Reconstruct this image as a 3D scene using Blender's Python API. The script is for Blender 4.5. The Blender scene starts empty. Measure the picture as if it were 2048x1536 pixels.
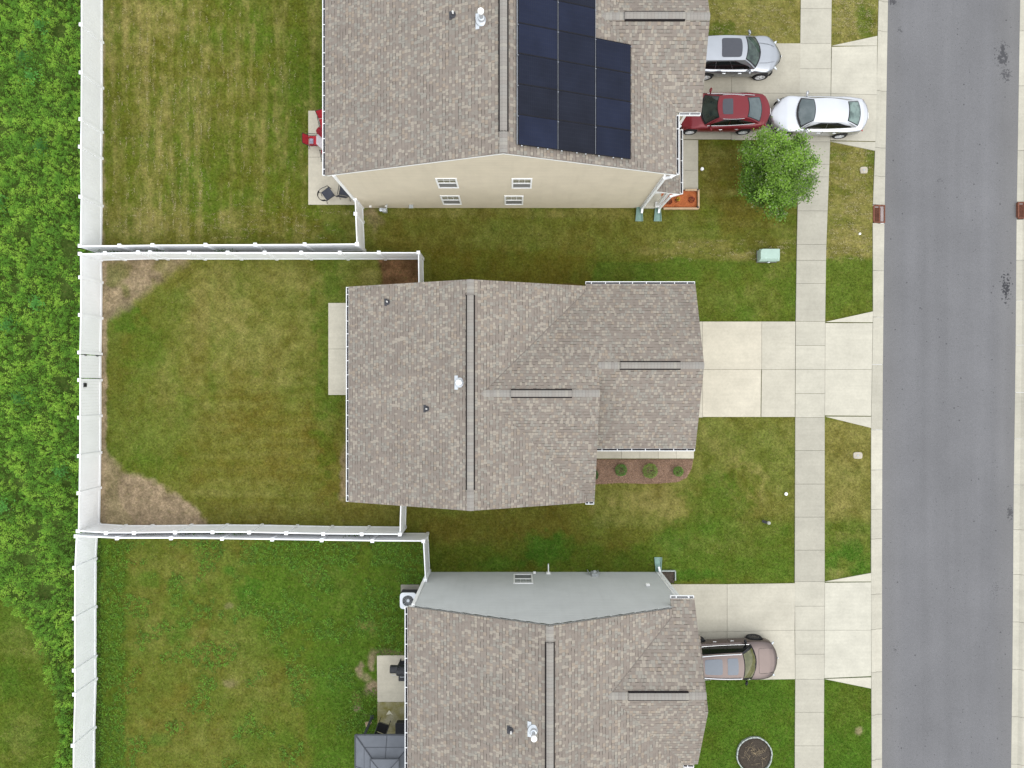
import bpy, math, random
import numpy as np
from mathutils import Vector, Matrix

random.seed(11)
RNG = np.random.RandomState(7)
SC = bpy.context.scene
COL = SC.collection
PI = math.pi
H, F = 36.4, 1420.0          # flying height of the drone and its focal length in pixels of a 2048 wide frame


def at(px, py, z=0.0):
    """Where a thing seen at pixel px,py stands when its height above ground is z."""
    k = (H - z) / F
    return Vector(((px - 1024) * k, (768 - py) * k, z))


# ------------------------------------------------------------------ mesh collecting
ORG = {}


def org(o):
    return ORG.get(o.name, Vector((0, 0, 0))) if o is not None else Vector((0, 0, 0))


class MB:
    def __init__(self):
        self.v, self.f, self.uv, self.c = [], [], [], []
        self.tone = None

    def add(self, pts, faces, uvs=None):
        b = len(self.v)
        self.v += [Vector(p) for p in pts]
        self.c += [self.tone or (1, 1, 1)] * len(pts)
        for i, f in enumerate(faces):
            self.f.append([b + k for k in f])
            self.uv.append(uvs[i] if uvs else None)
        return self

    def poly(self, pts, uv=None):
        return self.add(pts, [list(range(len(pts)))], [uv] if uv else None)

    def box(self, x0, x1, y0, y1, z0, z1):
        p = [(x, y, z) for z in (z0, z1) for y in (y0, y1) for x in (x0, x1)]
        return self.add(p, [(0, 2, 3, 1), (4, 5, 7, 6), (0, 1, 5, 4), (1, 3, 7, 5), (3, 2, 6, 7), (2, 0, 4, 6)])

    def obox(self, c, size, m=None):
        """box of full size `size` turned by matrix m about its centre c"""
        sx, sy, sz = size[0] / 2, size[1] / 2, size[2] / 2
        m = m or Matrix.Identity(3)
        p = [Vector(c) + m @ Vector((x, y, z)) for z in (-sz, sz) for y in (-sy, sy) for x in (-sx, sx)]
        return self.add(p, [(0, 2, 3, 1), (4, 5, 7, 6), (0, 1, 5, 4), (1, 3, 7, 5), (3, 2, 6, 7), (2, 0, 4, 6)])

    def bar(self, p0, p1, w, h):
        """box section bar from p0 to p1 (w sideways, h upright)"""
        p0, p1 = Vector(p0), Vector(p1)
        d = (p1 - p0)
        x = d.normalized()
        up = Vector((0, 0, 1)) if abs(x.z) < .95 else Vector((0, 1, 0))
        y = up.cross(x).normalized()
        z = x.cross(y)
        m = Matrix((x, y, z)).transposed()
        return self.obox((p0 + p1) / 2, (d.length, w, h), m)

    def prism(self, poly, z0, z1):
        a = sum(poly[i][0] * poly[(i + 1) % len(poly)][1] - poly[(i + 1) % len(poly)][0] * poly[i][1] for i in range(len(poly)))
        if a < 0:
            poly = poly[::-1]
        n = len(poly)
        p = [(q[0], q[1], z0) for q in poly] + [(q[0], q[1], z1) for q in poly]
        fs = [list(range(n - 1, -1, -1)), list(range(n, 2 * n))] + [[i, (i + 1) % n, n + (i + 1) % n, n + i] for i in range(n)]
        return self.add(p, fs)

    def tube(self, pts, rad, n=8, cap=True):
        pts = [Vector(p) for p in pts]
        rs = rad if isinstance(rad, (list, tuple)) else [rad] * len(pts)
        ring, fs = [], []
        for i, p in enumerate(pts):
            d = (pts[min(i + 1, len(pts) - 1)] - pts[max(i - 1, 0)]).normalized()
            up = Vector((0, 0, 1)) if abs(d.z) < .9 else Vector((1, 0, 0))
            x = up.cross(d).normalized()
            y = d.cross(x)
            for k in range(n):
                a = 2 * PI * k / n
                ring.append(p + (x * math.cos(a) + y * math.sin(a)) * rs[i])
        for i in range(len(pts) - 1):
            for k in range(n):
                fs.append([i * n + k, i * n + (k + 1) % n, (i + 1) * n + (k + 1) % n, (i + 1) * n + k])
        if cap:
            fs.append(list(range(n - 1, -1, -1)))
            fs.append([(len(pts) - 1) * n + k for k in range(n)])
        return self.add(ring, fs)

    def lathe(self, prof, c=(0, 0, 0), n=20, axis='z', cap=True):
        """prof: list of (radius, height)"""
        ring, fs = [], []
        for r, h in prof:
            for k in range(n):
                a = 2 * PI * k / n
                q = (r * math.cos(a), r * math.sin(a), h)
                if axis == 'y':
                    q = (q[0], q[2], -q[1])
                if axis == 'x':
                    q = (q[2], q[0], q[1])
                ring.append((c[0] + q[0], c[1] + q[1], c[2] + q[2]))
        for i in range(len(prof) - 1):
            for k in range(n):
                fs.append([i * n + k, i * n + (k + 1) % n, (i + 1) * n + (k + 1) % n, (i + 1) * n + k])
        if cap and prof[0][0] > 1e-4:
            fs.append(list(range(n - 1, -1, -1)))
        if cap and prof[-1][0] > 1e-4:
            fs.append([(len(prof) - 1) * n + k for k in range(n)])
        return self.add(ring, fs)

    def grid(self, fn, nu, nv, flip=False):
        p = [fn(i / nu, j / nv) for j in range(nv + 1) for i in range(nu + 1)]
        fs = []
        for j in range(nv):
            for i in range(nu):
                q = [j * (nu + 1) + i, j * (nu + 1) + i + 1, (j + 1) * (nu + 1) + i + 1, (j + 1) * (nu + 1) + i]
                fs.append(q[::-1] if flip else q)
        return self.add(p, fs)

    def build(self, name, mat, parent=None, smooth=False, bevel=0.0, loc=None, col=False):
        o0 = Vector(loc) if (loc is not None and parent is None) else org(parent)
        me = bpy.data.meshes.new(name)
        me.from_pydata([tuple(p - o0) for p in self.v], [], self.f)
        if any(u for u in self.uv):
            lay = me.uv_layers.new(name='UVMap')
            k = 0
            for f, u in zip(self.f, self.uv):
                for i in range(len(f)):
                    if u:
                        lay.data[k].uv = u[i]
                    k += 1
        if col:
            ca = me.color_attributes.new('Col', 'FLOAT_COLOR', 'POINT')
            for i, c in enumerate(self.c):
                ca.data[i].color = (c[0], c[1], c[2], 1)
        me.materials.append(mat)
        if smooth:
            for p in me.polygons:
                p.use_smooth = True
        o = bpy.data.objects.new(name, me)
        COL.objects.link(o)
        if parent is not None:
            o.parent = parent
            ORG[o.name] = o0
        elif loc is not None:
            o.location = loc
            ORG[o.name] = o0
        if bevel:
            b = o.modifiers.new('bevel', 'BEVEL')
            b.width = bevel
            b.segments = 2
            b.limit_method = 'ANGLE'
        return o


def tag(o, label=None, cat=None, group=None, kind=None):
    if label:
        o['label'] = label
    if cat:
        o['category'] = cat
    if group:
        o['group'] = group
    if kind:
        o['kind'] = kind
    return o


def thing(name, label, cat, loc=(0, 0, 0), group=None, local=False, rz=0.0):
    o = bpy.data.objects.new(name, None)
    o.empty_display_size = .2
    o.location = loc
    o.rotation_euler = (0, 0, rz)
    COL.objects.link(o)
    ORG[o.name] = Vector((0, 0, 0)) if local else Vector(loc)
    return tag(o, label, cat, group)


def struct(o):
    return tag(o, kind='structure')


def copy_tree(o, parent=None):
    c = o.copy()
    COL.objects.link(c)
    if parent is not None:
        c.parent = parent
    for ch in list(o.children):
        copy_tree(ch, c)
    return c


def np_mesh(name, verts, nper, mat, cols=None, loc=None, parent=None):
    """mesh of separate n-gons from an array (count*nper, 3), with a colour per vertex"""
    me = bpy.data.meshes.new(name)
    nv = len(verts)
    nf = nv // nper
    me.vertices.add(nv)
    o0 = np.array(loc if loc is not None else org(parent), dtype=np.float32)
    me.vertices.foreach_set('co', (verts - o0).astype(np.float32).ravel())
    me.loops.add(nv)
    me.loops.foreach_set('vertex_index', np.arange(nv, dtype=np.int32))
    me.polygons.add(nf)
    me.polygons.foreach_set('loop_start', np.arange(0, nv, nper, dtype=np.int32))
    me.polygons.foreach_set('loop_total', np.full(nf, nper, dtype=np.int32))
    me.update(calc_edges=True)
    if cols is not None:
        ca = me.color_attributes.new('Col', 'FLOAT_COLOR', 'POINT')
        ca.data.foreach_set('color', np.concatenate([cols, np.ones((nv, 1))], 1).astype(np.float32).ravel())
    me.materials.append(mat)
    o = bpy.data.objects.new(name, me)
    COL.objects.link(o)
    if loc is not None:
        o.location = loc
    if parent is not None:
        o.parent = parent
        ORG[o.name] = org(parent)
    return o


def leaves_array(c, size, aspect, up, rng, droop=0.0):
    """c: centres (n,3); size (n,); gives (n*4,3) diamond leaf verts lying mostly flat (up: 0 random .. 1 flat)"""
    n = len(c)
    a = rng.rand(n) * 2 * PI
    tilt = rng.randn(n) * (1.0 - up) * .9
    roll = rng.randn(n) * (1.0 - up) * .9
    d = np.stack([np.cos(a) * np.cos(tilt), np.sin(a) * np.cos(tilt), np.sin(tilt) - droop], 1)
    s = np.stack([-np.sin(a) * np.cos(roll), np.cos(a) * np.cos(roll), np.sin(roll)], 1)
    L = size[:, None]
    W = (size * aspect)[:, None]
    p0 = c - d * L * .5
    p1 = c + s * W * .5 - d * L * .05
    p2 = c + d * L * .5
    p3 = c - s * W * .5 - d * L * .05
    return np.stack([p0, p1, p2, p3], 1).reshape(-1, 3)


# ------------------------------------------------------------------ vector noise in numpy
_TBL = np.random.RandomState(3).rand(256, 256)


def vn(x, y, s, seed=0):
    x = x / s + seed * 17.3
    y = y / s + seed * 9.1
    ix, iy = np.floor(x).astype(int), np.floor(y).astype(int)
    fx, fy = x - ix, y - iy
    fx = fx * fx * (3 - 2 * fx)
    fy = fy * fy * (3 - 2 * fy)
    t = lambda a, b: _TBL[a & 255, b & 255]
    return (t(ix, iy) * (1 - fx) + t(ix + 1, iy) * fx) * (1 - fy) + (t(ix, iy + 1) * (1 - fx) + t(ix + 1, iy + 1) * fx) * fy


def fbm(x, y, s, oc=4, seed=0):
    r, a, t = 0, .5, 0
    for k in range(oc):
        r = r + a * vn(x, y, s / 2 ** k, seed + k * 5)
        t += a
        a *= .55
    return r / t


# ------------------------------------------------------------------ materials
class NT:
    def __init__(self, name):
        self.m = bpy.data.materials.new(name)
        self.m.use_nodes = True
        self.t = self.m.node_tree
        self.b = self.t.nodes['Principled BSDF']
        self._pos = None

    def n(self, typ, **kw):
        nd = self.t.nodes.new(typ)
        for k, v in kw.items():
            setattr(nd, k, v)
        return nd

    def l(self, a, b):
        self.t.links.new(a, b)

    def setin(self, sock, v):
        if hasattr(v, 'is_output'):
            self.l(v, sock)
        elif v is not None:
            sock.default_value = v

    def math(self, op, a, b=None, c=None, clamp=False):
        nd = self.n('ShaderNodeMath', operation=op, use_clamp=clamp)
        for i, v in enumerate((a, b, c)):
            self.setin(nd.inputs[i], v)
        return nd.outputs[0]

    def pos(self):
        if self._pos is None:
            self._pos = self.n('ShaderNodeNewGeometry').outputs['Position']
        return self._pos

    def objco(self):
        return self.n('ShaderNodeTexCoord').outputs['Object']

    def noise(self, scale, detail=3, vec=None, rough=.55, out='Fac'):
        nd = self.n('ShaderNodeTexNoise')
        nd.inputs['Scale'].default_value = scale
        nd.inputs['Detail'].default_value = detail
        nd.inputs['Roughness'].default_value = rough
        self.l(vec if vec is not None else self.pos(), nd.inputs['Vector'])
        return nd.outputs[out]

    def scaled(self, vec, s):
        nd = self.n('ShaderNodeVectorMath', operation='MULTIPLY')
        self.l(vec, nd.inputs[0])
        nd.inputs[1].default_value = s
        return nd.outputs[0]

    def ramp(self, fac, stops, interp='LINEAR'):
        nd = self.n('ShaderNodeValToRGB')
        nd.color_ramp.interpolation = interp
        e = nd.color_ramp.elements
        while len(e) < len(stops):
            e.new(.5)
        for k, (p, c) in enumerate(stops):
            e[k].position = p
            e[k].color = (c[0], c[1], c[2], 1) if not isinstance(c, (int, float)) else (c, c, c, 1)
        self.setin(nd.inputs[0], fac)
        return nd.outputs[0]

    def rng(self, v, a, b, c, d):
        nd = self.n('ShaderNodeMapRange')
        for i, q in enumerate((v, a, b, c, d)):
            self.setin(nd.inputs[i], q)
        return nd.outputs[0]

    def mix(self, fac, a, b, mode='MIX'):
        nd = self.n('ShaderNodeMix', data_type='RGBA', blend_type=mode)
        self.setin(nd.inputs[0], fac)
        for s, v in ((nd.inputs[6], a), (nd.inputs[7], b)):
            if isinstance(v, (tuple, list)):
                v = (v[0], v[1], v[2], 1)
            self.setin(s, v)
        return nd.outputs[2]

    def attr(self, name='Col'):
        return self.n('ShaderNodeAttribute', attribute_name=name).outputs['Color']

    def scale_col(self, col, fac):
        return self.mix(1.0, col, self.n_rgb(fac), 'MULTIPLY')

    def n_rgb(self, fac):
        nd = self.n('ShaderNodeCombineColor')
        for i in range(3):
            self.l(fac, nd.inputs[i])
        return nd.outputs[0]

    def bump(self, h, strength=.3, dist=.01):
        nd = self.n('ShaderNodeBump')
        nd.inputs['Strength'].default_value = strength
        nd.inputs['Distance'].default_value = dist
        self.l(h, nd.inputs['Height'])
        self.l(nd.outputs[0], self.b.inputs['Normal'])

    def out(self, col, rough=.8, spec=.3, metal=0.0, coat=0.0):
        if isinstance(col, (tuple, list)):
            col = (col[0], col[1], col[2], 1)
        self.setin(self.b.inputs['Base Color'], col)
        self.setin(self.b.inputs['Roughness'], rough)
        self.b.inputs['Specular IOR Level'].default_value = spec
        self.b.inputs['Metallic'].default_value = metal
        self.b.inputs['Coat Weight'].default_value = coat
        self.b.inputs['Coat Roughness'].default_value = .05
        return self.m


def worn(name, col, rough=.6, spec=.3, metal=0.0, coat=0.0, amt=.12, scale=6.0, fine=60.0):
    """a plain colour with uneven weathering and a little fine grain"""
    t = NT(name)
    vec = t.objco()
    n1 = t.noise(scale, 4, vec)
    n2 = t.noise(fine, 2, vec)
    f = t.math('ADD', t.rng(n1, .3, .7, 1 - amt, 1 + amt), t.rng(n2, .3, .7, -amt * .4, amt * .4))
    c = t.scale_col(t.mix(0.0, col, col), f)
    return t.out(c, rough, spec, metal, coat)


M = {}
M['vinyl'] = worn('white_vinyl', (.86, .87, .885), .35, .4, amt=.03, scale=1.5)
M['trim'] = worn('white_trim', (.82, .82, .81), .4, .4, amt=.03, scale=2)
M['metal_white'] = worn('white_metal', (.78, .79, .80), .35, .4, amt=.04)
M['dark_gap'] = worn('dark_vent_mesh', (.015, .013, .013), .8, .1)
M['shade_debris'] = None
M['black'] = worn('black_metal', (.018, .019, .022), .45, .4, amt=.2)
M['rubber'] = worn('rubber', (.02, .02, .021), .85, .2, amt=.2)
M['galv'] = worn('galvanised_metal', (.52, .55, .58), .35, .5, metal=.5, amt=.1)
M['lead'] = worn('dark_flashing', (.045, .045, .052), .6, .3, amt=.2)
M['chrome'] = worn('bright_metal', (.72, .73, .75), .18, .5, metal=.9, amt=.03)
M['alloy'] = worn('alloy', (.70, .71, .73), .35, .5, metal=.25, amt=.05)
M['alloy_dark'] = worn('dark_alloy', (.09, .085, .085), .35, .5, metal=.6, amt=.1)


def shingle():
    t = NT('asphalt_shingles')
    uv = t.n('ShaderNodeUVMap', uv_map='UVMap').outputs[0]
    sep = t.n('ShaderNodeSeparateXYZ')
    t.l(uv, sep.inputs[0])
    v = t.math('DIVIDE', sep.outputs[1], .143)
    row = t.math('FLOOR', v)
    fv = t.math('SUBTRACT', v, row)
    wn1 = t.n('ShaderNodeTexWhiteNoise', noise_dimensions='1D')
    t.l(row, wn1.inputs['W'])
    u0 = t.math('DIVIDE', sep.outputs[0], .132)
    u1 = t.math('ADD', u0, t.math('MULTIPLY', wn1.outputs[0], 37.0))
    # tabs of uneven width: warp u with a slow wave that differs from row to row
    wob = t.n('ShaderNodeTexNoise', noise_dimensions='2D')
    cv = t.n('ShaderNodeCombineXYZ')
    t.l(t.math('MULTIPLY', u1, .55), cv.inputs[0])
    t.l(t.math('MULTIPLY', row, 3.7), cv.inputs[1])
    t.l(cv.outputs[0], wob.inputs['Vector'])
    wob.inputs['Scale'].default_value = 1.0
    u = t.math('ADD', u1, t.math('MULTIPLY', wob.outputs['Fac'], 1.25))
    cell = t.math('FLOOR', u)
    fu = t.math('SUBTRACT', u, cell)
    cc = t.n('ShaderNodeCombineXYZ')
    t.l(cell, cc.inputs[0])
    t.l(row, cc.inputs[1])
    wn = t.n('ShaderNodeTexWhiteNoise', noise_dimensions='2D')
    t.l(cc.outputs[0], wn.inputs['Vector'])
    r = wn.outputs['Value']
    a = 1.08
    lo = (.150 * a, .127 * a, .112 * a)
    pk = (.178 * a, .152 * a, .132 * a)
    gy = (.182 * a, .168 * a, .148 * a)
    li = (.292 * a, .263 * a, .218 * a)
    gr = (.222 * a, .216 * a, .190 * a)
    tn = (.250 * a, .205 * a, .160 * a)
    c = t.ramp(r, [(0, lo), (.13, pk), (.34, (.168 * a, .143 * a, .126 * a)), (.47, gy), (.60, gr), (.75, li), (.92, tn)], 'CONSTANT')
    c = t.mix(.44, c, (.200 * a, .172 * a, .144 * a))
    # granules and slow weathering
    g = t.noise(160, 2)
    c = t.scale_col(c, t.rng(g, .3, .7, .86, 1.14))
    w = t.noise(.55, 3)
    c = t.scale_col(c, t.rng(w, .3, .7, .95, 1.06))
    # the dark line printed above each butt edge, and the cut between tabs
    sh = t.math('LESS_THAN', fv, .15)
    dragon = t.math('GREATER_THAN', r, .55)
    sc3 = t.n('ShaderNodeSeparateColor')
    t.l(wn.outputs['Color'], sc3.inputs[0])
    shf = t.math('MULTIPLY', sh, t.rng(sc3.outputs[1], .25, 1, .05, .80))
    cut = t.math('MULTIPLY', t.math('LESS_THAN', fu, .10), t.math('MULTIPLY', dragon, .38))
    dk = t.math('SUBTRACT', 1.0, t.math('MAXIMUM', shf, cut))
    c = t.scale_col(c, dk)
    h = t.math('ADD', t.math('MULTIPLY', t.math('SUBTRACT', 1.0, fv), .6), t.math('MULTIPLY', dragon, .4))
    t.bump(h, .35, .012)
    return t.out(c, .95, .12)


M['shingle'] = shingle()


def capshingle():
    t = NT('ridge_cap_shingles')
    uv = t.n('ShaderNodeUVMap', uv_map='UVMap').outputs[0]
    sep = t.n('ShaderNodeSeparateXYZ')
    t.l(uv, sep.inputs[0])
    u = t.math('DIVIDE', sep.outputs[0], .145)
    cell = t.math('FLOOR', u)
    fu = t.math('SUBTRACT', u, cell)
    wn = t.n('ShaderNodeTexWhiteNoise', noise_dimensions='1D')
    t.l(cell, wn.inputs['W'])
    c = t.ramp(wn.outputs[0], [(0, (.20, .18, .163)), (.4, (.235, .216, .195)), (.7, (.222, .215, .20)), (1, (.31, .285, .24))])
    c = t.mix(.44, c, (.255, .238, .214))
    c = t.scale_col(c, t.rng(t.noise(120, 2), .3, .7, .88, 1.12))
    c = t.scale_col(c, t.math('SUBTRACT', 1.0, t.math('MULTIPLY', t.math('LESS_THAN', fu, .12), .2)))
    return t.out(c, .95, .12)


M['cap'] = capshingle()


def concrete():
    t = NT('concrete')
    base = t.attr()
    p = t.pos()
    a = t.rng(t.noise(.9, 5, p, .6), .3, .7, .90, 1.07)
    b = t.rng(t.noise(9, 4, p), .3, .7, .95, 1.05)
    s = t.rng(t.noise(90, 2, p), .3, .7, .93, 1.07)
    streak = t.rng(t.noise(1.0, 4, t.scaled(p, (.35, 7.0, 1.0))), .35, .75, 1.02, .95)
    f = t.math('MULTIPLY', t.math('MULTIPLY', a, b), t.math('MULTIPLY', s, streak))
    c = t.scale_col(base, f)
    spots = t.rng(t.noise(3.1, 2, p), .72, .82, 0.0, .22)
    c = t.mix(spots, c, (.20, .18, .15))
    t.bump(t.noise(60, 3, p), .12, .006)
    return t.out(c, .9, .2)


M['concrete'] = concrete()


def asphalt():
    t = NT('asphalt')
    p = t.pos()
    sep = t.n('ShaderNodeSeparateXYZ')
    t.l(p, sep.inputs[0])
    agg = t.noise(55, 3, p, .7)
    c = t.ramp(agg, [(.25, (.088, .087, .091)), (.5, (.134, .133, .138)), (.75, (.188, .187, .192))])
    c = t.scale_col(c, t.rng(t.noise(.35, 4, p), .3, .7, .93, 1.06))
    lanes = t.rng(t.noise(1.0, 3, t.scaled(p, (1.1, .05, 1))), .3, .7, .93, 1.06)
    c = t.scale_col(c, lanes)
    warm = t.rng(t.math('ABSOLUTE', t.math('SUBTRACT', sep.outputs[0], 22.4)), 2.2, 3.4, 0.0, .5)
    c = t.mix(warm, c, t.mix(.5, c, (.16, .152, .138)))
    # drip marks and oil stains, each a patch of specks
    spots = None
    for (px, py, rx, ry, sc, th, am) in STAINS:
        q = at(px, py, -.1)
        d = t.n('ShaderNodeVectorMath', operation='SUBTRACT')
        t.l(p, d.inputs[0])
        d.inputs[1].default_value = (q.x, q.y, q.z)
        e = t.scaled(d.outputs[0], (1 / rx, 1 / ry, 0))
        ln = t.n('ShaderNodeVectorMath', operation='LENGTH')
        t.l(e, ln.inputs[0])
        fall = t.rng(ln.outputs['Value'], .15, 1.0, -.06, .26)
        nz = t.math('SUBTRACT', t.noise(sc, 3, p, .6), t.math('SUBTRACT', fall, .05))
        m = t.math('MULTIPLY', t.rng(nz, th, th + .05, 0, 1), am)
        spots = m if spots is None else t.math('MAXIMUM', spots, m)
    vor = t.n('ShaderNodeTexVoronoi', feature='F1')
    t.l(p, vor.inputs['Vector'])
    vor.inputs['Scale'].default_value = 1.5
    dots = t.math('MULTIPLY', t.math('LESS_THAN', vor.outputs['Distance'], .062), .6)
    c = t.mix(t.math('MAXIMUM', spots, dots), c, (.030, .030, .034))
    t.bump(agg, .3, .004)
    return t.out(c, .92, .2)


STAINS = [(2012, 575, .55, 1.5, 9, .53, .9), (2005, 110, .6, 1.0, 7, .50, .7), (2012, 150, .5, .6, 9, .5, .6), (1785, 3, .45, .35, 12, .5, .7),
          (2020, 1025, .25, .5, 9, .45, .6), (1800, 60, .25, .4, 12, .55, .5), (1880, 362, .5, .3, 14, .6, .4), (1990, 1180, .6, 1.5, 12, .64, .4),
          (1792, 1300, .5, 1.0, 13, .66, .5)]
M['asphalt'] = asphalt()


def lawnmat(name, grain=True):
    t = NT(name)
    c = t.attr()
    p = t.pos()
    if grain:
        a = t.rng(t.noise(9, 4, p, .7), .3, .7, .60, 1.42)
        b = t.rng(t.noise(30, 3, p, .7), .3, .7, .72, 1.30)
        c = t.scale_col(c, t.math('MULTIPLY', a, b))
        y = t.rng(t.noise(6, 4, p, .7), .52, .72, 0, .42)
        c = t.mix(y, c, t.mix(.65, c, (.20, .165, .06)))
        gg = t.rng(t.noise(4.3, 4, t.scaled(p, (1, 1, 1.3)), .7), .54, .72, 0, .40)
        c = t.mix(gg, c, t.mix(.7, c, (.045, .085, .014)))
        t.bump(t.noise(45, 3, p, .7), .6, .03)
    return t.out(c, .95, .0)


M['lawn'] = lawnmat('lawn_ground')


def leafmat(name, trans=.35, spec=.2):
    t = NT(name)
    c = t.attr()
    t.out(c, .7, spec)
    tr = t.n('ShaderNodeBsdfTranslucent')
    t.l(t.mix(1.0, c, (1.2, 1.25, .6), 'MULTIPLY'), tr.inputs['Color'])
    mx = t.n('ShaderNodeMixShader')
    mx.inputs[0].default_value = trans
    t.l(t.b.outputs[0], mx.inputs[1])
    t.l(tr.outputs[0], mx.inputs[2])
    t.l(mx.outputs[0], t.t.nodes['Material Output'].inputs['Surface'])
    return t.m


M['blade'] = leafmat('grass_blades', .25, .02)
M['leaf'] = leafmat('leaves', .35)


def mulchmat(name, cols, sc=26):
    t = NT(name)
    p = t.pos()
    n = t.noise(sc, 4, p, .75)
    c = t.ramp(n, cols)
    c = t.scale_col(c, t.rng(t.noise(3, 3, p), .3, .7, .85, 1.15))
    t.bump(n, .9, .04)
    return t.out(c, .95, .1)


M['mulch'] = mulchmat('pine_straw', [(.25, (.10, .06, .042)), (.45, (.19, .118, .083)), (.6, (.26, .175, .128)), (.8, (.38, .28, .21))])
M['redmulch'] = mulchmat('dyed_red_mulch', [(.25, (.13, .032, .012)), (.5, (.36, .105, .038)), (.75, (.52, .19, .075))])
M['darkmulch'] = mulchmat('dark_mulch', [(.25, (.02, .018, .014)), (.5, (.055, .045, .036)), (.72, (.11, .09, .07)), (.85, (.2, .16, .12))], 34)
M['soil'] = mulchmat('soil', [(.25, (.03, .05, .012)), (.5, (.05, .075, .018)), (.75, (.12, .09, .05))], 8)


def siding(name, col):
    t = NT(name)
    p = t.pos()
    a = t.rng(t.noise(1.2, 3, p), .3, .7, .96, 1.04)
    b = t.rng(t.noise(60, 2, t.scaled(p, (.15, .15, 1))), .3, .7, .97, 1.03)
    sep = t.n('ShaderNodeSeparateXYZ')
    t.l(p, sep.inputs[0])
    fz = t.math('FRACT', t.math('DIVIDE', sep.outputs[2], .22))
    lap_shade = t.math('MULTIPLY', t.math('LESS_THAN', fz, .16), t.rng(t.noise(1.6, 4, t.scaled(p, (1, 1, .3))), .3, .65, .03, .13))  # shade at each lap edge, painted into the colour as an uneven darker band
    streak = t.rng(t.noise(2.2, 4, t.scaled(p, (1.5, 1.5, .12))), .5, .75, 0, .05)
    k = t.math('SUBTRACT', 1.0, t.math('ADD', lap_shade, streak))
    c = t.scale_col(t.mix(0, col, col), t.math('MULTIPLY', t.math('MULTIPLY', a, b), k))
    return t.out(c, .55, .25)


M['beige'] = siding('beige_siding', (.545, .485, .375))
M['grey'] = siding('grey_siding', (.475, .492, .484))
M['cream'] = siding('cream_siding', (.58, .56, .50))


def glass(name, col, spec=.5, rough=.03):
    t = NT(name)
    return t.out(col, rough, spec)


M['pane'] = worn('window_pane', (.02, .035, .028), .05, .6, amt=.1)
M['screen'] = worn('window_screen', (.13, .135, .14), .7, .3, amt=.05)
M['bed_brick'] = worn('pale_edging', (.33, .36, .34), .8, .2, amt=.25, scale=9)
M['timber'] = worn('timber_edging', (.42, .30, .19), .8, .2, amt=.2, scale=5)
M['rust'] = worn('rusty_iron', (.145, .055, .033), .8, .3, amt=.35, scale=14)
M['mint'] = worn('mint_green_paint', (.33, .44, .38), .5, .3, amt=.08, scale=3)
M['splash'] = worn('green_plastic', (.165, .26, .225), .6, .3, amt=.15)
M['bark'] = worn('bark', (.10, .075, .055), .9, .1, amt=.3, scale=12)
M['canvas'] = worn('grey_roof_sheet', (.125, .135, .155), .5, .3, amt=.10, scale=2)
M['canvas_dark'] = worn('dark_roof_frame', (.05, .055, .065), .5, .3)
M['sling'] = worn('charcoal_sling', (.05, .055, .07), .7, .2, amt=.1)
M['red_sling'] = worn('red_sling_fabric', (.42, .028, .04), .7, .2, amt=.12)
M['maroon'] = worn('maroon_canvas', (.20, .012, .02), .75, .2, amt=.2)
M['pale_glass'] = worn('pale_tabletop', (.42, .38, .39), .2, .5, amt=.1)
M['grey_plastic'] = worn('grey_plastic', (.33, .35, .35), .6, .3, amt=.1)
M['white_plastic'] = worn('white_plastic', (.83, .83, .81), .5, .3, amt=.04)
M['pale_lid'] = worn('weathered_lid', (.36, .325, .265), .8, .2, amt=.15, scale=8)
M['straw'] = worn('straw_bristle', (.42, .33, .21), .9, .1, amt=.25, scale=20)
M['panel_door'] = worn('white_door_paint', (.74, .74, .72), .45, .3, amt=.04)


def solar():
    t = NT('solar_cells')
    uv = t.n('ShaderNodeUVMap', uv_map='UVMap').outputs[0]
    sep = t.n('ShaderNodeSeparateXYZ')
    t.l(uv, sep.inputs[0])
    fx = t.math('FRACT', t.math('DIVIDE', sep.outputs[0], .0925))
    fy = t.math('FRACT', t.math('DIVIDE', sep.outputs[1], .19))
    ln = t.math('MAXIMUM', t.math('LESS_THAN', fx, .09), t.math('MULTIPLY', t.math('LESS_THAN', fy, .06), .6))
    base = t.ramp(t.n('ShaderNodeObjectInfo').outputs['Random'], [(0, (.0095, .0110, .0180)), (.5, (.0090, .0120, .0250)), (1, (.0115, .0155, .0340))])
    c = t.mix(t.math('MULTIPLY', ln, .5), base, (.028, .03, .04))
    c = t.scale_col(c, t.rng(t.noise(1.1, 3), .3, .7, .85, 1.15))
    return t.out(c, .25, .10)


M['solar'] = solar()
M['solar_frame'] = worn('black_anodised', (.012, .012, .015), .5, .1)
EXPOSURE = 0.62
# ================================================================== THE SETTING
def smooth01(x):
    x = np.clip(x, 0, 1)
    return x * x * (3 - 2 * x)


def in_poly(px, py, poly):
    inside = np.zeros(px.shape, bool)
    n = len(poly)
    for i in range(n):
        x0, y0 = poly[i]
        x1, y1 = poly[(i + 1) % n]
        c = ((y0 > py) != (y1 > py)) & (px < (x1 - x0) * (py - y0) / ((y1 - y0) or 1e-9) + x0)
        inside ^= c
    return inside


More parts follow.
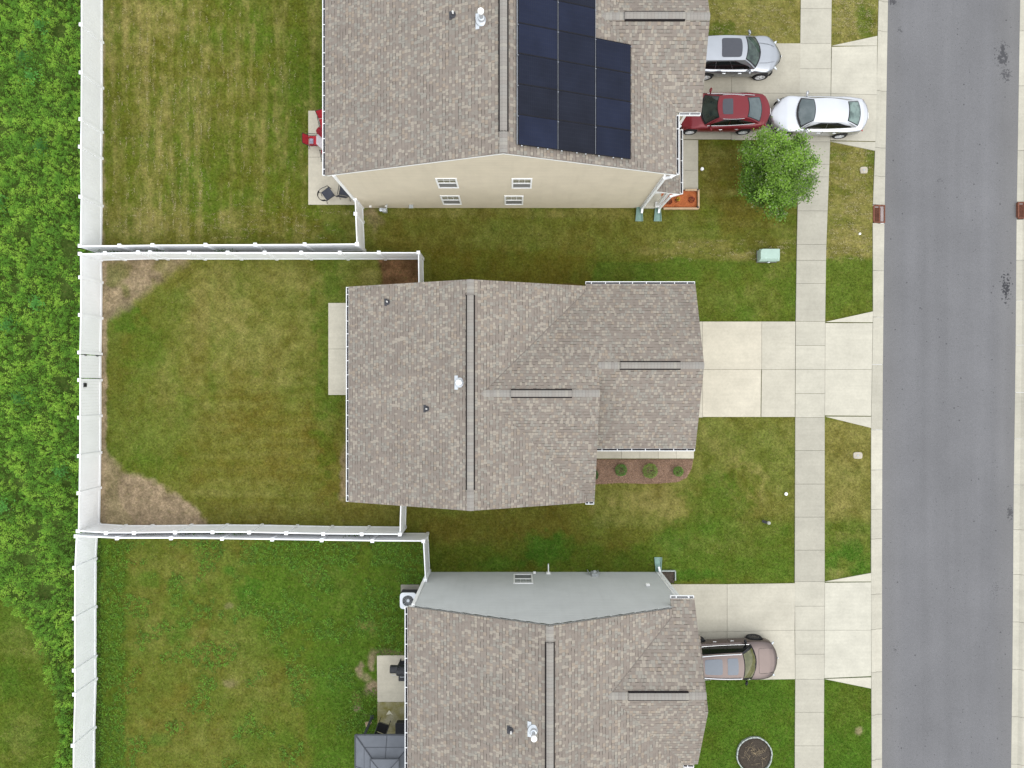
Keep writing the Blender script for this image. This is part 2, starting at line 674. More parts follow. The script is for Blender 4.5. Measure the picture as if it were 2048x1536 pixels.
# edges measured on the ground (photo pixels)
SW_L = [(-200, 1604), (0, 1601), (250, 1598), (500, 1593), (640, 1591), (835, 1590), (1160, 1589), (1360, 1590), (1536, 1589), (1760, 1589)]
SW_R = [(-200, 1666), (0, 1663), (285, 1660), (500, 1652), (640, 1650), (835, 1649), (1160, 1649), (1360, 1648), (1536, 1647), (1760, 1647)]
KB_L = [(-200, 1763), (0, 1757), (300, 1750), (420, 1745), (620, 1746), (850, 1742), (1160, 1742), (1536, 1743), (1760, 1744)]
KB_R = [(-200, 1783), (0, 1778), (240, 1774), (500, 1770), (800, 1767), (1100, 1766), (1536, 1766), (1760, 1766)]
RK_L = [(-200, 2048), (0, 2043), (200, 2040), (430, 2036), (700, 2034), (1000, 2030), (1300, 2028), (1536, 2025), (1760, 2022)]


def ex(tab, y):
    return float(np.interp(y, [t[0] for t in tab], [t[1] for t in tab]))


def exa(tab, y):
    return np.interp(y, [t[0] for t in tab], [t[1] for t in tab])


MOWN = [(-400, 1150), (0, 1185), (55, 1232), (92, 1300), (112, 1370), (124, 1450), (116, 1700), (-400, 1700)]
HOUSE_POLY = {'T': [(-7.7, 9.05), (6.59, 9.05), (6.59, 12.0), (7.7, 12.0), (7.7, 18.3), (6.6, 18.3), (6.6, 18.8), (-7.7, 18.8)],
              'C': [(-7.3, 4.45), (3.4, 4.45), (8.25, 4.4), (8.25, -2.75), (3.55, -2.75), (3.55, -5.4), (-7.3, -5.4)],
              'S': [(-4.31, -9.66), (7.4, -9.66), (7.75, -16.3), (7.1, -19.0), (-4.31, -19.0)]}
DRIVES = [[(1352, 87), (1601, 87), (1663, 88), (1755, 71), (1750, 303), (1659, 285), (1598, 281), (1352, 279)],
          [(1352, 643), (1590, 643), (1650, 642), (1746, 622), (1742, 857), (1649, 835), (1590, 835), (1352, 835)],
          [(1316, 1168), (1590, 1166), (1649, 1163), (1742, 1145), (1742, 1378), (1647, 1358), (1590, 1358), (1316, 1360)]]
PADS = [[(617, 222), (730, 222), (730, 410), (617, 410)], [(657, 606), (745, 606), (745, 790), (657, 790)], [(754, 1310), (870, 1310), (870, 1640), (754, 1640)],
        [(1316, 278), (1396, 280), (1396, 417), (1281, 417)], [(1160, 880), (1387, 880), (1387, 968), (1170, 972)], [(1316, 1140), (1342, 1141), (1342, 1166), (1316, 1168)]]

# ---- what grows where: (rect px, softness, g, lush, dry)
ZONES = [
    ((-200, -200, 1790, 1760), 1, .6, .15, .15),
    ((195, -200, 655, 505), 8, .78, .05, .10),
    ((203, -200, 330, 505), 60, .74, .02, .20),
    ((400, 120, 560, 330), 60, .66, .02, .20),
    ((560, 40, 655, 480), 40, .85, .1, .06),
    ((203, 430, 720, 505), 30, .48, .03, .22),
    ((640, 405, 1420, 510), 14, .42, .05, .14),
    ((1260, 430, 1605, 522), 14, .55, .05, .22),
    ((845, 500, 1190, 580), 14, .18, .0, .03),
    ((1150, 505, 1330, 575), 30, .30, .03, .05),
    ((1190, 520, 1605, 660), 10, .80, .38, .05),
    ((1390, 270, 1605, 450), 14, .48, .05, .10),
    ((1400, -200, 1610, 95), 8, .52, .04, .42),
    ((1650, -200, 1760, 95), 8, .58, .05, .50),
    ((1640, 280, 1760, 520), 8, .62, .06, .40),
    ((1640, 515, 1760, 640), 8, .85, .32, .08),
    ((195, 505, 860, 1055), 8, .44, .02, .18),
    ((195, 560, 380, 1040), 60, .74, .14, .14),
    ((400, 520, 720, 760), 60, .50, .04, .28),
    ((430, 900, 720, 1055), 40, .30, .0, .18),
    ((660, 990, 830, 1055), 20, .28, .0, .20),
    ((680, 505, 760, 580), 20, .45, .03, .22),
    ((800, 1000, 1330, 1150), 16, .30, .0, .10),
    ((1180, 835, 1600, 1060), 14, .55, .06, .32),
    ((1400, 835, 1600, 1000), 60, .66, .20, .26),
    ((1330, 1040, 1600, 1170), 40, .74, .42, .05),
    ((860, 1085, 1330, 1150), 30, .66, .26, .02),
    ((1640, 840, 1750, 1060), 10, .48, .03, .48),
    ((1640, 1040, 1750, 1165), 20, .76, .36, .16),
    ((-300, 1140, 150, 1760), 10, .92, .42, .05),
    ((180, 1078, 815, 1760), 8, .70, .22, .12),
    ((180, 1078, 250, 1760), 20, .90, .42, .0),
    ((500, 1078, 860, 1330), 60, .92, .48, .0),
    ((620, 1300, 770, 1640), 30, .96, .62, .0),
    ((1340, 1350, 1600, 1760), 8, .92, .72, .0),
    ((1640, 1350, 1750, 1760), 8, .92, .66, .0),
]
BLOBS = [  # px, py, rx, ry, what, amount
    (1488, 965, 42, 36, 'ring', .30), (1310, 1010, 90, 30, 'd', .38), (1430, 1010, 60, 60, 'l', .25), (1280, 900, 60, 40, 'g', .1),
    (400, 180, 70, 90, 'd', .16), (255, 60, 60, 70, 'd', .25), (330, 30, 80, 30, 'd', .25), (270, 440, 90, 30, 'd', .22), (480, 440, 60, 30, 'd', .22),
    (700, 455, 60, 26, 'd', .16), (460, 80, 60, 50, 'd', .18), (300, 250, 40, 120, 'd', .16),
    (430, 610, 55, 70, 'd', .26), (520, 700, 70, 60, 'd', .16), (380, 660, 30, 120, 'd', .14), (330, 760, 26, 60, 'd', .2), (600, 560, 60, 30, 'd', .2),
    (290, 700, 40, 60, 'l', .2), (300, 930, 50, 40, 'l', .16), (420, 830, 60, 40, 'd', .1), (560, 860, 80, 60, 'br', .3), (600, 960, 90, 50, 'br', .3),
    (520, 1020, 80, 30, 'br', .25), (250, 640, 30, 30, 'l', .3),
    (655, 700, 30, 240, 'l', .18), (690, 935, 9, 75, 'dirt', .55), (745, 555, 18, 18, 'd', .35), (1330, 330, 20, 20, 'd', .2),
    (1420, 330, 20, 50, 'd', .14), (1470, 420, 50, 40, 'br', .5), (1440, 370, 30, 60, 'br', .35), (1400, 490, 60, 12, 'd', .28), (1490, 512, 24, 10, 'd', .4),
    (1330, 503, 60, 8, 'd', .25), (1050, 470, 200, 20, 'd', .06), (780, 460, 50, 30, 'br', .4), (1100, 500, 150, 20, 'br', .3),
    (900, 425, 200, 10, 'd', .22), (1200, 425, 80, 12, 'd', .22), (745, 440, 26, 24, 'dirt', .35), (736, 424, 16, 10, 'dirt', .5),
    (1500, 40, 80, 40, 'd', .2), (1450, 70, 40, 20, 'l', .1), (1700, 40, 30, 30, 'd', .25), (1730, 30, 20, 60, 'l', .2),
    (1700, 340, 26, 40, 'd', .16), (1715, 420, 26, 40, 'd', .16), (1700, 470, 30, 20, 'd', .1), (1670, 310, 30, 16, 'l', .3), (1740, 310, 15, 30, 'l', .3),
    (1700, 930, 24, 26, 'd', .1), (1690, 990, 26, 40, 'd', .18), (1700, 1100, 30, 20, 'l', .6), (1722, 1135, 22, 30, 'l', .5), (1665, 1120, 16, 30, 'l', .4), (1690, 1075, 16, 12, 'd', .2), (1672, 1148, 20, 12, 'd', .2),
    (1720, 1070, 16, 18, 'd', .16), (1721, 1462, 7, 6, 'dirt', .6), (1700, 1400, 30, 40, 'd', .06),
    (1440, 1210, 60, 20, 'l', .2), (1450, 900, 40, 20, 'd', .15), (1400, 880, 30, 30, 'd', .14), (1500, 1060, 60, 20, 'd', .12), (1560, 870, 20, 40, 'd', .1),
    (1250, 540, 40, 20, 'br', .2), (1430, 590, 60, 30, 'd', .10), (1520, 600, 40, 40, 'd', .14), (1560, 540, 30, 20, 'd', .12),
    (870, 1060, 60, 30, 'br', .35), (960, 1050, 120, 24, 'br', .4), (1100, 1100, 50, 30, 'l', .55), (1075, 1085, 40, 24, 'l', .4), (1000, 1130, 60, 16, 'l', .35),
    (1180, 1110, 50, 30, 'br', .35), (1240, 1120, 50, 20, 'br', .2), (1340, 1085, 26, 24, 'l', .35), (1380, 1150, 60, 14, 'l', .5),
    (1370, 1090, 70, 20, 'd', .10), (1480, 1100, 60, 14, 'd', .10),
    (340, 1150, 90, 60, 'd', .12), (420, 1130, 50, 40, 'br', .35), (400, 1200, 30, 60, 'br', .25), (330, 1260, 60, 50, 'd', .12), (350, 1420, 70, 40, 'br', .3),
    (470, 1300, 80, 60, 'd', .12), (455, 1140, 14, 12, 'l', .6), (490, 1185, 30, 30, 'l', .55), (350, 1270, 26, 26, 'l', .5), (456, 1368, 14, 7, 'dirt', .35),
    (320, 1480, 20, 16, 'l', .6), (460, 1212, 9, 7, 'dirt', .3), (360, 1200, 40, 40, 'l', .22), (500, 1380, 60, 30, 'd', .12), (300, 1160, 30, 16, 'l', .3),
    (400, 1480, 120, 40, 'd', .12), (560, 1480, 60, 30, 'l', .2), (640, 1150, 40, 20, 'd', .10), (690, 1190, 30, 30, 'd', .10), (740, 1250, 12, 30, 'd', .16),
    (745, 1325, 8, 20, 'dirt', .75), (720, 1340, 7, 16, 'dirt', .75), (745, 1375, 16, 14, 'dirt', .85), (733, 1355, 10, 10, 'dirt', .5), (713, 1420, 8, 8, 'dirt', .8),
    (730, 1430, 10, 6, 'dirt', .35), (730, 1250, 20, 12, 'd', .25), (770, 1305, 20, 5, 'dirt', .5), (712, 1395, 8, 14, 'd', .4),
    (30, 1280, 40, 30, 'd', .12), (70, 1300, 18, 22, 'd', .12), (30, 1370, 40, 40, 'l', .28), (50, 1470, 40, 40, 'd', .16),
]
C_BROWN = np.array([.092, .081, .0115])
C_GREEN = np.array([.072, .101, .0115])
C_LUSH = np.array([.047, .107, .0115])
C_DRY = np.array([.192, .165, .054])
C_DIRT = np.array([.245, .178, .122])
C_RDIRT = np.array([.120, .062, .032])


def lawn_colour(px, py):
    x, y = (px - 1024) * H / F, (768 - py) * H / F
    g, lu, d, di, rd = [np.zeros(px.shape) for _ in range(5)]
    for (x0, y0, x1, y1), s, zg, zl, zd in ZONES:
        s = max(s, 1)
        jx = (vn(x, y, 1.1, 31) - .5) * min(s, 16) * 1.6
        w = smooth01((px + jx - x0) / s + .5) * smooth01((x1 - px - jx) / s + .5) * smooth01((py + jx - y0) / s + .5) * smooth01((y1 - py + jx) / s + .5)
        g, lu, d = g * (1 - w) + zg * w, lu * (1 - w) + zl * w, d * (1 - w) + zd * w
    n1, n2, n3 = fbm(x, y, 2.6, 4, 1) - .5, fbm(x, y, .9, 4, 2) - .5, fbm(x, y, .34, 3, 3) - .5
    n5 = fbm(x, y, .45, 4, 6) - .5
    for cx, cy, rx, ry, k, a in BLOBS:
        e = np.sqrt(((px - cx) / rx) ** 2 + ((py - cy) / ry) ** 2) + n2 * 1.2 + n5 * 1.9
        w = smooth01(1.45 - e)
        if k == 'ring':
            w = np.exp(-((e - .85) / .28) ** 2)
            d = d + a * w
        elif k == 'd':
            d = d + a * w
        elif k == 'l':
            lu = np.clip(lu + a * w, 0, 1)
            g = np.maximum(g, w * .9)
            d = d * (1 - .7 * w)
        elif k == 'br':
            g = g * (1 - a * w)
        elif k == 'dirt':
            di = np.maximum(di, a * w)
    # bare corners of the middle back yard
    e = (px - 203) / 175 + (py - 520) / 128 + n2 * .25 + n3 * .15
    w = smooth01((1.0 - e) / .24 + .5) * ((px > 190) & (px < 600) & (py > 512) & (py < 720))
    di = np.maximum(di, .78 * w)
    d = d + .3 * np.exp(-((e - 1.02) / .06) ** 2) * ((px > 190) & (px < 420) & (py > 512) & (py < 700)) * .4
    f = np.interp(px, [190, 203, 222, 240, 300, 350, 385, 420, 440], [840, 880, 915, 935, 962, 985, 1015, 1047, 1060])
    w = smooth01((py - f + n2 * 22 + n3 * 16) / 20 + .5) * ((px > 190) & (px < 450) & (py > 830) & (py < 1056))
    di = np.maximum(di, .84 * w)
    cornergrass = smooth01((fbm(x, y, 1.4, 3, 9) - .5) * 7)
    inner = np.clip((px - 190) / 30, 0, 1)
    di = np.where((px < 450) & (py > 512) & (py < 1056), di * (1 - .60 * cornergrass * inner * (py < 700) - .22 * cornergrass * inner * (py > 830)), di)
    w = smooth01((216 - px + n3 * 8) / 6) * (px > 188) * (py > 512) * (py < 1056)
    di = np.maximum(di, .8 * w)
    w = smooth01((211 - px + n3 * 10) / 6) * (px > 188) * (py < 505)
    di = np.maximum(di, .5 * w)
    # reddish mulch behind the side fence and along the house foundations
    w = smooth01((px - 748 + n2 * 30) / 14) * smooth01((845 - px) / 6) * smooth01((py - 515) / 6) * smooth01((575 - py) / 6)
    rd = np.maximum(rd, w * .95)
    w = smooth01((px - 1085 + n2 * 60) / 30) * smooth01((1185 - px) / 10) * smooth01((py - 567 + n2 * 10) / 6) * smooth01((590 - py) / 6)
    rd = np.maximum(rd, w * .8)
    # mowing streaks
    st = fbm(x * 1.0, y * .08, .34, 3, 21) * .6 + fbm(x * 1.0, y * .25, .20, 3, 23) * .4 - .5
    top = smooth01((655 - px) / 20) * smooth01((px - 200) / 20) * smooth01((500 - py) / 30)
    d = d + top * np.clip(st * 1.9 - .02, -.25, .42)
    sh = fbm(x * .10, y, .5, 3, 22) - .5
    mid = smooth01((700 - px) / 60) * smooth01((px - 330) / 80) * smooth01((1050 - py) / 20) * smooth01((py - 700) / 40)
    d = d + mid * sh * .34
    g = g + mid * sh * .5
    wave = np.sin(2 * PI * y / .64 + 5 * n1) * (.5 + n2)
    d = d + mid * .075 * wave
    d = d + top * .075 * np.sin(2 * PI * x / .54 + 5 * n1) * (.5 + n2)
    line = np.exp(-((px - 424 - 8 * n2) / 8) ** 2) * smooth01((py - 540) / 30) * smooth01((840 - py) / 30)
    g = g + .35 * line
    d = d - .08 * line
    fr = smooth01((px - 1380) / 40) * smooth01((py - 200) / 20) * smooth01((525 - py) / 20)
    d = d + fr * np.clip(sh * .8, -.1, .3)
    top2 = smooth01((px - 1400) / 20) * smooth01((540 - py) / 40)
    spk = np.clip((fbm(x, y, .22, 3, 41) - .60) * 5, 0, 1)
    d = d + spk * (.30 * top + .55 * top2 * (px > 1640) + .4 * top2 * (py < 95))
    g = np.clip(g + n1 * .75 + n2 * .70 + n3 * .4, 0, 1)
    lu = np.clip(lu + n1 * .35 + n2 * .45 * (lu > .02), 0, 1)
    d = np.clip(d + (n2 * .36 + n3 * .50) * np.clip(d * 3, .12, 1), 0, .95)
    c = C_BROWN + (C_GREEN - C_BROWN) * g[..., None]
    c = c + (C_LUSH - c) * lu[..., None]
    c = c + (C_DRY - c) * d[..., None]
    dirt = C_DIRT * (1 + .5 * n2[..., None] + .6 * n3[..., None])
    c = c + (dirt - c) * np.clip(di, 0, 1)[..., None]
    c = c + (C_RDIRT * (1 + .8 * n3[..., None]) - c) * np.clip(rd, 0, 1)[..., None]
    n4 = fbm(x, y, .16, 2, 4) - .5
    c = c * (1 + .16 * n2 + .36 * n3 + .32 * n4)[..., None]
    # weeds soil
    wd = (px < 200) & ~in_poly(px + n2 * 30, py + n2 * 30, MOWN)
    soil = np.array([.042, .070, .014]) * (1 + n3[..., None])
    c = np.where(wd[..., None], soil, c)
    bare = np.clip(di + rd, 0, 1)
    return np.clip(c, .004, .9), bare, d


STEP = 2.6
GX = np.arange(-170, 1775, STEP)
GY = np.arange(-150, 1690, STEP)
PXG, PYG = np.meshgrid(GX, GY)
LC, LBARE, LDRY = lawn_colour(PXG, PYG)
nx, ny = len(GX), len(GY)
edge = exa(KB_L, GY)[:, None]
PXC = np.minimum(PXG, edge + .5)          # the lawn stops at the back of the kerb
LZ = (fbm((PXG - 1024) * H / F, (768 - PYG) * H / F, 3.0, 3, 51) - .5) * .05 - .012
lv = np.stack([(PXC - 1024) * H / F, (768 - PYG) * H / F, LZ], -1).reshape(-1, 3)
me = bpy.data.meshes.new('lawn')
me.vertices.add(len(lv))
me.vertices.foreach_set('co', lv.astype(np.float32).ravel())
ii = (np.arange(ny - 1)[:, None] * nx + np.arange(nx - 1)[None, :])
quads = np.stack([ii, ii + nx, ii + nx + 1, ii + 1], -1).reshape(-1, 4)
quads = quads[(PXG[:-1, :-1] < edge[:-1]).ravel()]
me.loops.add(quads.size)
me.loops.foreach_set('vertex_index', quads.astype(np.int32).ravel())
me.polygons.add(len(quads))
me.polygons.foreach_set('loop_start', np.arange(0, quads.size, 4, dtype=np.int32))
me.polygons.foreach_set('loop_total', np.full(len(quads), 4, dtype=np.int32))
me.update(calc_edges=True)
ca = me.color_attributes.new('Col', 'FLOAT_COLOR', 'POINT')
ca.data.foreach_set('color', np.concatenate([LC.reshape(-1, 3), np.ones((nx * ny, 1))], 1).astype(np.float32).ravel())
me.materials.append(M['lawn'])
for p in me.polygons:
    p.use_smooth = True
lawn = bpy.data.objects.new('lawn', me)
COL.objects.link(lawn)
struct(lawn)


def lawn_at(px, py):
    i = np.clip(((px - GX[0]) / STEP).astype(int), 0, nx - 1)
    j = np.clip(((py - GY[0]) / STEP).astype(int), 0, ny - 1)
    return LC[j, i], LBARE[j, i], LDRY[j, i], LZ[j, i]


# wide ground left and right of the road
KY = [-200, 0, 240, 430, 620, 850, 1100, 1300, 1536, 1760]
t = NT('far_grass')
cfar = t.ramp(t.noise(.5, 5), [(.3, (.05, .07, .015)), (.7, (.10, .10, .03))])
M['far_grass'] = t.out(t.scale_col(cfar, t.rng(t.noise(20, 3), .3, .7, .7, 1.3)), .95, .1)
g = MB()
kl = [at(ex(KB_L, y) + 3, y) for y in KY]
g.poly([(-180, -180, -.16), (kl[-1].x, -180, -.16)] + [(p.x, p.y, -.16) for p in kl[::-1]] + [(kl[0].x, 180, -.16), (-180, 180, -.16)])
kr = [at(ex(RK_L, y) + 22, y) for y in KY]
g.poly([(180, 180, .02), (kr[0].x, 180, .02)] + [(p.x, p.y, .02) for p in kr] + [(kr[-1].x, -180, .02), (180, -180, .02)])
struct(g.build('ground', M['far_grass']))

# road
r = MB()
rl = [at(ex(KB_R, y) - 1.5, y) for y in KY]
rr = [at(ex(RK_L, y) + 1.5, y) for y in KY]
L = [(rl[0].x, 180)] + [(p.x, p.y) for p in rl] + [(rl[-1].x, -180)]
R = [(rr[0].x, 180)] + [(p.x, p.y) for p in rr] + [(rr[-1].x, -180)]
for i in range(len(L) - 1):
    r.poly([(L[i][0], L[i][1], -.10), (L[i + 1][0], L[i + 1][1], -.10), (R[i + 1][0], R[i + 1][1], -.10), (R[i][0], R[i][1], -.10)])
struct(r.build('road', M['asphalt']))

CONC = (.392, .371, .308)


def tone(k=1.0, warm=0.0):
    j = random.uniform(-.03, .03)
    return (CONC[0] * (k + j) * (1 + warm), CONC[1] * (k + j), CONC[2] * (k + j) * (1 - warm))


def slab(mb, poly, z0, z1, gap=.007, tn=None):
    """one cast slab with a small joint all round, from a pixel outline on the ground"""
    w = [at(*p) for p in poly]
    c = sum(w, Vector()) / len(w)
    n = len(w)
    a = sum(w[i].x * w[(i + 1) % n].y - w[(i + 1) % n].x * w[i].y for i in range(n))
    if a < 0:
        w = w[::-1]
    q = []
    for i in range(n):
        p, a0, b0 = w[i], w[i - 1], w[(i + 1) % n]
        d1, d2 = (p - a0).normalized(), (b0 - p).normalized()
        n1, n2 = Vector((-d1.y, d1.x, 0)), Vector((-d2.y, d2.x, 0))
        bis = n1 + n2
        bis = bis * (gap / max(.25, bis.dot(n1)))
        q.append(p + bis)
    mb.tone = tn or tone()
    mb.prism([(p.x, p.y) for p in q], z0, z1)


# pavement: joints across the walk (its crossing of the drives is cast with it)
sw = MB()
JY = [-150, -85, -18, 17.6, 88, 138, 187, 236, 284, 329, 354, 422, 489, 521, 567, 643, 691, 739, 787, 835, 901, 968, 1034, 1100, 1163, 1212, 1260, 1308, 1358, 1424, 1491, 1558, 1640, 1720]
for a, b in zip(JY[:-1], JY[1:]):
    k = .97
    if 643 <= a < 835 or 88 <= a < 284 or 1163 <= a < 1358:
        k = 1.06
    if 521 <= a < 643 or 835 <= a < 1163:
        k = .90
    if 284 <= a < 521:
        k = .93
    slab(sw, [(ex(SW_L, a), a), (ex(SW_R, a), a), (ex(SW_R, b), b), (ex(SW_L, b), b)], -.12, .035, tn=tone(k * .97))
struct(sw.build('sidewalk', M['concrete'], col=True))

# driveways
def drive(name, slabs):
    d = MB()
    for poly, k, w in slabs:
        slab(d, poly, -.12, .032, tn=tone(k, w))
    struct(d.build(name, M['concrete'], col=True))


drive('driveway', [  # the neighbour above
    ([(1350, 87), (1463, 87), (1463, 187), (1350, 187)], .93, .02), ([(1463, 87), (1601, 87), (1599.5, 187), (1463, 187)], .95, .015),
    ([(1350, 187), (1463, 187), (1463, 279), (1350, 279)], .92, .02), ([(1463, 187), (1599.5, 187), (1598, 281), (1463, 280)], .94, .015),
    ([(1663, 94), (1754, 92), (1753, 190), (1661.5, 187.5)], 1.06, 0), ([(1661.5, 187.5), (1753, 190), (1750.5, 283), (1660, 281)], 1.02, .005),
    ([(1663, 92), (1754.5, 72), (1754, 92)], 1.06, 0), ([(1660, 283), (1750.5, 284), (1750, 302)], 1.03, 0)])
drive('driveway', [  # the house in the middle
    ([(1350, 643), (1405, 643), (1405, 739), (1350, 739)], 1.06, .02), ([(1405, 643), (1523, 643), (1523, 739), (1405, 739)], 1.16, .03), ([(1523, 643), (1590.5, 643), (1590, 739), (1523, 739)], 1.06, .01),
    ([(1350, 739), (1405, 739), (1405, 835), (1350, 835)], 1.06, .02), ([(1405, 739), (1522, 739), (1521, 834), (1405, 834)], 1.18, .03), ([(1523, 739), (1590, 739), (1589.5, 834), (1522, 834)], 1.02, .01),
    ([(1650, 646), (1745, 646), (1743.5, 739), (1649.5, 739)], 1.10, 0), ([(1649.5, 739), (1743.5, 739), (1742, 832), (1649, 831)], 1.08, 0),
    ([(1650, 644), (1746, 622.5), (1745, 645)], 1.12, 0), ([(1649, 833), (1742, 833), (1742, 856)], 1.14, 0)])
drive('driveway', [  # the neighbour below
    ([(1316, 1168), (1454, 1168), (1454, 1263), (1316, 1265)], 1.0, .015), ([(1454, 1168), (1590, 1166), (1589, 1260), (1454, 1263)], 1.03, .01),
    ([(1316, 1265), (1454, 1263), (1454, 1360), (1316, 1360)], 1.0, .015), ([(1454, 1263), (1589, 1260), (1590, 1358), (1454, 1360)], 1.04, .01),
    ([(1649, 1165), (1742, 1164), (1742, 1260), (1648.5, 1260)], 1.14, -.01), ([(1648.5, 1260), (1742, 1260), (1742, 1352), (1648, 1356)], 1.16, -.01),
    ([(1649, 1163), (1742, 1145.5), (1742, 1163)], 1.14, 0), ([(1648, 1357.5), (1742, 1354), (1742, 1377)], 1.12, 0)])

# patios, walks
pt = MB()
slab(pt, [(617, 222), (740, 222), (740, 315), (617, 315)], -.1, .06, tn=tone(1.16, .025))
slab(pt, [(617, 315), (740, 315), (740, 410), (617, 410)], -.1, .06, tn=tone(1.18, .025))
struct(pt.build('patio', M['concrete'], col=True))
pt = MB()
slab(pt, [(657, 606), (745, 606), (745, 698), (657, 698)], -.1, .06, tn=tone(1.16, .015))
slab(pt, [(657, 698), (745, 698), (745, 790), (657, 790)], -.1, .06, tn=tone(1.10, .015))
struct(pt.build('patio', M['concrete'], col=True))
pt = MB()
slab(pt, [(754, 1310), (870, 1310), (870, 1403), (755, 1403)], -.1, .06, tn=tone(1.12, .03))
struct(pt.build('patio', M['concrete'], col=True))
t = NT('mossy_concrete')
n0 = t.noise(1.6, 4)
c0 = t.mix(t.rng(n0, .35, .65, .35, .95), (.36, .34, .26), (.165, .145, .035))
c0 = t.scale_col(c0, t.rng(t.noise(12, 3), .3, .7, .85, 1.12))
M['moss'] = t.out(c0, .9, .2)
pt = MB()
slab(pt, [(755, 1403), (870, 1403), (870, 1620), (755, 1620)], -.1, .06)
struct(pt.build('patio', M['moss']))
wk = MB()
slab(wk, [(1300, 280), (1396, 280), (1396, 341), (1300, 341)], -.1, .04, tn=tone(.95, .015))
slab(wk, [(1300, 341), (1396, 341), (1396, 380), (1300, 380)], -.1, .04, tn=tone(.95, .015))
struct(wk.build('front_walk', M['concrete'], col=True))
wk = MB()
for i, (a, b) in enumerate(zip([1160, 1243, 1279.5, 1316, 1352], [1243, 1279.5, 1316, 1352, 1387.5])):
    slab(wk, [(a, 866), (b, 866), (b, 917), (a, 917)], -.1, .05, tn=tone(1.0 + .05 * i, .02))
struct(wk.build('front_walk', M['concrete'], col=True))

# kerbs: a rolled kerb with its gutter, cast in lengths
def kerb(sections, back, front, flip=1):
    mb = MB()
    for a, b, k in sections:
        mb.tone = tone(k)
        prof = [(0, -.13), (0, .03), (.22, .03), (.32, .0), (.52, -.075), (.95, -.092), (1.0, -.096), (1.0, -.2)]
        rows = []
        for y in (a + .35, b - .35):
            p, q = at(back(y), y), at(front(y), y)
            rows.append([(p.x + (q.x - p.x) * u, p.y + (q.y - p.y) * u, z) for u, z in prof])
        n = len(prof)
        fs = [[i, n + i, n + i + 1, i + 1] for i in range(n - 1)] + [list(range(n)), list(range(2 * n - 1, n - 1, -1))]
        mb.add(rows[0] + rows[1], fs if flip > 0 else [f[::-1] for f in fs])
    return struct(mb.build('kerb', M['concrete'], col=True))


KJ = [-200, -130, -60, 2, 62, 181, 295, 352, 409]
KJ2 = [446, 541, 634, 729, 860, 940, 1019, 1078, 1189, 1259, 1345, 1430, 1520, 1610, 1700]
kk = [(a, b, random.choice([.92, .96, 1.0])) for a, b in zip(KJ[:-1], KJ[1:])] + [(a, b, {541: .98, 729: .93, 860: 1.10, 940: 1.10, 1259: 1.10}.get(a, 1.0)) for a, b in zip(KJ2[:-1], KJ2[1:])]
kerb(kk, lambda y: ex(KB_L, y), lambda y: ex(KB_R, y))
RJ = [-200, -100, -20, 60, 170, 300, 403]
RJ2 = [438, 520, 600, 690, 785, 878, 970, 1060, 1150, 1245, 1340, 1435, 1530, 1625, 1700]
kerb([(a, b, random.choice([.94, 1.0, 1.08])) for a, b in zip(RJ[:-1], RJ[1:])] + [(a, b, {438: 1.05, 520: .92, 785: .9}.get(a, 1.02)) for a, b in zip(RJ2[:-1], RJ2[1:])],
     lambda y: ex(RK_L, y) + 24, lambda y: ex(RK_L, y), -1)

# planting beds
def bed(name, outline, mat, z=.05):
    w = [at(*p) for p in outline]
    c = sum(w, Vector()) / len(w)
    mb = MB()
    n = len(w)
    ring = []
    for s, zz in ((1.0, -.03), (.97, z * .7), (.8, z), (.4, z * 1.1)):
        ring += [c + (p - c) * s + Vector((0, 0, zz)) for p in w]
    fs = []
    for k in range(3):
        for i in range(n):
            fs.append([k * n + i, k * n + (i + 1) % n, (k + 1) * n + (i + 1) % n, (k + 1) * n + i][::-1])
    fs.append([3 * n + i for i in range(n)][::-1])
    mb.add(ring, fs)
    return struct(mb.build(name, mat, smooth=True))


bed('mulch_bed', [(1165, 918), (1387, 918), (1384, 936), (1374, 955), (1357, 964), (1320, 967), (1290, 968), (1240, 966), (1165, 970)], M['mulch'], .06)
bed('mulch_bed', [(1282, 381), (1394, 381), (1394, 416), (1282, 416)], M['redmulch'], .07)
bed('mulch_bed', [(1508 + 34 * math.cos(a), 1508 + 35 * math.sin(a)) for a in [2 * PI * k / 24 for k in range(24)]], M['darkmulch'], .06)
bed('mulch_bed', [(1314, 1142), (1349, 1142), (1349, 1166), (1314, 1166)], M['darkmulch'], .05)
# ================================================================== HOUSES
def roof_plane(mb, pts, eave, up, thick=.07):
    """a sloping slab; eave = unit vector along the courses, up = horizontal unit vector uphill"""
    pts = [Vector(p) for p in pts]
    e, u = Vector(eave), Vector(up)
    nrm = None
    for i in range(1, len(pts) - 1):
        c = (pts[i] - pts[0]).cross(pts[i + 1] - pts[0])
        if c.length > 1e-6:
            nrm = c.normalized()
            break
    # area weighted orientation
    a = Vector()
    for i in range(len(pts)):
        a += pts[i].cross(pts[(i + 1) % len(pts)])
    if a.z < 0:
        pts = pts[::-1]
        a = -a
    nrm = a.normalized()
    slope = (u - nrm * u.dot(nrm)).normalized()
    uv = [(p.dot(e) + 50, p.dot(slope) + 50) for p in pts]
    mb.poly(pts, uv)
    lo = [p - Vector((0, 0, thick)) for p in pts]
    mb.poly(lo[::-1])
    n = len(pts)
    for i in range(n):
        j = (i + 1) % n
        mb.poly([pts[i], lo[i], lo[j], pts[j]])


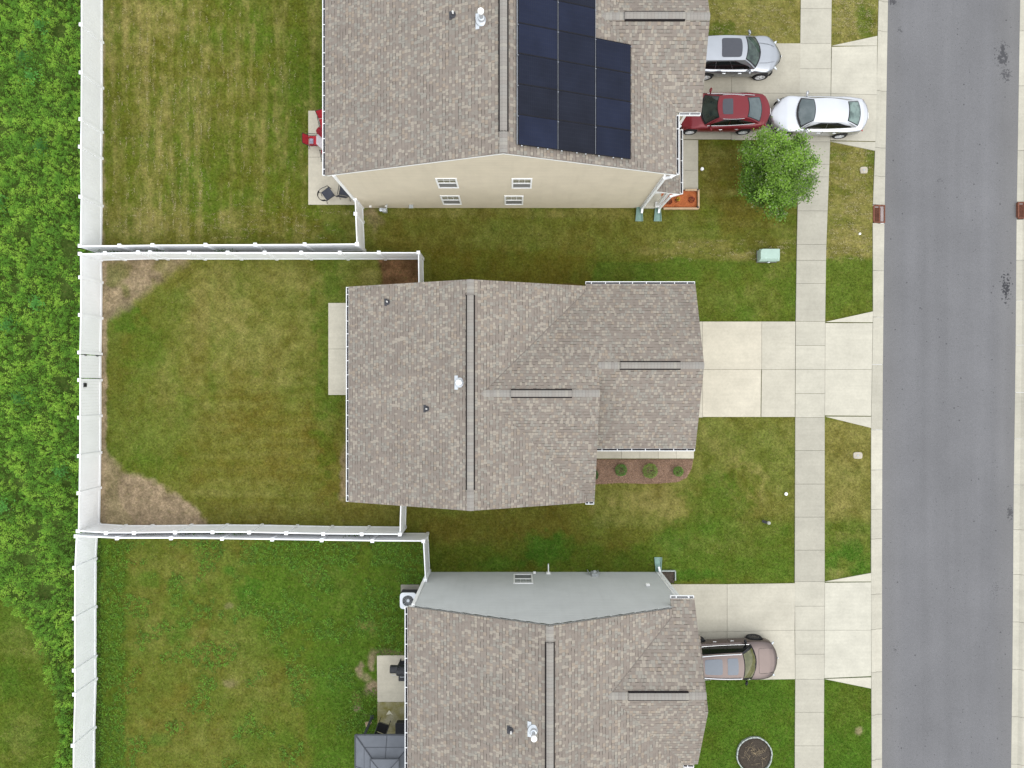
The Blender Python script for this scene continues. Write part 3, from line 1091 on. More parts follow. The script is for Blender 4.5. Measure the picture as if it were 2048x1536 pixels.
def clip_z(poly, z0, z1):
    """clip a polygon of (s, z) to a band of heights"""
    def half(pl, zz, keep_above):
        out = []
        for i in range(len(pl)):
            a, b = pl[i], pl[(i + 1) % len(pl)]
            ia = a[1] >= zz if keep_above else a[1] <= zz
            ib = b[1] >= zz if keep_above else b[1] <= zz
            if ia:
                out.append(a)
            if ia != ib:
                k = (zz - a[1]) / (b[1] - a[1])
                out.append((a[0] + (b[0] - a[0]) * k, zz))
        return out
    p = half(poly, z0, True)
    return half(p, z1, False) if p else p


def lap_wall(mb, p0, p1, outline, lap=.22, thick=.024):
    """lapped boards on the wall plane from p0 to p1 (xy); outline = [(s,z)..]; outside is to the right of p0->p1"""
    p0, p1 = Vector((p0[0], p0[1], 0)), Vector((p1[0], p1[1], 0))
    d = (p1 - p0).normalized()
    nrm = Vector((d.y, -d.x, 0))
    zt = max(q[1] for q in outline)
    z = min(q[1] for q in outline)
    while z < zt - 1e-4:
        z1 = min(z + lap, zt)
        c = clip_z(outline, z, z1)
        if len(c) >= 3:
            pts = [p0 + d * s + Vector((0, 0, zz)) + nrm * (thick * (1 - (zz - z) / lap)) for s, zz in c]
            mb.poly(pts)
            lowest = sorted([q for q in c if abs(q[1] - z) < 1e-5])
            if len(lowest) >= 2:
                a, b = lowest[0][0], lowest[-1][0]
                mb.poly([p0 + d * a + Vector((0, 0, z)), p0 + d * b + Vector((0, 0, z)), p0 + d * b + Vector((0, 0, z)) + nrm * thick, p0 + d * a + Vector((0, 0, z)) + nrm * thick])
        z = z1


def wall_frame(p0, p1):
    p0, p1 = Vector((p0[0], p0[1], 0)), Vector((p1[0], p1[1], 0))
    d = (p1 - p0).normalized()
    n = Vector((d.y, -d.x, 0))
    return p0, d, n, Matrix((d, n, Vector((0, 0, 1)))).transposed()


def window(parent, p0, p1, s0, s1, z0, z1, muntins=2):
    """double hung window on a wall: white frame, two sashes, the lower one behind a grey screen"""
    b, d, n, m = wall_frame(p0, p1)
    W, Hh = s1 - s0, z1 - z0
    mid = (z0 + z1) / 2
    fr = MB()
    e = .075
    def piece(sa, sb, za, zb, o0, o1, mb=fr):
        mb.obox(b + d * (sa + sb) / 2 + n * (o0 + o1) / 2 + Vector((0, 0, (za + zb) / 2)), (sb - sa, o1 - o0, zb - za), m)
    piece(s0, s1, z0, z0 + e, .0, .055)
    piece(s0, s1, z1 - e, z1, .0, .055)
    piece(s0, s0 + e, z0 + e, z1 - e, .0, .05)
    piece(s1 - e, s1, z0 + e, z1 - e, .0, .05)
    w = fr.build('window', M['trim'], parent)
    sh = MB()
    piece(s0 + e, s1 - e, mid - .035, mid + .035, .0, .045, sh)
    for k in range(1, muntins + 1):
        sx = s0 + e + (W - 2 * e) * k / (muntins + 1)
        piece(sx - .007, sx + .007, mid + .035, z1 - e, .012, .026, sh)
    zz = (mid + z1) / 2
    piece(s0 + e, s1 - e, zz - .006, zz + .006, .012, .024, sh)
    sh.build('sash', M['trim'], w)
    pn = MB()
    piece(s0 + e, s1 - e, mid + .035, z1 - e, .004, .018, pn)
    pn.build('pane', M['pane'], w)
    sc = MB()
    piece(s0 + e, s1 - e, z0 + e, mid - .035, .006, .022, sc)
    sc.build('window_screen', M['screen'], w)
    return w


def gutter(parent, p0, p1, z, out, step=.62, shade_debris=True):
    """open gutter along the eave from p0 to p1, top rim at z; out = xy unit vector away from the house"""
    p0, p1 = Vector((p0[0], p0[1], z)), Vector((p1[0], p1[1], z))
    d = (p1 - p0)
    L = d.length
    d = d.normalized()
    o = Vector((out[0], out[1], 0))
    m = Matrix((d, o, Vector((0, 0, 1)))).transposed()
    mid = (p0 + p1) / 2
    g = MB()
    g.obox(mid + o * .108 + Vector((0, 0, -.055)), (L, .022, .12), m)
    g.obox(mid + o * .005 + Vector((0, 0, -.062)), (L, .01, .105), m)
    g.obox(mid + o * .056 + Vector((0, 0, -.118)), (L, .082, .006), m)
    for e in (p0 + d * .008, p1 - d * .008):
        g.obox(e + o * .056 + Vector((0, 0, -.05)), (.016, .082, .112), m)
    k = max(1, int(L / step))
    for i in range(k):
        c = p0 + d * (L * (i + .5) / k + random.uniform(-.05, .05))
        g.obox(c + o * .055 + Vector((0, 0, .001)), (.026, .09, .008), m)
    gm = g.build('gutter', M['metal_white'], parent)
    if shade_debris:
        q = MB()
        q.obox(mid + o * .053 + Vector((0, 0, -.106)), (L - .05, .074, .014), m)  # dark strip standing in for the shaded trough, with some debris
        q.build('shade_leaf_debris', M['shade_debris'], gm)
    return gm


t = NT('gutter_shade_debris')
M['rail'] = worn('dull_rail', (.20, .21, .23), .5, .3, metal=.3)
M['shade_debris'] = t.out(t.ramp(t.noise(6, 4, rough=.8), [(.35, (.02, .02, .024)), (.58, (.032, .03, .034)), (.7, (.13, .075, .055))]), .9, .15)  # dark stops paint the trough's shade, the reddish stop is debris


def downspout(parent, pts, w=.075, d=.055):
    mb = MB()
    for a, b in zip(pts[:-1], pts[1:]):
        mb.bar(a, b, w, d)
    for p in pts[1:-1]:
        mb.obox(p, (w * 1.05, w * 1.05, w * 1.05))
    return mb.build('downspout', M['metal_white'], parent)


def ridge_cap(roof, p0, p1, pitch, w=.155):
    p0, p1 = Vector(p0), Vector(p1)
    d = (p1 - p0).normalized()
    s = Vector((-d.y, d.x, 0)).normalized()
    mb = MB()
    L = (p1 - p0).length
    n = max(1, int(L / .145))
    h = .028
    prof = [(-w, -w * pitch + h), (-.03, h - .008), (.03, h - .008), (w, -w * pitch + h)]
    pr = [[p + s * a + Vector((0, 0, z)) for a, z in prof] for p in (p0, p1)]
    for i in range(3):
        uv = [(0, 0), (0, 1), (L, 1), (L, 0)]
        mb.poly([pr[0][i], pr[0][i + 1], pr[1][i + 1], pr[1][i]], uv)
    for i in (0, 3):
        q = [pr[0][i], pr[1][i]]
        mb.poly([q[0], q[1], q[1] - Vector((0, 0, .03)), q[0] - Vector((0, 0, .03))])
    return mb.build('ridge_cap', M['cap'], roof)


def ridge_vent(roof, p0, p1, pitch):
    """raised vent along the ridge: a dark slotted body under a strip of cap shingles"""
    p0, p1 = Vector(p0), Vector(p1)
    d = (p1 - p0).normalized()
    s = Vector((-d.y, d.x, 0)).normalized()
    L = (p1 - p0).length
    b = MB()
    w = .188
    for sg in (-1, 1):
        q = [p + s * sg * a + Vector((0, 0, z)) for p in (p0, p1) for a, z in ((.02, .07), (w, -w * pitch + .066), (w + .012, -w * pitch - .004), (.02, 0))]
        b.add(q, [(0, 1, 5, 4), (1, 2, 6, 5), (2, 3, 7, 6), (0, 3, 2, 1), (4, 5, 6, 7)])
    vb = b.build('ridge_vent', M['dark_gap'], roof)
    c = MB()
    w = .142
    prof = [(-w, -w * pitch + .088), (-.03, .086), (.03, .086), (w, -w * pitch + .088)]
    pr = [[p + s * a + Vector((0, 0, z)) for a, z in prof] for p in (p0, p1)]
    for i in range(3):
        c.poly([pr[0][i], pr[0][i + 1], pr[1][i + 1], pr[1][i]], [(3, 0), (3, 1), (3 + L, 1), (3 + L, 0)])
    for i in (0, 3):
        c.poly([pr[0][i], pr[1][i], pr[1][i] - Vector((0, 0, .018)), pr[0][i] - Vector((0, 0, .018))])
    for k in (0, 1):
        c.poly([pr[k][0], pr[k][1], pr[k][2], pr[k][3], pr[k][3] - Vector((0, 0, .03)), pr[k][0] - Vector((0, 0, .03))])
    c.build('ridge_vent_cover', M['cap'], roof)
    return vb


def boot_pipe(house, x, y, z, slope, big=False):
    """plumbing or flue pipe through the roof; slope = z change per metre towards +x"""
    n = Vector((-slope, 0, 1)).normalized()
    xx = Vector((1, 0, slope)).normalized()
    m = Matrix((xx, n.cross(xx), n)).transposed()
    c = Vector((x, y, z))
    sg = 1 if slope > 0 else -1
    if not big:
        p = MB()
        p.lathe([(.032, 0), (.034, .34), (.022, .345), (.022, .2)], (x, y, z - .05), 14)
        pipe = p.build('vent_pipe', M['white_plastic'], house, smooth=False)
        f = MB()
        f.obox(c + n * .012 - xx * sg * .11, (.12, .33, .014), m)
        f.lathe([(.135, -.05), (.125, .03), (.085, .06), (.05, .13), (.036, .145)], (x, y, z), 18)
        f.build('flashing', M['lead'], pipe)
    else:
        p = MB()
        p.lathe([(.075, -.1), (.075, .66)], (x, y, z), 18)
        pipe = p.build('flue_pipe', M['galv'], house)
        f = MB()
        f.obox(c + n * .012 - xx * sg * .17, (.16, .62, .014), m)
        f.lathe([(.24, -.06), (.22, .03), (.13, .10), (.095, .2), (.09, .22)], (x, y, z), 20)
        f.lathe([(.115, .2), (.115, .235), (.08, .25)], (x, y, z), 18)
        f.build('flashing', M['galv'], pipe)
        cp = MB()
        cp.lathe([(.085, .64), (.12, .66), (.125, .74), (.10, .79), (.0, .805)], (x, y, z), 20)
        cp.build('flue_cap', M['white_plastic'], pipe)
    return pipe


def fascia(mb, p0, p1, h=.17, t=.03):
    """board under a roof edge following it from p0 to p1 (top edge line)"""
    p0, p1 = Vector(p0), Vector(p1)
    d = p1 - p0
    s = Vector((-d.y, d.x, 0)).normalized() * t / 2
    up = Vector((0, 0, -.062))
    dn = Vector((0, 0, -.062 - h))
    q = [p0 + s + up, p0 - s + up, p0 - s + dn, p0 + s + dn, p1 + s + up, p1 - s + up, p1 - s + dn, p1 + s + dn]
    mb.add(q, [(0, 1, 2, 3), (7, 6, 5, 4), (0, 4, 5, 1), (1, 5, 6, 2), (2, 6, 7, 3), (3, 7, 4, 0)])


def plain_door(parent, p0, p1, s0, s1, z0, z1, mat, garage=False):
    b, d, n, m = wall_frame(p0, p1)
    q = MB()
    if garage:
        k = 4
        hh = (z1 - z0) / k
        for i in range(k):
            q.obox(b + d * (s0 + s1) / 2 + n * .02 + Vector((0, 0, z0 + hh * (i + .5))), (s1 - s0, .05, hh - .012), m)
            for j in range(8):
                w = (s1 - s0) / 8
                q.obox(b + d * (s0 + w * (j + .5)) + n * .047 + Vector((0, 0, z0 + hh * (i + .5))), (w * .78, .012, hh * .62), m)
        dr = q.build('garage_door', mat, parent)
        f = MB()
        for sa, sb, za, zb in ((s0 - .12, s0, z0, z1), (s1, s1 + .12, z0, z1), (s0 - .12, s1 + .12, z1, z1 + .12)):
            f.obox(b + d * (sa + sb) / 2 + n * .03 + Vector((0, 0, (za + zb) / 2)), (sb - sa, .07, zb - za), m)
        f.build('door_frame', M['trim'], dr)
        return dr
    q.obox(b + d * (s0 + s1) / 2 + n * .02 + Vector((0, 0, (z0 + z1) / 2)), (s1 - s0, .05, z1 - z0), m)
    for za, zb in ((.15, .45), (.5, .9)):
        for sa, sb in ((.14, .46), (.54, .86)):
            W, Z = s1 - s0, z1 - z0
            q.obox(b + d * (s0 + W * (sa + sb) / 2) + n * .05 + Vector((0, 0, z0 + Z * (za + zb) / 2)), (W * (sb - sa), .012, Z * (zb - za)), m)
    dr = q.build('door', mat, parent)
    f = MB()
    for sa, sb, za, zb in ((s0 - .1, s0, z0, z1), (s1, s1 + .1, z0, z1), (s0 - .1, s1 + .1, z1, z1 + .1)):
        f.obox(b + d * (sa + sb) / 2 + n * .03 + Vector((0, 0, (za + zb) / 2)), (sb - sa, .07, zb - za), m)
    f.build('door_frame', M['trim'], dr)
    hd = MB()
    hd.lathe([(.03, 0), (.03, .02), (.012, .03), (.03, .06), (.0, .08)], tuple(b + d * (s1 - .09) + n * .05 + Vector((0, 0, z0 + .95))), 10)
    hd.build('handle', M['chrome'], dr)
    return dr


def corner_board(parent, x, y, z0, z1, w=.10):
    mb = MB()
    mb.box(x - w / 2, x + w / 2, y - w / 2, y + w / 2, z0, z1)
    return mb.build('corner_board', M['trim'], parent)


def valley(roof, p0, p1):
    mb = MB()
    p0, p1 = Vector(p0), Vector(p1)
    d = (p1 - p0).normalized()
    s = Vector((-d.y, d.x, 0)).normalized() * .02
    up = Vector((0, 0, .014))
    mb.poly([p0 - s + up, p0 + s + up, p1 + s + up, p1 - s + up])
    return mb.build('valley_strip', M['valley'], roof)


M['valley'] = worn('valley_metal', (.155, .134, .116), .8, .2, amt=.15)

# ------------------------------------------------------------------ the middle house, one storey
house = thing('house', 'single storey house in the middle with plain brown shingle roof and a front garage gable', 'house', (0, 0, 0), 'houses in a row along the street')
XL, XR, YN, YS, ZE, ZR, PT = -7.69, -1.82, 4.58, -5.55, 3.0, 5.348, .40
ZA, AN, AS, AR = 3.10, 4.69, -5.53, -.42
zA = ZA + .4 * (AN - AR)                     # ridge of the wide cross gable
zB = ZA + .4 * (AN - .83)                    # ridge of the garage gable
XA, XB = 3.87, 8.60
mz = lambda x: ZR - .4 * (x - XR)
rf = MB()
roof_plane(rf, [(XL, YN, ZE), (XR, YN, ZR), (XR, YS, ZR), (XL, YS, ZE)], (0, 1, 0), (1, 0, 0))
xv = XR + (ZR - zA) / .4
roof_plane(rf, [(XR, YN, ZR), (3.45, YN, mz(3.45)), (3.45, 4.34, mz(3.45)), (xv, AR, zA), (XR, AR, ZR)], (0, 1, 0), (-1, 0, 0))
roof_plane(rf, [(XR, AR, ZR), (xv, AR, zA), (3.45, -5.18, mz(3.45)), (3.45, YS, mz(3.45)), (XR, YS, ZR)], (0, 1, 0), (-1, 0, 0))
zn = lambda y: ZA + .4 * (AN - y)
roof_plane(rf, [(xv, AR, zA), (XA, AR, zA), (XA, .83, zB), (XB, .83, zB), (XB, AN, ZA), (3.45, AN, ZA), (3.45, 4.34, zn(4.34))], (1, 0, 0), (0, -1, 0))
zs = lambda y: ZA + .4 * (y - AS)
roof_plane(rf, [(xv, AR, zA), (XA, AR, zA), (XA, AS, ZA), (3.45, AS, ZA), (3.45, -5.18, zs(-5.18))], (1, 0, 0), (0, 1, 0))
roof_plane(rf, [(3.62, .83, zB), (XB, .83, zB), (XB, -3.03, ZA), (3.62, -3.03, ZA)], (1, 0, 0), (0, 1, 0))
roof = rf.build('roof', M['shingle'], house)
ridge_cap(roof, (XR, YN, ZR), (XR, YS, ZR), PT)
ridge_cap(roof, (xv - .25, AR, zA), (XA, AR, zA), PT)
ridge_cap(roof, (XA - .02, .83, zB), (XB, .83, zB), PT)
ridge_vent(roof, (XR, at(0, 590, 5.35).y, ZR), (XR, at(0, 980, 5.35).y, ZR), PT)
ridge_vent(roof, (at(1022, 0, 5.15).x, AR, zA), (at(1144, 0, 5.15).x, AR, zA), PT)
ridge_vent(roof, (at(1241, 0, 4.7).x, .83, zB), (at(1362, 0, 4.7).x, .83, zB), PT)
valley(roof, (xv, AR, zA), (3.45, 4.34, zn(4.34)))
fa = MB()
for a, b in (((XL + .02, YN - .03, ZE), (XR, YN - .03, ZR)), ((XR, YN - .03, ZR), (3.43, YN - .03, mz(3.45))), ((XL + .02, YS + .03, ZE), (XR, YS + .03, ZR)), ((XR, YS + .03, ZR), (3.43, YS + .03, mz(3.45))),
             ((XL + .03, YN - .05, ZE), (XL + .03, YS + .05, ZE)), ((XA - .03, AR, zA), (XA - .03, AS + .02, ZA)), ((XA - .03, AR, zA), (XA - .03, .83, zB)),
             ((XB - .03, .83, zB), (XB - .03, AN - .02, ZA)), ((XB - .03, .83, zB), (XB - .03, -3.01, ZA)), ((3.5, AN - .03, ZA), (XB - .06, AN - .03, ZA)), ((3.9, -3.0, ZA), (XB - .06, -3.0, ZA)), ((3.47, AS + .03, ZA), (XA - .06, AS + .03, ZA))):
    fascia(fa, a, b)
fa.build('fascia', M['trim'], house)
gutter(house, (XL, YS + .02), (XL, YN - .02), ZE - .01, (-1, 0))
gutter(house, (3.45, AN), (XB - .02, AN), ZA - .01, (0, 1))
gutter(house, (3.9, -3.03), (XB - .02, -3.03), ZA - .01, (0, -1))
gutter(house, (3.45, AS), (XA - .02, AS), ZA - .01, (0, -1), .2)
wl = MB()
cw = HOUSE_POLY['C']
zt = 3.0
lap_wall(wl, (-7.3, 4.45), (-7.3, -5.4), [(0, 0), (9.85, 0), (9.85, zt), (0, zt)])
lap_wall(wl, (-7.3, -5.4), (3.55, -5.4), [(0, 0), (10.85, 0), (10.85, zt), (5.48, 5.2), (0, zt)])
lap_wall(wl, (3.55, -5.4), (3.55, 4.4), [(0, 0), (9.8, 0), (9.8, zt), (4.98, 4.95), (0, zt)])
lap_wall(wl, (3.55, -2.75), (8.25, -2.75), [(0, 0), (4.7, 0), (4.7, zt), (0, zt)])
lap_wall(wl, (8.25, -2.75), (8.25, 4.4), [(0, 0), (7.15, 0), (7.15, zt), (3.58, 4.45), (0, zt)])
lap_wall(wl, (8.25, 4.4), (-7.3, 4.45), [(0, 0), (15.55, 0), (15.55, zt), (10.07, 5.2), (4.75, zt), (0, zt)])
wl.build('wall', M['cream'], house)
MB().box(XL + .06, -7.31, YS + .06, YN - .06, 2.88, 2.90).build('soffit', M['trim'], house)
MB().box(3.6, 8.5, 4.46, AN - .06, 2.95, 2.97).build('soffit', M['trim'], house)
MB().box(3.9, 8.5, -2.99, -2.79, 2.95, 2.97).build('soffit', M['trim'], house)
for x, y in ((-7.31, 4.46), (-7.31, -5.41), (3.56, -5.41), (8.26, -2.76), (8.26, 4.41)):
    corner_board(house, x, y, 0, 2.86)
window(house, (-7.3, 4.45), (-7.3, -5.4), 1.2, 2.4, .9, 2.3)
window(house, (-7.3, 4.45), (-7.3, -5.4), 6.6, 7.8, .9, 2.3)
plain_door(house, (-7.3, 4.45), (-7.3, -5.4), 2.9, 4.7, .1, 2.2, M['panel_door'])
window(house, (-7.3, -5.4), (3.55, -5.4), 3.2, 4.1, .9, 2.3)
window(house, (3.55, -5.4), (3.55, 4.4), .7, 1.9, .8, 2.3)
window(house, (8.25, 4.4), (-7.3, 4.45), 9.6, 10.5, .9, 2.3)
plain_door(house, (3.55, -2.75), (8.25, -2.75), .35, 1.3, .05, 2.1, M['panel_door'])
plain_door(house, (8.25, -2.75), (8.25, 4.4), 1.15, 6.05, .04, 2.25, M['panel_door'], True)
downspout(house, [(XL - .06, 4.4, 2.88), (-7.36, 4.44, 2.6), (-7.36, 4.44, .1)])
downspout(house, [(8.4, 4.75, 2.97), (8.2, 4.47, 2.7), (8.2, 4.47, .1)])
downspout(house, [(XL - .06, -5.3, 2.88), (-7.36, -5.36, 2.6), (-7.36, -5.36, .1)])
lz = lambda x: ZE + .4 * (x - XL)
for px, py, big in ((773, 602.5, False), (852, 818, False), (917, 765, True)):
    p = at(px, py, 4.2)
    for _ in range(4):
        p = at(px, py, lz(p.x) + (.35 if not big else .75))
    boot_pipe(house, p.x, p.y, lz(p.x), .4, big)

# ------------------------------------------------------------------ the neighbour above, two storeys, solar panels
house = thing('house', 'beige two storey house with dark solar panels on its roof, at the top', 'house', (0, 13.5, 0), 'houses in a row along the street')
XL, XR, XE, YS, YN, ZE, ZR, PT = -8.05, -.33, 7.06, 8.99, 18.95, 5.83, 8.80, .385
mz = lambda x: ZR - .385 * (x - XR)
GS, GR, GN, GX1, gz = 11.67, 15.13, 18.59, 8.14, 5.90
gzr = gz + .385 * (GR - GS)
rf = MB()
roof_plane(rf, [(XL, YS, ZE), (XR, YS, ZR), (XR, YN, ZR), (XL, YN, ZE)], (0, 1, 0), (1, 0, 0))
xv = XR + (ZR - gzr) / .385
yv = GS + (mz(XE) - gz) / .385
roof_plane(rf, [(XR, YS, ZR), (XE, YS, mz(XE)), (XE, yv, mz(XE)), (xv, GR, gzr), (XR, GR, ZR)], (0, 1, 0), (-1, 0, 0))
roof_plane(rf, [(XR, GR, ZR), (xv, GR, gzr), (XE, 2 * GR - yv, mz(XE)), (XE, YN, mz(XE)), (XR, YN, ZR)], (0, 1, 0), (-1, 0, 0))
roof_plane(rf, [(xv, GR, gzr), (GX1, GR, gzr), (GX1, GS, gz), (XE, GS, gz), (XE, yv, mz(XE))], (1, 0, 0), (0, 1, 0))
roof_plane(rf, [(xv, GR, gzr), (GX1, GR, gzr), (GX1, GN, gz), (XE, GN, gz), (XE, 2 * GR - yv, mz(XE))], (1, 0, 0), (0, -1, 0))
roof = rf.build('roof', M['shingle'], house)
ridge_cap(roof, (XR, YS, ZR), (XR, YN, ZR), PT)
ridge_cap(roof, (xv - .2, GR, gzr), (GX1, GR, gzr), PT)
ridge_vent(roof, (XR, at(0, 262, 8.8).y, ZR), (XR, 18.0, ZR), PT)
ridge_vent(roof, (at(1250, 0, 7.3).x, GR, gzr), (at(1371, 0, 7.3).x, GR, gzr), PT)
pr = MB()
PX0, PX1, PZ0, PZ1, PY0, PY1 = 6.62, 7.95, 3.42, 2.90, 8.98, 12.02
roof_plane(pr, [(PX0, PY0, PZ0), (PX1, PY0, PZ1), (PX1, PY1, PZ1), (PX0, PY1, PZ0)], (0, 1, 0), (-1, 0, 0))
porch = pr.build('porch_roof', M['shingle'], house)
fa = MB()
for a, b in (((XL + .02, YS + .03, ZE), (XR, YS + .03, ZR)), ((XR, YS + .03, ZR), (XE - .02, YS + .03, mz(XE))), ((XL + .03, YS + .05, ZE), (XL + .03, YN, ZE)), ((XE - .03, YS + .05, mz(XE)), (XE - .03, GS, mz(XE))),
             ((XE, GS + .03, gz), (GX1 - .05, GS + .03, gz)), ((GX1 - .03, GS + .02, gz), (GX1 - .03, GR, gzr)), ((GX1 - .03, GR, gzr), (GX1 - .03, GN, gz)),
             ((PX1 - .03, PY0 + .05, PZ1), (PX1 - .03, PY1 - .02, PZ1)), ((PX0 + .1, PY0 + .03, PZ0 - .04), (PX1 - .02, PY0 + .03, PZ1))):
    fascia(fa, a, b)
fa.build('fascia', M['trim'], house)
gutter(house, (XL, YS + .0), (XL, YN), ZE - .01, (-1, 0))
gutter(house, (XE, YS + .0), (XE, GS - .13), mz(XE) - .01, (1, 0), .86)
gutter(house, (XE + .14, GS), (GX1 - .03, GS), gz - .01, (0, -1), .5)
gutter(house, (PX1, PY0), (PX1, PY1), PZ1 - .01, (1, 0), .8)
sw_, se_ = (-7.7, 9.05), (6.59, 9.05)
wl = MB()
gl = lambda x: 5.78 + .385 * (x + 8.05) if x < XR else mz(x) - .08
wt = lambda s: gl(-7.7 + s)
lap_wall(wl, sw_, se_, [(0, 0), (14.29, 0), (14.29, mz(6.59) - .08), (7.37, ZR - .09), (0, gl(-7.7) - .05)])
lap_wall(wl, (-7.7, 18.8), (-7.7, 9.05), [(0, 0), (9.75, 0), (9.75, 5.8), (0, 5.8)])
lap_wall(wl, (6.59, 9.05), (6.59, 12.0), [(0, 0), (2.95, 0), (2.95, 5.95), (0, 5.95)])
lap_wall(wl, (6.59, 12.0), (7.7, 12.0), [(0, 0), (1.11, 0), (1.11, 5.85), (0, 5.85)])
lap_wall(wl, (7.7, 12.0), (7.7, 18.3), [(0, 0), (6.3, 0), (6.3, 5.9), (3.13, 7.05), (0, 5.9)])
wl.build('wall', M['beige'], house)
MB().box(XL + .06, -7.71, YS + .06, YN, 5.70, 5.72).build('soffit', M['trim'], house)
MB().box(6.61, XE - .06, YS + .06, 11.95, 5.80, 5.82).build('soffit', M['trim'], house)
MB().box(6.64, 7.85, PY0 + .06, PY1 - .06, 2.74, 2.76).build('soffit', M['trim'], house)
corner_board(house, -7.7, 9.04, 0, 5.72, .13)
corner_board(house, 6.60, 9.04, 0, 5.78, .10)
corner_board(house, 7.70, 12.0, 0, 5.70, .13)
s_ = lambda x: x + 7.7
for x0, x1, z0, z1 in ((-3.38, -2.43, 3.74, 5.28), (-3.46, -2.51, .75, 2.4), (-.02, .90, 3.70, 5.22), (-.37, .56, .72, 2.36)):
    window(house, sw_, se_, s_(x0), s_(x1), z0, z1)
plain_door(house, (-7.7, 18.8), (-7.7, 9.05), 4.4, 6.2, .1, 2.2, M['panel_door'])
window(house, (-7.7, 18.8), (-7.7, 9.05), 7.2, 8.4, .9, 2.3)
window(house, (-7.7, 18.8), (-7.7, 9.05), 7.2, 8.4, 3.7, 5.1)
window(house, (6.59, 9.05), (6.59, 12.0), 1.2, 2.3, 3.9, 5.2)
plain_door(house, (6.59, 9.05), (6.59, 12.0), 1.5, 2.45, .15, 2.25, worn('dark_door', (.10, .03, .03)))
plain_door(house, (7.7, 12.0), (7.7, 18.3), .6, 5.4, .04, 2.2, M['panel_door'], True)
window(house, (7.7, 12.0), (7.7, 18.3), 1.0, 2.1, 3.7, 5.1)
window(house, (7.7, 12.0), (7.7, 18.3), 4.0, 5.1, 3.7, 5.1)
downspout(house, [(XE + .06, 9.06, 5.85), (6.86, 8.94, 5.72), (6.63, 8.94, 5.5), (6.63, 8.94, .25), (6.63, 8.74, .12)], .10, .08)
downspout(house, [(PX1 + .06, 9.03, 2.80), (7.55, 8.93, 2.62), (7.50, 8.93, .25), (7.50, 8.75, .12)], .10, .08)
pp = MB()
pp.box(7.36, 7.52, 9.05, 9.21, .15, 2.76)
pp.box(7.30, 7.58, 8.99, 9.27, .15, .3)
pp.build('porch_post', M['trim'], house)
ps = MB()
ps.tone = tone(1.05)
ps.box(6.58, 7.62, 8.99, 11.98, -.1, .16)
ps.build('porch_floor', M['concrete'], house, col=True)
# little fittings on the side wall
def wallbox(name, parent, c, size, mat, face=-1, hood=False):
    mb = MB()
    x, y, z = c
    w, d, h = size
    mb.box(x - w / 2, x + w / 2, min(y, y + face * d), max(y, y + face * d), z - h / 2, z + h / 2)
    if hood:
        mb.box(x - w * .6, x + w * .6, min(y, y + face * d * 1.5), max(y, y + face * d * 1.5), z + h / 2, z + h / 2 + .02)
    return mb.build(name, mat, parent, bevel=.01)


wallbox('dryer_vent', house, (at(823, 0, .5).x, 9.03, .55), (.18, .12, .18), M['grey_plastic'], -1, True)
wallbox('outlet_cover', house, (at(741, 0, .4).x, 9.03, .42), (.12, .08, .14), M['white_plastic'])
wallbox('outlet_cover', house, (at(772, 0, .5).x, 9.03, .45), (.12, .08, .14), M['white_plastic'])
# gas meter on pipes
gm = MB()
gx = at(770, 0, .5).x
gm.box(gx - .12, gx + .1, 8.68, 8.86, .35, .68)
gm.lathe([(.09, 0), (.09, .1), (.0, .13)], (gx - .2, 8.8, .5), 12)
gm.tube([(gx - .2, 8.82, 0), (gx - .2, 8.82, .75), (gx + .14, 8.82, .75), (gx + .14, 8.95, .75), (gx + .14, 9.04, .75)], .025, 8)
gm.tube([(gx, 8.77, .68), (gx, 8.77, .76)], .025, 8)
gm.build('gas_meter', M['galv'], house, bevel=.01)
# flue and pipe near the ridge
lz = lambda x: ZE + .385 * (x - XL)
p = at(906, 27, 8.2)
for _ in range(4):
    p = at(906, 27, lz(p.x) + .12)
boot_pipe(house, p.x, p.y, lz(p.x), .385)
p = at(963, 40, 8.4)
for _ in range(4):
    p = at(963, 40, lz(p.x) + .05)
boot_pipe(house, p.x, p.y, lz(p.x), .385, True)
# solar panels
sx = Vector((1, 0, -.385)).normalized()
sn = Vector((.385, 0, 1)).normalized()
smt = Matrix((sx, Vector((0, 1, 0)), sn)).transposed()
def on_roof(x, y, up):
    return Vector((x, y, mz(x))) + sn * up


colx = [at(1033, 0, 8.7).x, at(1113.5, 0, 8.15).x, at(1188.5, 0, 7.52).x, at(1260, 0, 6.98).x]
RH, Y0P = 1.19, 9.33
for ci, rows in enumerate((6, 6, 4)):
    xa, xb = colx[ci] + .012, colx[ci + 1] - .012
    L = (xb - xa) / sx.x
    for k in range(rows):
        c = on_roof((xa + xb) / 2, Y0P + RH * (k + .5), .13)
        fm = MB()
        W2, H2 = L / 2, RH / 2 - .002
        for u0, u1, v0, v1 in ((-W2, W2, -H2, -H2 + .022), (-W2, W2, H2 - .022, H2), (-W2, -W2 + .022, -H2 + .022, H2 - .022), (W2 - .022, W2, -H2 + .022, H2 - .022)):
            fm.obox(c + sx * (u0 + u1) / 2 + Vector((0, (v0 + v1) / 2, 0)), (u1 - u0, v1 - v0, .042), smt)
        q = MB()
        cs = [c + sx * a + Vector((0, b, 0)) + sn * .012 for a, b in ((-W2 + .02, -H2 + .02), (W2 - .02, -H2 + .02), (W2 - .02, H2 - .02), (-W2 + .02, H2 - .02))]
        q.poly(cs, [(0, 0), (L, 0), (L, RH), (0, RH)])
        q.poly([p - sn * .02 for p in cs[::-1]])
        pn = q.build('solar_panel', M['solar'], house)
        fm.build('panel_frame', M['solar_frame'], pn)
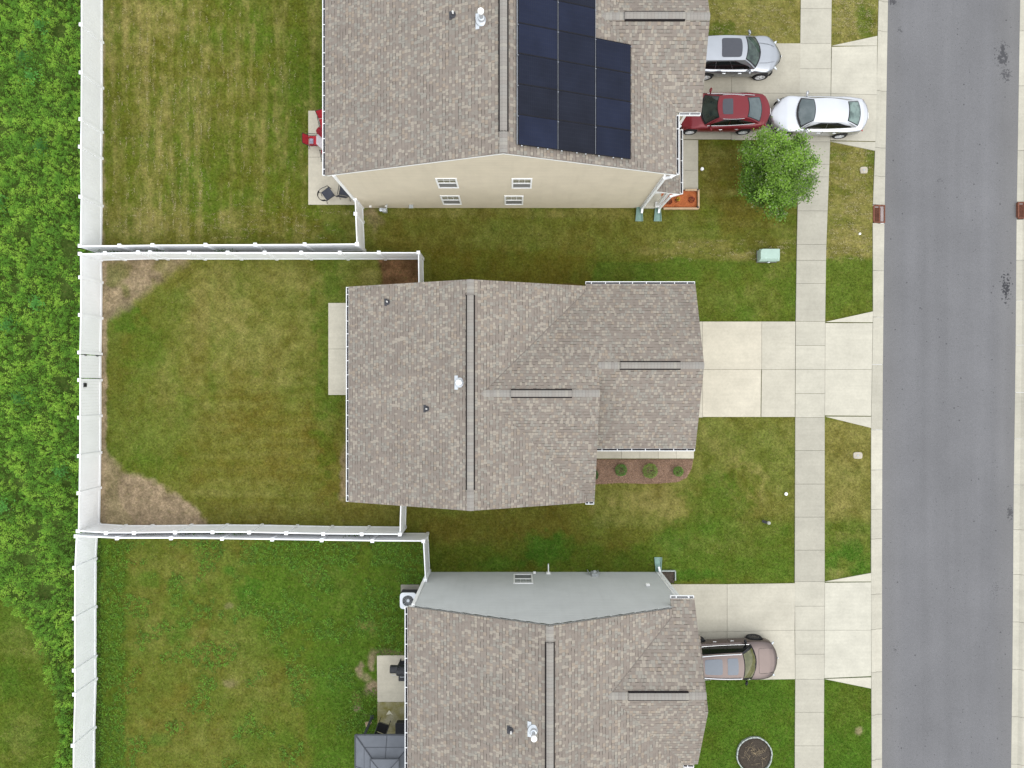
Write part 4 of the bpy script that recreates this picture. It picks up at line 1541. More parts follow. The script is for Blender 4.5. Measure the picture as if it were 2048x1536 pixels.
for ci in range(4):
    rows = (6, 6, 6, 4)[ci]
    x = colx[ci]
    q = MB()
    a, b = on_roof(x, Y0P + .02, .10), on_roof(x, Y0P + RH * rows - .02, .10)
    if ci in (1, 2):
        q.bar(a + sn * .045, b + sn * .045, .014, .02)
    q.bar(a - sn * .02, b - sn * .02, .04, .05)
    for k in range(rows):
        cc = on_roof(x + (.0 if ci else -.005), Y0P + RH * (k + .93), .15)
        q.obox(cc, (.05, .035, .035), smt)
    q.build('mounting_rail', M['rail'], house)
q = MB()
for f in (.1, .34, .5, .74, .9):
    for ci in range(3):
        x = colx[ci] + (colx[ci + 1] - colx[ci]) * f
        if f in (.1, .5, .74):
            q.obox(on_roof(x, Y0P - .02, .12), (.05, .03, .04), smt)
q.build('panel_clamp', M['galv'], house)

# ------------------------------------------------------------------ the neighbour below, two storeys, grey siding
house = thing('house', 'two storey house with pale grey siding facing the middle house, at the bottom', 'house', (0, -14.5, 0), 'houses in a row along the street')
XL, XR, XE, YN, YS, ZE, ZR, PT = -4.55, 1.52, 7.5, -9.70, -19.4, 5.5, 7.97, .407
mz = lambda x: ZR - .407 * (x - XR)
GN, GR, GS, GX1, gz = -9.335, -12.96, -16.59, 8.02, 5.5
gzr = gz + .4 * (GN - GR)
xv = XR + (ZR - gzr) / .407
yvN = GN - (mz(6.9) - gz) / .4
yvS = GS + (mz(7.42) - gz) / .4
rf = MB()
roof_plane(rf, [(XL, YN, ZE), (XR, YN, ZR), (XR, YS, ZR), (XL, YS, ZE)], (0, 1, 0), (1, 0, 0))
roof_plane(rf, [(XR, YN, ZR), (6.9, YN, mz(6.9)), (6.9, yvN, mz(6.9)), (xv, GR, gzr), (XR, GR, ZR)], (0, 1, 0), (-1, 0, 0))
roof_plane(rf, [(XR, GR, ZR), (xv, GR, gzr), (7.42, yvS, mz(7.42)), (7.42, YS, mz(7.42)), (XR, YS, ZR)], (0, 1, 0), (-1, 0, 0))
roof_plane(rf, [(xv, GR, gzr), (GX1, GR, gzr), (GX1 - .08, GN, gz), (6.9, GN, gz), (6.9, yvN, mz(6.9))], (1, 0, 0), (0, -1, 0))
roof_plane(rf, [(xv, GR, gzr), (GX1, GR, gzr), (GX1 - .08, GS, gz), (7.42, GS, gz), (7.42, yvS, mz(7.42))], (1, 0, 0), (0, 1, 0))
# the shallow bay gable in front of it
BN, BR = -10.95, -13.77
bzr = gz + .4 * (BN - BR)
roof_plane(rf, [(7.6, BR, bzr - .04), (8.24, BR, bzr - .04), (8.20, BN, gz - .04), (7.6, BN, gz - .04)], (1, 0, 0), (0, -1, 0))
roof_plane(rf, [(7.6, BR, bzr - .04), (8.24, BR, bzr - .04), (8.10, GS + .02, gz - .04), (7.6, GS + .02, gz - .04)], (1, 0, 0), (0, 1, 0))
roof = rf.build('roof', M['shingle'], house)
ridge_cap(roof, (XR, YN, ZR), (XR, YS, ZR), PT)
ridge_cap(roof, (xv - .2, GR, gzr), (GX1 + .05, GR, gzr), .4)
ridge_vent(roof, (XR, at(0, 1286, 8.0).y, ZR), (XR, -19.2, ZR), PT)
ridge_vent(roof, (at(1257, 0, 7.0).x, GR, gzr), (at(1378, 0, 7.0).x, GR, gzr), .4)
valley(roof, (xv, GR, gzr), (6.9, yvN, mz(6.9)))
fa = MB()
for a, b in (((XL + .02, YN - .03, ZE), (XR, YN - .03, ZR)), ((XR, YN - .03, ZR), (6.88, YN - .03, mz(6.9))), ((XL + .03, YN - .05, ZE), (XL + .03, YS, ZE)),
             ((6.92, GN - .03, gz), (GX1 - .14, GN - .03, gz)), ((GX1 - .12, GN - .02, gz), (GX1 - .04, GR, gzr)), ((GX1 - .04, GR, gzr), (GX1 - .12, GS + .02, gz)), ((7.5, GS + .03, gz), (GX1 - .14, GS + .03, gz)), ((7.40, GS - .05, mz(7.42)), (7.40, YS, mz(7.42)))):
    fascia(fa, a, b)
fa.build('fascia', M['trim'], house)
gutter(house, (XL, YS), (XL, YN), ZE - .01, (-1, 0))
gutter(house, (6.9, GN), (GX1 - .1, GN), gz - .01, (0, 1), .35)
gutter(house, (7.46, GS), (GX1 - .1, GS), gz - .01, (0, -1), .25)
gutter(house, (7.42, YS), (7.42, GS - .14), mz(7.42) - .01, (1, 0))
wl = MB()
# seen from outside, the north wall runs from east to west
gl = lambda x: (5.5 + .407 * (x + 4.55) if x < XR else mz(x)) - .08
lap_wall(wl, (7.45, -9.66), (-4.31, -9.66), [(0, 0), (11.76, 0), (11.76, gl(-4.31)), (7.45 - XR, ZR - .09), (0, gl(7.45))])
lap_wall(wl, (-4.31, -9.66), (-4.31, -19.0), [(0, 0), (9.34, 0), (9.34, 5.45), (0, 5.45)], .15)
lap_wall(wl, (7.45, -16.3), (7.45, -9.66), [(0, 0), (6.64, 0), (6.64, 5.5), (3.34, 6.8), (0, 5.5)], .15)
lap_wall(wl, (7.1, -19.0), (7.1, -16.3), [(0, 0), (2.7, 0), (2.7, 5.5), (0, 5.5)], .15)
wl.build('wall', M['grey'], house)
bw = MB()
bw.box(7.5, 7.9, -16.4, -11.15, .0, 5.4)
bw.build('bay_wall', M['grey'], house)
MB().box(XL + .06, -4.32, YS, YN - .06, 5.36, 5.38).build('soffit', M['trim'], house)
MB().box(6.95, 7.85, -9.64, GN - .06, 5.36, 5.38).build('soffit', M['trim'], house)
corner_board(house, -4.31, -9.66, 0, 5.42, .14)
corner_board(house, 7.45, -9.67, 0, 5.36, .12)
window(house, (7.45, -9.66), (-4.31, -9.66), 7.45 - 1.03, 7.45 - .07, .45, 2.1)
window(house, (-4.31, -9.66), (-4.31, -19.0), 6.6, 7.8, .9, 2.3)
window(house, (-4.31, -9.66), (-4.31, -19.0), 1.0, 2.1, 3.6, 5.0)
plain_door(house, (-4.31, -9.66), (-4.31, -19.0), 3.2, 5.0, .1, 2.2, M['panel_door'])
plain_door(house, (7.9, -16.4), (7.9, -11.15), .3, 4.95, .04, 2.2, M['panel_door'], True)
downspout(house, [(7.72, GN + .06, 5.38), (7.53, -9.58, 5.1), (7.53, -9.58, .25), (7.50, -9.34, .14)], .10, .08)
downspout(house, [(XL - .06, -9.8, 5.36), (-4.38, -9.74, 5.1), (-4.38, -9.74, .1)])
wallbox('dryer_vent', house, (at(1069, 0, .3).x, -9.64, .3), (.13, .10, .13), M['white_plastic'], 1)
wallbox('outlet_cover', house, (at(1296, 0, 2.5).x, -9.64, 2.45), (.17, .10, .19), M['white_plastic'], 1)
hb = MB()
x = at(1097, 0, .4).x
hb.tube([(x, -9.65, .3), (x, -9.2, .28), (x, -9.2, .16)], .03, 8)
hb.box(x - .10, x + .10, -9.65, -9.56, .22, .42)
hb.build('vent_terminal', M['white_plastic'], house)
em = MB()
x = at(1189, 0, .6).x
em.box(x - .16, x + .16, -9.65, -9.50, .30, .85)
em.lathe([(.09, 0), (.09, .07), (.05, .1)], (x, -9.5, .6), 14, 'y')
em.tube([(x + .24, -9.56, 0), (x + .24, -9.56, .5), (x + .16, -9.56, .5)], .03, 8)
em.tube([(x - .3, -9.54, 0), (x - .26, -9.54, .55), (x - .16, -9.54, .6)], .03, 8)
em.build('electric_meter', M['grey_plastic'], house, bevel=.01)
lz = lambda x: ZE + .407 * (x - XL)
p = at(1022, 1463, 7.2)
for _ in range(4):
    p = at(1022, 1463, lz(p.x) + .12)
boot_pipe(house, p.x, p.y, lz(p.x), .407)
p = at(1067, 1463, 7.6)
for _ in range(4):
    p = at(1067, 1461, lz(p.x) + .05)
boot_pipe(house, p.x, p.y, lz(p.x), .407, True)
# ================================================================== FENCES
FZ = 1.80


def fence(label, runs, gate=None, loc=(0, 0, 0)):
    """runs: lists of post positions in photo pixels (where the post tops are seen)"""
    root = thing('fence', label, 'fence', loc, 'white vinyl yard fences')
    done = set()
    for ri, run in enumerate(runs):
        w = [at(px, py, FZ) for px, py in run]
        for i, p in enumerate(w):
            key = (round(p.x, 1), round(p.y, 1))
            if key in done:
                continue
            done.add(key)
            b = MB()
            b.box(p.x - .063, p.x + .063, p.y - .063, p.y + .063, -.1, FZ + .05)
            po = b.build('post', M['vinyl'], root)
            c = MB()
            h = .085
            q = [(p.x + a * h, p.y + bb * h, FZ + z) for z in (.045, .075) for a, bb in ((-1, -1), (1, -1), (1, 1), (-1, 1))] + [(p.x, p.y, FZ + .12)]
            c.add(q, [(3, 2, 1, 0), (0, 1, 5, 4), (1, 2, 6, 5), (2, 3, 7, 6), (3, 0, 4, 7), (4, 5, 8), (5, 6, 8), (6, 7, 8), (7, 4, 8)])
            c.build('post_cap', M['vinyl'], po)
        for i in range(len(w) - 1):
            a, b = w[i].copy(), w[i + 1].copy()
            a.z = b.z = 0
            d = (b - a).normalized()
            n = Vector((-d.y, d.x, 0))
            a, b = a + d * .065, b - d * .065
            L = (b - a).length
            m = Matrix((d, n, Vector((0, 0, 1)))).transposed()
            isgate = gate == (ri, i)
            q = MB()
            top = FZ
            if isgate:
                a, b = a + d * .04, b - d * .04
                L = (b - a).length
            k = max(2, round(L / .155))
            bw = L / k
            z0 = .06
            for j in range(k):
                q.obox(a + d * bw * (j + .5) + Vector((0, 0, (z0 + top - .05) / 2)), (bw - .003, .022, top - z0 - .1), m)
            pn = q.build('gate' if isgate else 'panel', M['vinyl'], root)
            rl = MB()
            for zc, hh in ((top - .045, .09), (.10, .14)):
                rl.obox((a + b) / 2 + Vector((0, 0, zc)), (L, .05, hh), m)
                if not isgate:
                    rl.build('rail', M['vinyl'], pn)
                    rl = MB()
            if isgate:
                rl.obox(a + d * .045 + Vector((0, 0, top / 2 + .04)), (.06, .03, top - .26), m)
                rl.obox(b - d * .045 + Vector((0, 0, top / 2 + .04)), (.06, .03, top - .26), m)
                rl.build('gate_frame', M['vinyl'], pn)
                for zc in (.4, 1.4):
                    hg = MB()
                    hg.obox(a - d * .02 + Vector((0, 0, zc)), (.10, .11, .14), m)
                    hg.build('hinge', M['black'], pn)
    return root


up = [(163, -250), (163, -150), (163, -50)]
f1 = fence('white vinyl privacy fence around the back yard of the house with solar panels', [
    up + [(163, 50), (163, 146), (162.5, 239), (161.5, 294), (162.5, 394), (161, 492)],
    [(161, 492), (240, 491.5), (306, 490.5), (412, 490), (511, 489.5), (610, 489), (715, 488)],
    [(714, 489), (711.5, 428), (710.5, 397)]], loc=tuple(at(160, 240)))
f2 = fence('white vinyl privacy fence with a narrow gate around the back yard of the middle house', [
    [(161, 508), (162, 555), (161.5, 630), (160, 705), (160, 760), (160, 835), (159.5, 912), (158.5, 986), (157, 1062)],
    [(161, 508), (211, 506.5), (277, 505), (301, 505), (379, 505.5), (456, 505.5), (530, 505.5), (603, 505.5), (680, 505.5), (758, 505.5), (837, 505.5)],
    [(837, 505.5), (838, 580)],
    [(157, 1062), (213, 1065.5), (269, 1065.5), (351, 1064.5), (426, 1064), (499, 1064.5), (573, 1066), (647, 1067.5), (724, 1068), (800, 1068.5)],
    [(800, 1068.5), (802, 995)]], gate=(0, 3), loc=tuple(at(160, 780)))
lt = MB()
c = at(170, 770, 1.5)
X = at(160.5, 770, FZ).x
lt.box(X + .005, X + .05, c.y - .10, c.y + .10, 1.34, 1.56)
lt.build('latch', M['black'], f2)
f3 = fence('white vinyl privacy fence around the back yard of the grey sided house', [
    [(153, 1072), (150, 1135), (149.5, 1236), (149.5, 1340), (150, 1388), (147, 1490), (146.5, 1590), (146, 1690), (146, 1790)],
    [(153, 1072), (235, 1076), (343, 1076), (445, 1077), (545, 1078.5), (644, 1080), (745, 1081.5), (847, 1082)],
    [(847, 1082), (851, 1160)]], loc=tuple(at(150, 1300)))
# ================================================================== CARS
def paint(name, col, metal, rough=.32, coat=.6, spec=.4):
    t = NT(name)
    v = t.objco()
    f = t.rng(t.noise(1.3, 3, v), .3, .7, .96, 1.04)
    return t.out(t.scale_col(t.mix(0, col, col), f), rough, spec, metal, coat)


M['frit'] = worn('black_glass_border', (.008, .008, .010), .15, .35, amt=.1)
M['lamp_clear'] = worn('clear_lamp', (.55, .58, .6), .12, .6, metal=.3, amt=.05)
M['lamp_red'] = worn('red_lamp', (.38, .03, .03), .15, .5, amt=.1)
M['side_glass'] = worn('dark_side_glass', (.006, .007, .007), .04, .5, amt=.2)
M['roof_glass'] = worn('roof_glass', (.040, .043, .055), .08, .5, amt=.05)
M['roof_glass_blue'] = worn('tinted_roof_glass', (.085, .105, .135), .08, .5, amt=.05)


def windscreen_mat(name, c1, c2, sc=2.2):
    """dark glass with the dim shapes of the cabin behind it"""
    t = NT(name)
    n = t.noise(sc, 3, t.objco())
    return t.out(t.mix(t.rng(n, .38, .62, 0, 1), c1, c2), .04, .5)


def lerp_tab(tab, x):
    return float(np.interp(x, [a for a, _ in tab], [b for _, b in tab]))


def make_car(name, label, cat, loc, rz, S):
    root = thing(name, label, cat, loc, 'cars parked on the driveways', local=True, rz=rz)
    L, W = S['L'], S['W']
    x0, x1 = -L / 2, L / 2
    R = S['R']
    zt_tab, w_tab = S['zt'], S['wt']
    wheels = (S['xf'], S['xr'])
    zs0 = S.get('sill', .24)

    def bend(x, u):
        df = max(0, 1 - (x1 - x) / .9)
        dr = max(0, 1 - (x - x0) / .7)
        return x - S['kf'] * df ** 1.5 * u * u + S['kr'] * dr ** 1.5 * u * u

    def sec(x):
        w = lerp_tab(w_tab, x) * W / 2
        zt = lerp_tab(zt_tab, x)
        zsh = zt - S.get('crown', .06)
        zs = zs0
        for wx in wheels:
            q = (R + .055) ** 2 - (x - wx) ** 2
            if q > 0:
                zs = max(zs, min(R + math.sqrt(q), zsh - .1))
        f = lambda k: zs + (zsh - zs) * k
        half = [(.90, zs), (.965, f(.18)), (1.0, f(.5)), (.99, f(.78)), (.955, f(.94)), (.87, zsh + .018), (.6, zt - .012), (.3, zt - .003), (0, zt)]
        pts = [(bend(x, a), -a * w, z) for a, z in half] + [(bend(x, a), a * w, z) for a, z in half[-2::-1]]
        return pts

    xs = set(np.linspace(x0, x1, 70).round(3))
    doors = S['doors']
    for a, b in doors:
        xs |= {round(a, 3), round(b, 3)}
    xs = sorted(xs)
    secs = [sec(x) for x in xs]
    n = len(secs[0])
    body = MB()
    verts = [p for s in secs for p in s]
    fs = []
    for i in range(len(xs) - 1):
        xm = (xs[i] + xs[i + 1]) / 2
        ind = any(a < xm < b for a, b in doors)
        for j in range(n - 1):
            if ind and (j < 4 or j >= n - 5):
                continue
            fs.append([i * n + j, i * n + j + 1, (i + 1) * n + j + 1, (i + 1) * n + j][::-1])
    for i, sgn in ((0, 1), (len(xs) - 1, -1)):
        c = len(verts)
        zc = (secs[i][0][2] + secs[i][n // 2][2]) / 2
        verts.append((xs[i], 0, zc))
        for j in range(n - 1):
            f = [i * n + j, i * n + j + 1, c]
            fs.append(f if sgn > 0 else f[::-1])
        fs.append([i * n, i * n + n - 1, c] if sgn < 0 else [i * n + n - 1, i * n, c])
    body.add(verts, fs)
    bo = body.build('body', S['paint'], root, smooth=True)
    for a, b in doors:
        for sd in (0, 1):
            d = MB()
            dx = list(np.linspace(a + .007, b - .007, 9))
            rows = [sec(x)[:5] if sd == 0 else sec(x)[-5:] for x in dx]
            v = [p for r_ in rows for p in r_]
            d.add(v, [[i * 5 + j, (i + 1) * 5 + j, (i + 1) * 5 + j + 1, i * 5 + j + 1] for i in range(8) for j in range(4)])
            do = d.build('door', S['paint'], root, smooth=True)
            h = MB()
            p = sec(a + .17)[3 if sd == 0 else n - 4]
            h.obox((p[0], p[1] * 1.008, p[2] - .01), (.17, .025, .024))
            h.build('handle', S.get('handle', S['paint']), do, bevel=.008)
    ub = MB()
    ub.box(x0 + .35, x1 - .35, -W / 2 * .80, W / 2 * .80, .17, .52)
    for wx in wheels:
        for sg in (-1, 1):
            ub.lathe([(R + .075, 0), (R + .075, .32)], (wx, sg * (W / 2 - .12) - (.32 if sg > 0 else 0), R), 20, 'y')
    ub.build('underbody', M['rubber'], root)

    # ---- the glasshouse
    g = S['g']
    zb, zr = g['zb'], g['zr']
    wb, wr = g['wb'], g['wr']
    def lp(a, b, t_):
        return tuple(a[k] + (b[k] - a[k]) * t_ for k in range(3))
    def front(u, v, off=0.0):
        b = (g['xc'] - g['bc'] * u * u, u * wb, zb + (.03 if abs(u) < 1 else .03) * (1 - u * u))
        t_ = (g['xrf'] - g['tc'] * u * u, u * wr, zr - .045 * u * u - .015)
        p = lp(b, t_, v)
        s = math.sin(PI * v) * .03 + off
        return (p[0] + s * .6, p[1], p[2] + s * .8)
    def rear(u, v, off=0.0):
        b = (g['xb'] + g['bcr'] * u * u, u * wb * g.get('rb', .94), g.get('zbr', zb) + .02 * (1 - u * u))
        t_ = (g['xrr'] + g['tcr'] * u * u, u * wr * g.get('rr', .96), g.get('zrr', zr - .05) - .035 * u * u)
        p = lp(b, t_, v)
        s = math.sin(PI * v) * .02 + off
        return (p[0] - s * .6, p[1], p[2] + s * .8)
    def side(sg, u, v, off=0.0):
        """u from front 0 to rear 1, v from belt 0 to roof 1"""
        bf, tf, br, tr = front(sg, 0), front(sg, 1), rear(sg, 0), rear(sg, 1)
        b, t_ = lp(bf, br, u), lp(tf, tr, u)
        k = math.sin(PI * u)
        b = (b[0], b[1] + sg * .035 * k, b[2] - .01 * k)
        t_ = (t_[0], t_[1] + sg * g.get('bow', .03) * k, t_[2] + g.get('arch', .03) * k)
        p = lp(b, t_, v)
        s = .02 * math.sin(PI * v) + off
        return (p[0], p[1] + sg * s * .85, p[2] + s * .4)
    def top(u, v):
        a, b = side(-1, v, 1), side(1, v, 1)
        if v <= 0: a, b = front(-1, 1), front(1, 1)
        if v >= 1: a, b = rear(-1, 1), rear(1, 1)
        f_, r_ = front(u * 2 - 1, 1), rear(u * 2 - 1, 1)
        x = f_[0] + (r_[0] - f_[0]) * v
        y = a[1] + (b[1] - a[1]) * u
        e = 1 - (2 * u - 1) ** 2
        z = a[2] + (b[2] - a[2]) * u + .045 * e + .012 * math.sin(PI * v)
        if v <= 0: z = f_[2]
        if v >= 1: z = r_[2]
        return (x, y, z)
    sh = MB()
    sh.grid(lambda a, b: front(a * 2 - 1, b), 12, 6)
    sh.grid(lambda a, b: rear(a * 2 - 1, b), 12, 6, True)
    sh.grid(lambda a, b: side(-1, a, b), 16, 6, True)
    sh.grid(lambda a, b: side(1, a, b), 16, 6)
    sh.build('cabin_pillar', S.get('pillar', S['paint']), root, smooth=True)
    rt = MB()
    rt.grid(top, 14, 16, True)
    rt.build('roof', S['paint'], root, smooth=True)
    def patch(fn, u0, u1, v0, v1, off, name_, mat, par, nu=10, nv=5, corner=.0):
        q = MB()
        q.grid(lambda a, b: fn(u0 + (u1 - u0) * a, v0 + (v1 - v0) * b, off), nu, nv)
        return q.build(name_, mat, par, smooth=True)
    fr = patch(front, -.93, .93, .02, .985, .010, 'windscreen', M['frit'], root)
    patch(front, -.86, .86, g.get('frit', .13), .95, .016, 'glass', S['wglass'], fr)
    fr = patch(rear, -.91, .91, .04, .97, .010, 'rear_window', M['frit'], root)
    patch(rear, -.85, .85, .10, .93, .016, 'glass', S.get('rglass', S['wglass']), fr)
    # wipers at the foot of the screen
    wp = MB()
    for a, b in ((-.75, -.05), (.0, .7)):
        wp.tube([front(a, .05, .03), front(b, .16, .03)], .009, 6)
    wp.build('wiper', M['black'], root)
    for sg in (-1, 1):
        for ua, ub_ in S['sidewin']:
            q = MB()
            def sf_(a, b):
                u = ua + (ub_ - ua) * a
                v0, v1 = .10, .90
                lim = 1.0
                if u < .22:
                    lim = min(lim, .15 + u / .22 * .85)
                if u > S.get('ctaper', .84):
                    lim = min(lim, max(.2, 1 - (u - S.get('ctaper', .84)) / (1 - S.get('ctaper', .84))))
                return side(sg, u, v0 + (v1 - v0) * b * (lim if S.get('taper', True) else 1), .008)
            q.grid(sf_, 12, 4)
            q.build('side_window', M['side_glass'], root, smooth=True)
        if S.get('trim'):
            q = MB()
            q.tube([side(sg, u, .05, .012) for u in np.linspace(.02, .93, 14)], .013, 6)
            if S['trim'] == 2:
                q.tube([side(sg, u, .95, .012) for u in np.linspace(.12, .9, 14)], .010, 6)
            q.build('window_trim', M['chrome'], root)
        if S.get('rails'):
            q = MB()
            ps = [side(sg, u, 1.0) for u in np.linspace(.03, .97, 12)]
            ps = [(p[0], p[1] - sg * .06, p[2] + .05) for p in ps]
            q.tube(ps, .022, 8)
            for k in (0, 5, 11):
                q.tube([ps[k], (ps[k][0], ps[k][1], ps[k][2] - .06)], .02, 6)
            q.build('roof_rail', S['rails'], root)
        # mirror
        b = side(sg, .10, .02)
        mr = MB()
        mr.lathe([(0, -.07), (.05, -.05), (.075, 0), (.07, .05), (.0, .075)], (0, 0, 0), 12)
        ang = Matrix.Rotation(.3 * sg, 3, 'Z')
        mr.v = [ang @ Vector((v.x * .9, v.y * 1.6, v.z * 1.0)) + Vector((b[0] + .03, b[1] + sg * .17, b[2] + .06)) for v in mr.v]
        mr.bar((b[0] + .03, b[1], b[2] + .03), (b[0] + .03, b[1] + sg * .1, b[2] + .05), .06, .04)
        mr.build('wing_mirror', S.get('mirror', S['paint']), root, smooth=True)
        # lamps
        for xl, uu, zz, sz, mt, nm in S['lamps']:
            mb = MB()
            mb.lathe([(0, -.5), (.35, -.4), (.5, 0), (.35, .4), (0, .5)], (0, 0, 0), 12)
            yw = lerp_tab(w_tab, xl) * W / 2 * uu * sg
            a_ = Matrix.Rotation(sg * S.get('lampang', -.75) * (1 if xl > 0 else -1), 3, 'Z')
            mb.v = [a_ @ Vector((v.x * sz[0], v.y * sz[1], v.z * sz[2])) + Vector((bend(xl, uu), yw, zz)) for v in mb.v]
            mb.build(nm, mt, root, smooth=True)
        # wheels
        for wx in wheels:
            tb = MB()
            yc = sg * (W / 2 - .115)
            r0 = R * .66
            tb.lathe([(r0, -.105), (R - .03, -.11), (R, -.08), (R, .08), (R - .03, .11), (r0, .105), (r0, -.105)], (wx, yc, R), 28, 'y', False)
            wh = tb.build('wheel', M['rubber'], root, smooth=False)
            rm = MB()
            rm.lathe([(r0 + .005, .10), (r0 - .03, .10), (r0 - .035, .04), (r0 - .035, -.04), (r0 - .03, -.10), (r0 + .005, -.10)], (wx, yc, R), 28, 'y', False)
            k = S.get('spokes', 5)
            for i in range(k):
                a = 2 * PI * i / k + .3
                c = Vector((wx, yc + sg * .075, R))
                e = c + Vector((math.cos(a) * (r0 - .02), 0, math.sin(a) * (r0 - .02)))
                dvec = (e - c).normalized()
                m = Matrix((dvec, Vector((0, 1, 0)), dvec.cross(Vector((0, 1, 0))))).transposed()
                rm.obox((c + e) / 2, ((e - c).length, .035, .075 if k < 8 else .04), m)
            rm.lathe([(.065, -.03), (.065, .03), (.0, .04)], (wx, yc + sg * .075, R), 14, 'y')
            rm.build('rim', S.get('rim', M['alloy']), wh)
            dk = MB()
            dk.lathe([(r0 - .03, -.01), (r0 - .03, .01)], (wx, yc - sg * .02, R), 24, 'y')
            dk.build('brake_disc', M['rubber'], wh)
    for (xa, xb, hw, mat) in S.get('sunroof', []):
        q = MB()
        xs_f, xs_r = front(0, 1)[0], rear(0, 1)[0]
        va, vb = (xs_f - xa) / (xs_f - xs_r), (xs_f - xb) / (xs_f - xs_r)
        hu = hw / (2 * (wr + g.get('bow', .03)))
        def sr(a, b):
            # rounded corners
            ca, cb_ = abs(2 * a - 1), abs(2 * b - 1)
            k = 1.0
            if ca > .8 and cb_ > .8:
                k = 1 - .06 * ((ca - .8) / .2) * ((cb_ - .8) / .2)
            aa, bb = .5 + (a - .5) * k, .5 + (b - .5) * k
            p = top(.5 + (aa * 2 - 1) * hu, va + (vb - va) * bb)
            return (p[0], p[1], p[2] + .008)
        q.grid(sr, 12, 12, True)
        q.build('sunroof', mat, root, smooth=True)
    # front grille and plate shelf
    q = MB()
    gz, gh, gw = S['grille']
    def gf(a, b):
        u = (a * 2 - 1) * gw
        w = lerp_tab(w_tab, x1) * W / 2
        return (bend(x1, u) + .012, u * w, gz + (b - .5) * gh)
    q.grid(gf, 10, 2)
    q.build('grille', M['black'], root)
    lg = MB()
    lg.lathe([(.045, 0), (.045, .02), (0, .025)], (x1 + .012, 0, gz + gh * .5 + .03), 12, 'x')
    lg.build('badge', M['chrome'], root)
    q = MB()
    q.obox((x0 - .012, 0, S.get('plate', .75)), (.02, .30, .15))
    q.build('number_plate', M['white_plastic'], root)
    for nm, a in S.get('lines', []):
        q = MB()
        for pl in a:
            q.tube([(p[0], p[1], p[2]) for p in pl], .005, 5)
        q.build(nm, M['black'], root)
    # bonnet shut line follows the screen foot
    return root, dict(front=front, rear=rear, side=side, top=top, sec=sec, bend=bend)


def sedan_spec(xf, xr, L, W, p, **kw):
    x1 = L / 2
    d = dict(L=L, W=W, R=.335, xf=xf, xr=xr, paint=p, kf=.42, kr=.30, crown=.05,
             zt=[(-x1, .80), (-x1 + .06, .98), (-x1 + .35, 1.06), (kw['xb'] - .05, 1.04), (kw['xc'], .98), (kw['xc'] + .4, .93), (x1 - .35, .78), (x1 - .08, .66), (x1, .56)],
             wt=[(-x1, .80), (-x1 + .25, .90), (-x1 + .8, .97), (-.5, 1.0), (.6, 1.0), (x1 - .9, .98), (x1 - .4, .91), (x1, .72)],
             grille=(.42, .2, .62), spokes=5)
    d.update(kw)
    return d


wg_white = windscreen_mat('white_car_screen', (.075, .098, .103), (.115, .140, .145))
wg_rear = windscreen_mat('white_car_rear_screen', (.055, .085, .078), (.15, .21, .19), 3.0)
wg_red = windscreen_mat('red_car_screen', (.006, .012, .010), (.02, .032, .028))
wg_redr = windscreen_mat('red_car_rear_screen', (.055, .075, .082), (.085, .11, .115))
wg_suv = windscreen_mat('suv_screen', (.008, .018, .016), (.045, .072, .058), 2.6)
wg_brown = windscreen_mat('brown_suv_screen', (.075, .078, .032), (.13, .125, .06), 2.8)

# silver SUV, nose to the right
p_silver = paint('silver_paint', (.345, .36, .385), .92, .34, .12)
LX = 4.68
cx = 13.50 - LX / 2
X = lambda wx: wx - cx
S = dict(L=LX, W=1.88, R=.37, xf=X(12.58), xr=X(9.80), paint=p_silver, kf=.40, kr=.2, crown=.06, sill=.30,
         zt=[(-LX / 2, .85), (-LX / 2 + .06, 1.05), (-LX / 2 + .5, 1.12), (X(12.3), 1.08), (X(12.9), 1.02), (X(13.25), .92), (X(13.44), .80), (LX / 2, .68)],
         wt=[(-LX / 2, .84), (-LX / 2 + .3, .93), (-1.2, 1.0), (1.1, 1.0), (X(12.7), .98), (X(13.2), .88), (LX / 2, .70)],
         doors=[(X(10.42), X(11.22)), (X(11.22), X(12.02))], grille=(.55, .26, .5), spokes=5, handle=M['chrome'],
         g=dict(xc=X(12.36), bc=.30, xrf=X(11.52), tc=.10, xb=X(8.98), bcr=.12, xrr=X(9.25), tcr=.06, zb=1.08, zr=1.66, wb=.82, wr=.59, bow=.03, arch=.03, rb=.97, rr=.97, zbr=1.12, zrr=1.58),
         sidewin=[(.05, .36), (.368, .66), (.668, .93)], ctaper=.86, wglass=wg_suv, sunroof=[(X(11.28), X(10.27), .475, M['roof_glass'])],
         lamps=[(X(13.33), .80, .80, (.13, .36, .12), M['lamp_clear'], 'headlight'), (-LX / 2 + .08, .86, .95, (.08, .3, .16), M['lamp_red'], 'tail_light')], trim=0,
         pillar=p_silver)
suv, fn = make_car('parked_car', 'silver sport utility car with a large dark glass roof parked on the driveway', 'car', (cx, 16.46, .033), 0, S)
q = MB()
q.lathe([(.035, 0), (.03, .03), (.0, .10)], (X(9.35), 0, 1.68), 10)
q.build('antenna', M['black'], suv)
q = MB()
for sg in (-1, 1):
    q.tube([(x, sg * y, z) for x, y, z in ((X(12.3), .50, 1.085), (X(12.7), .47, 1.055), (X(13.1), .38, .985))], .012, 6)
q.build('bonnet_crease', p_silver, suv)

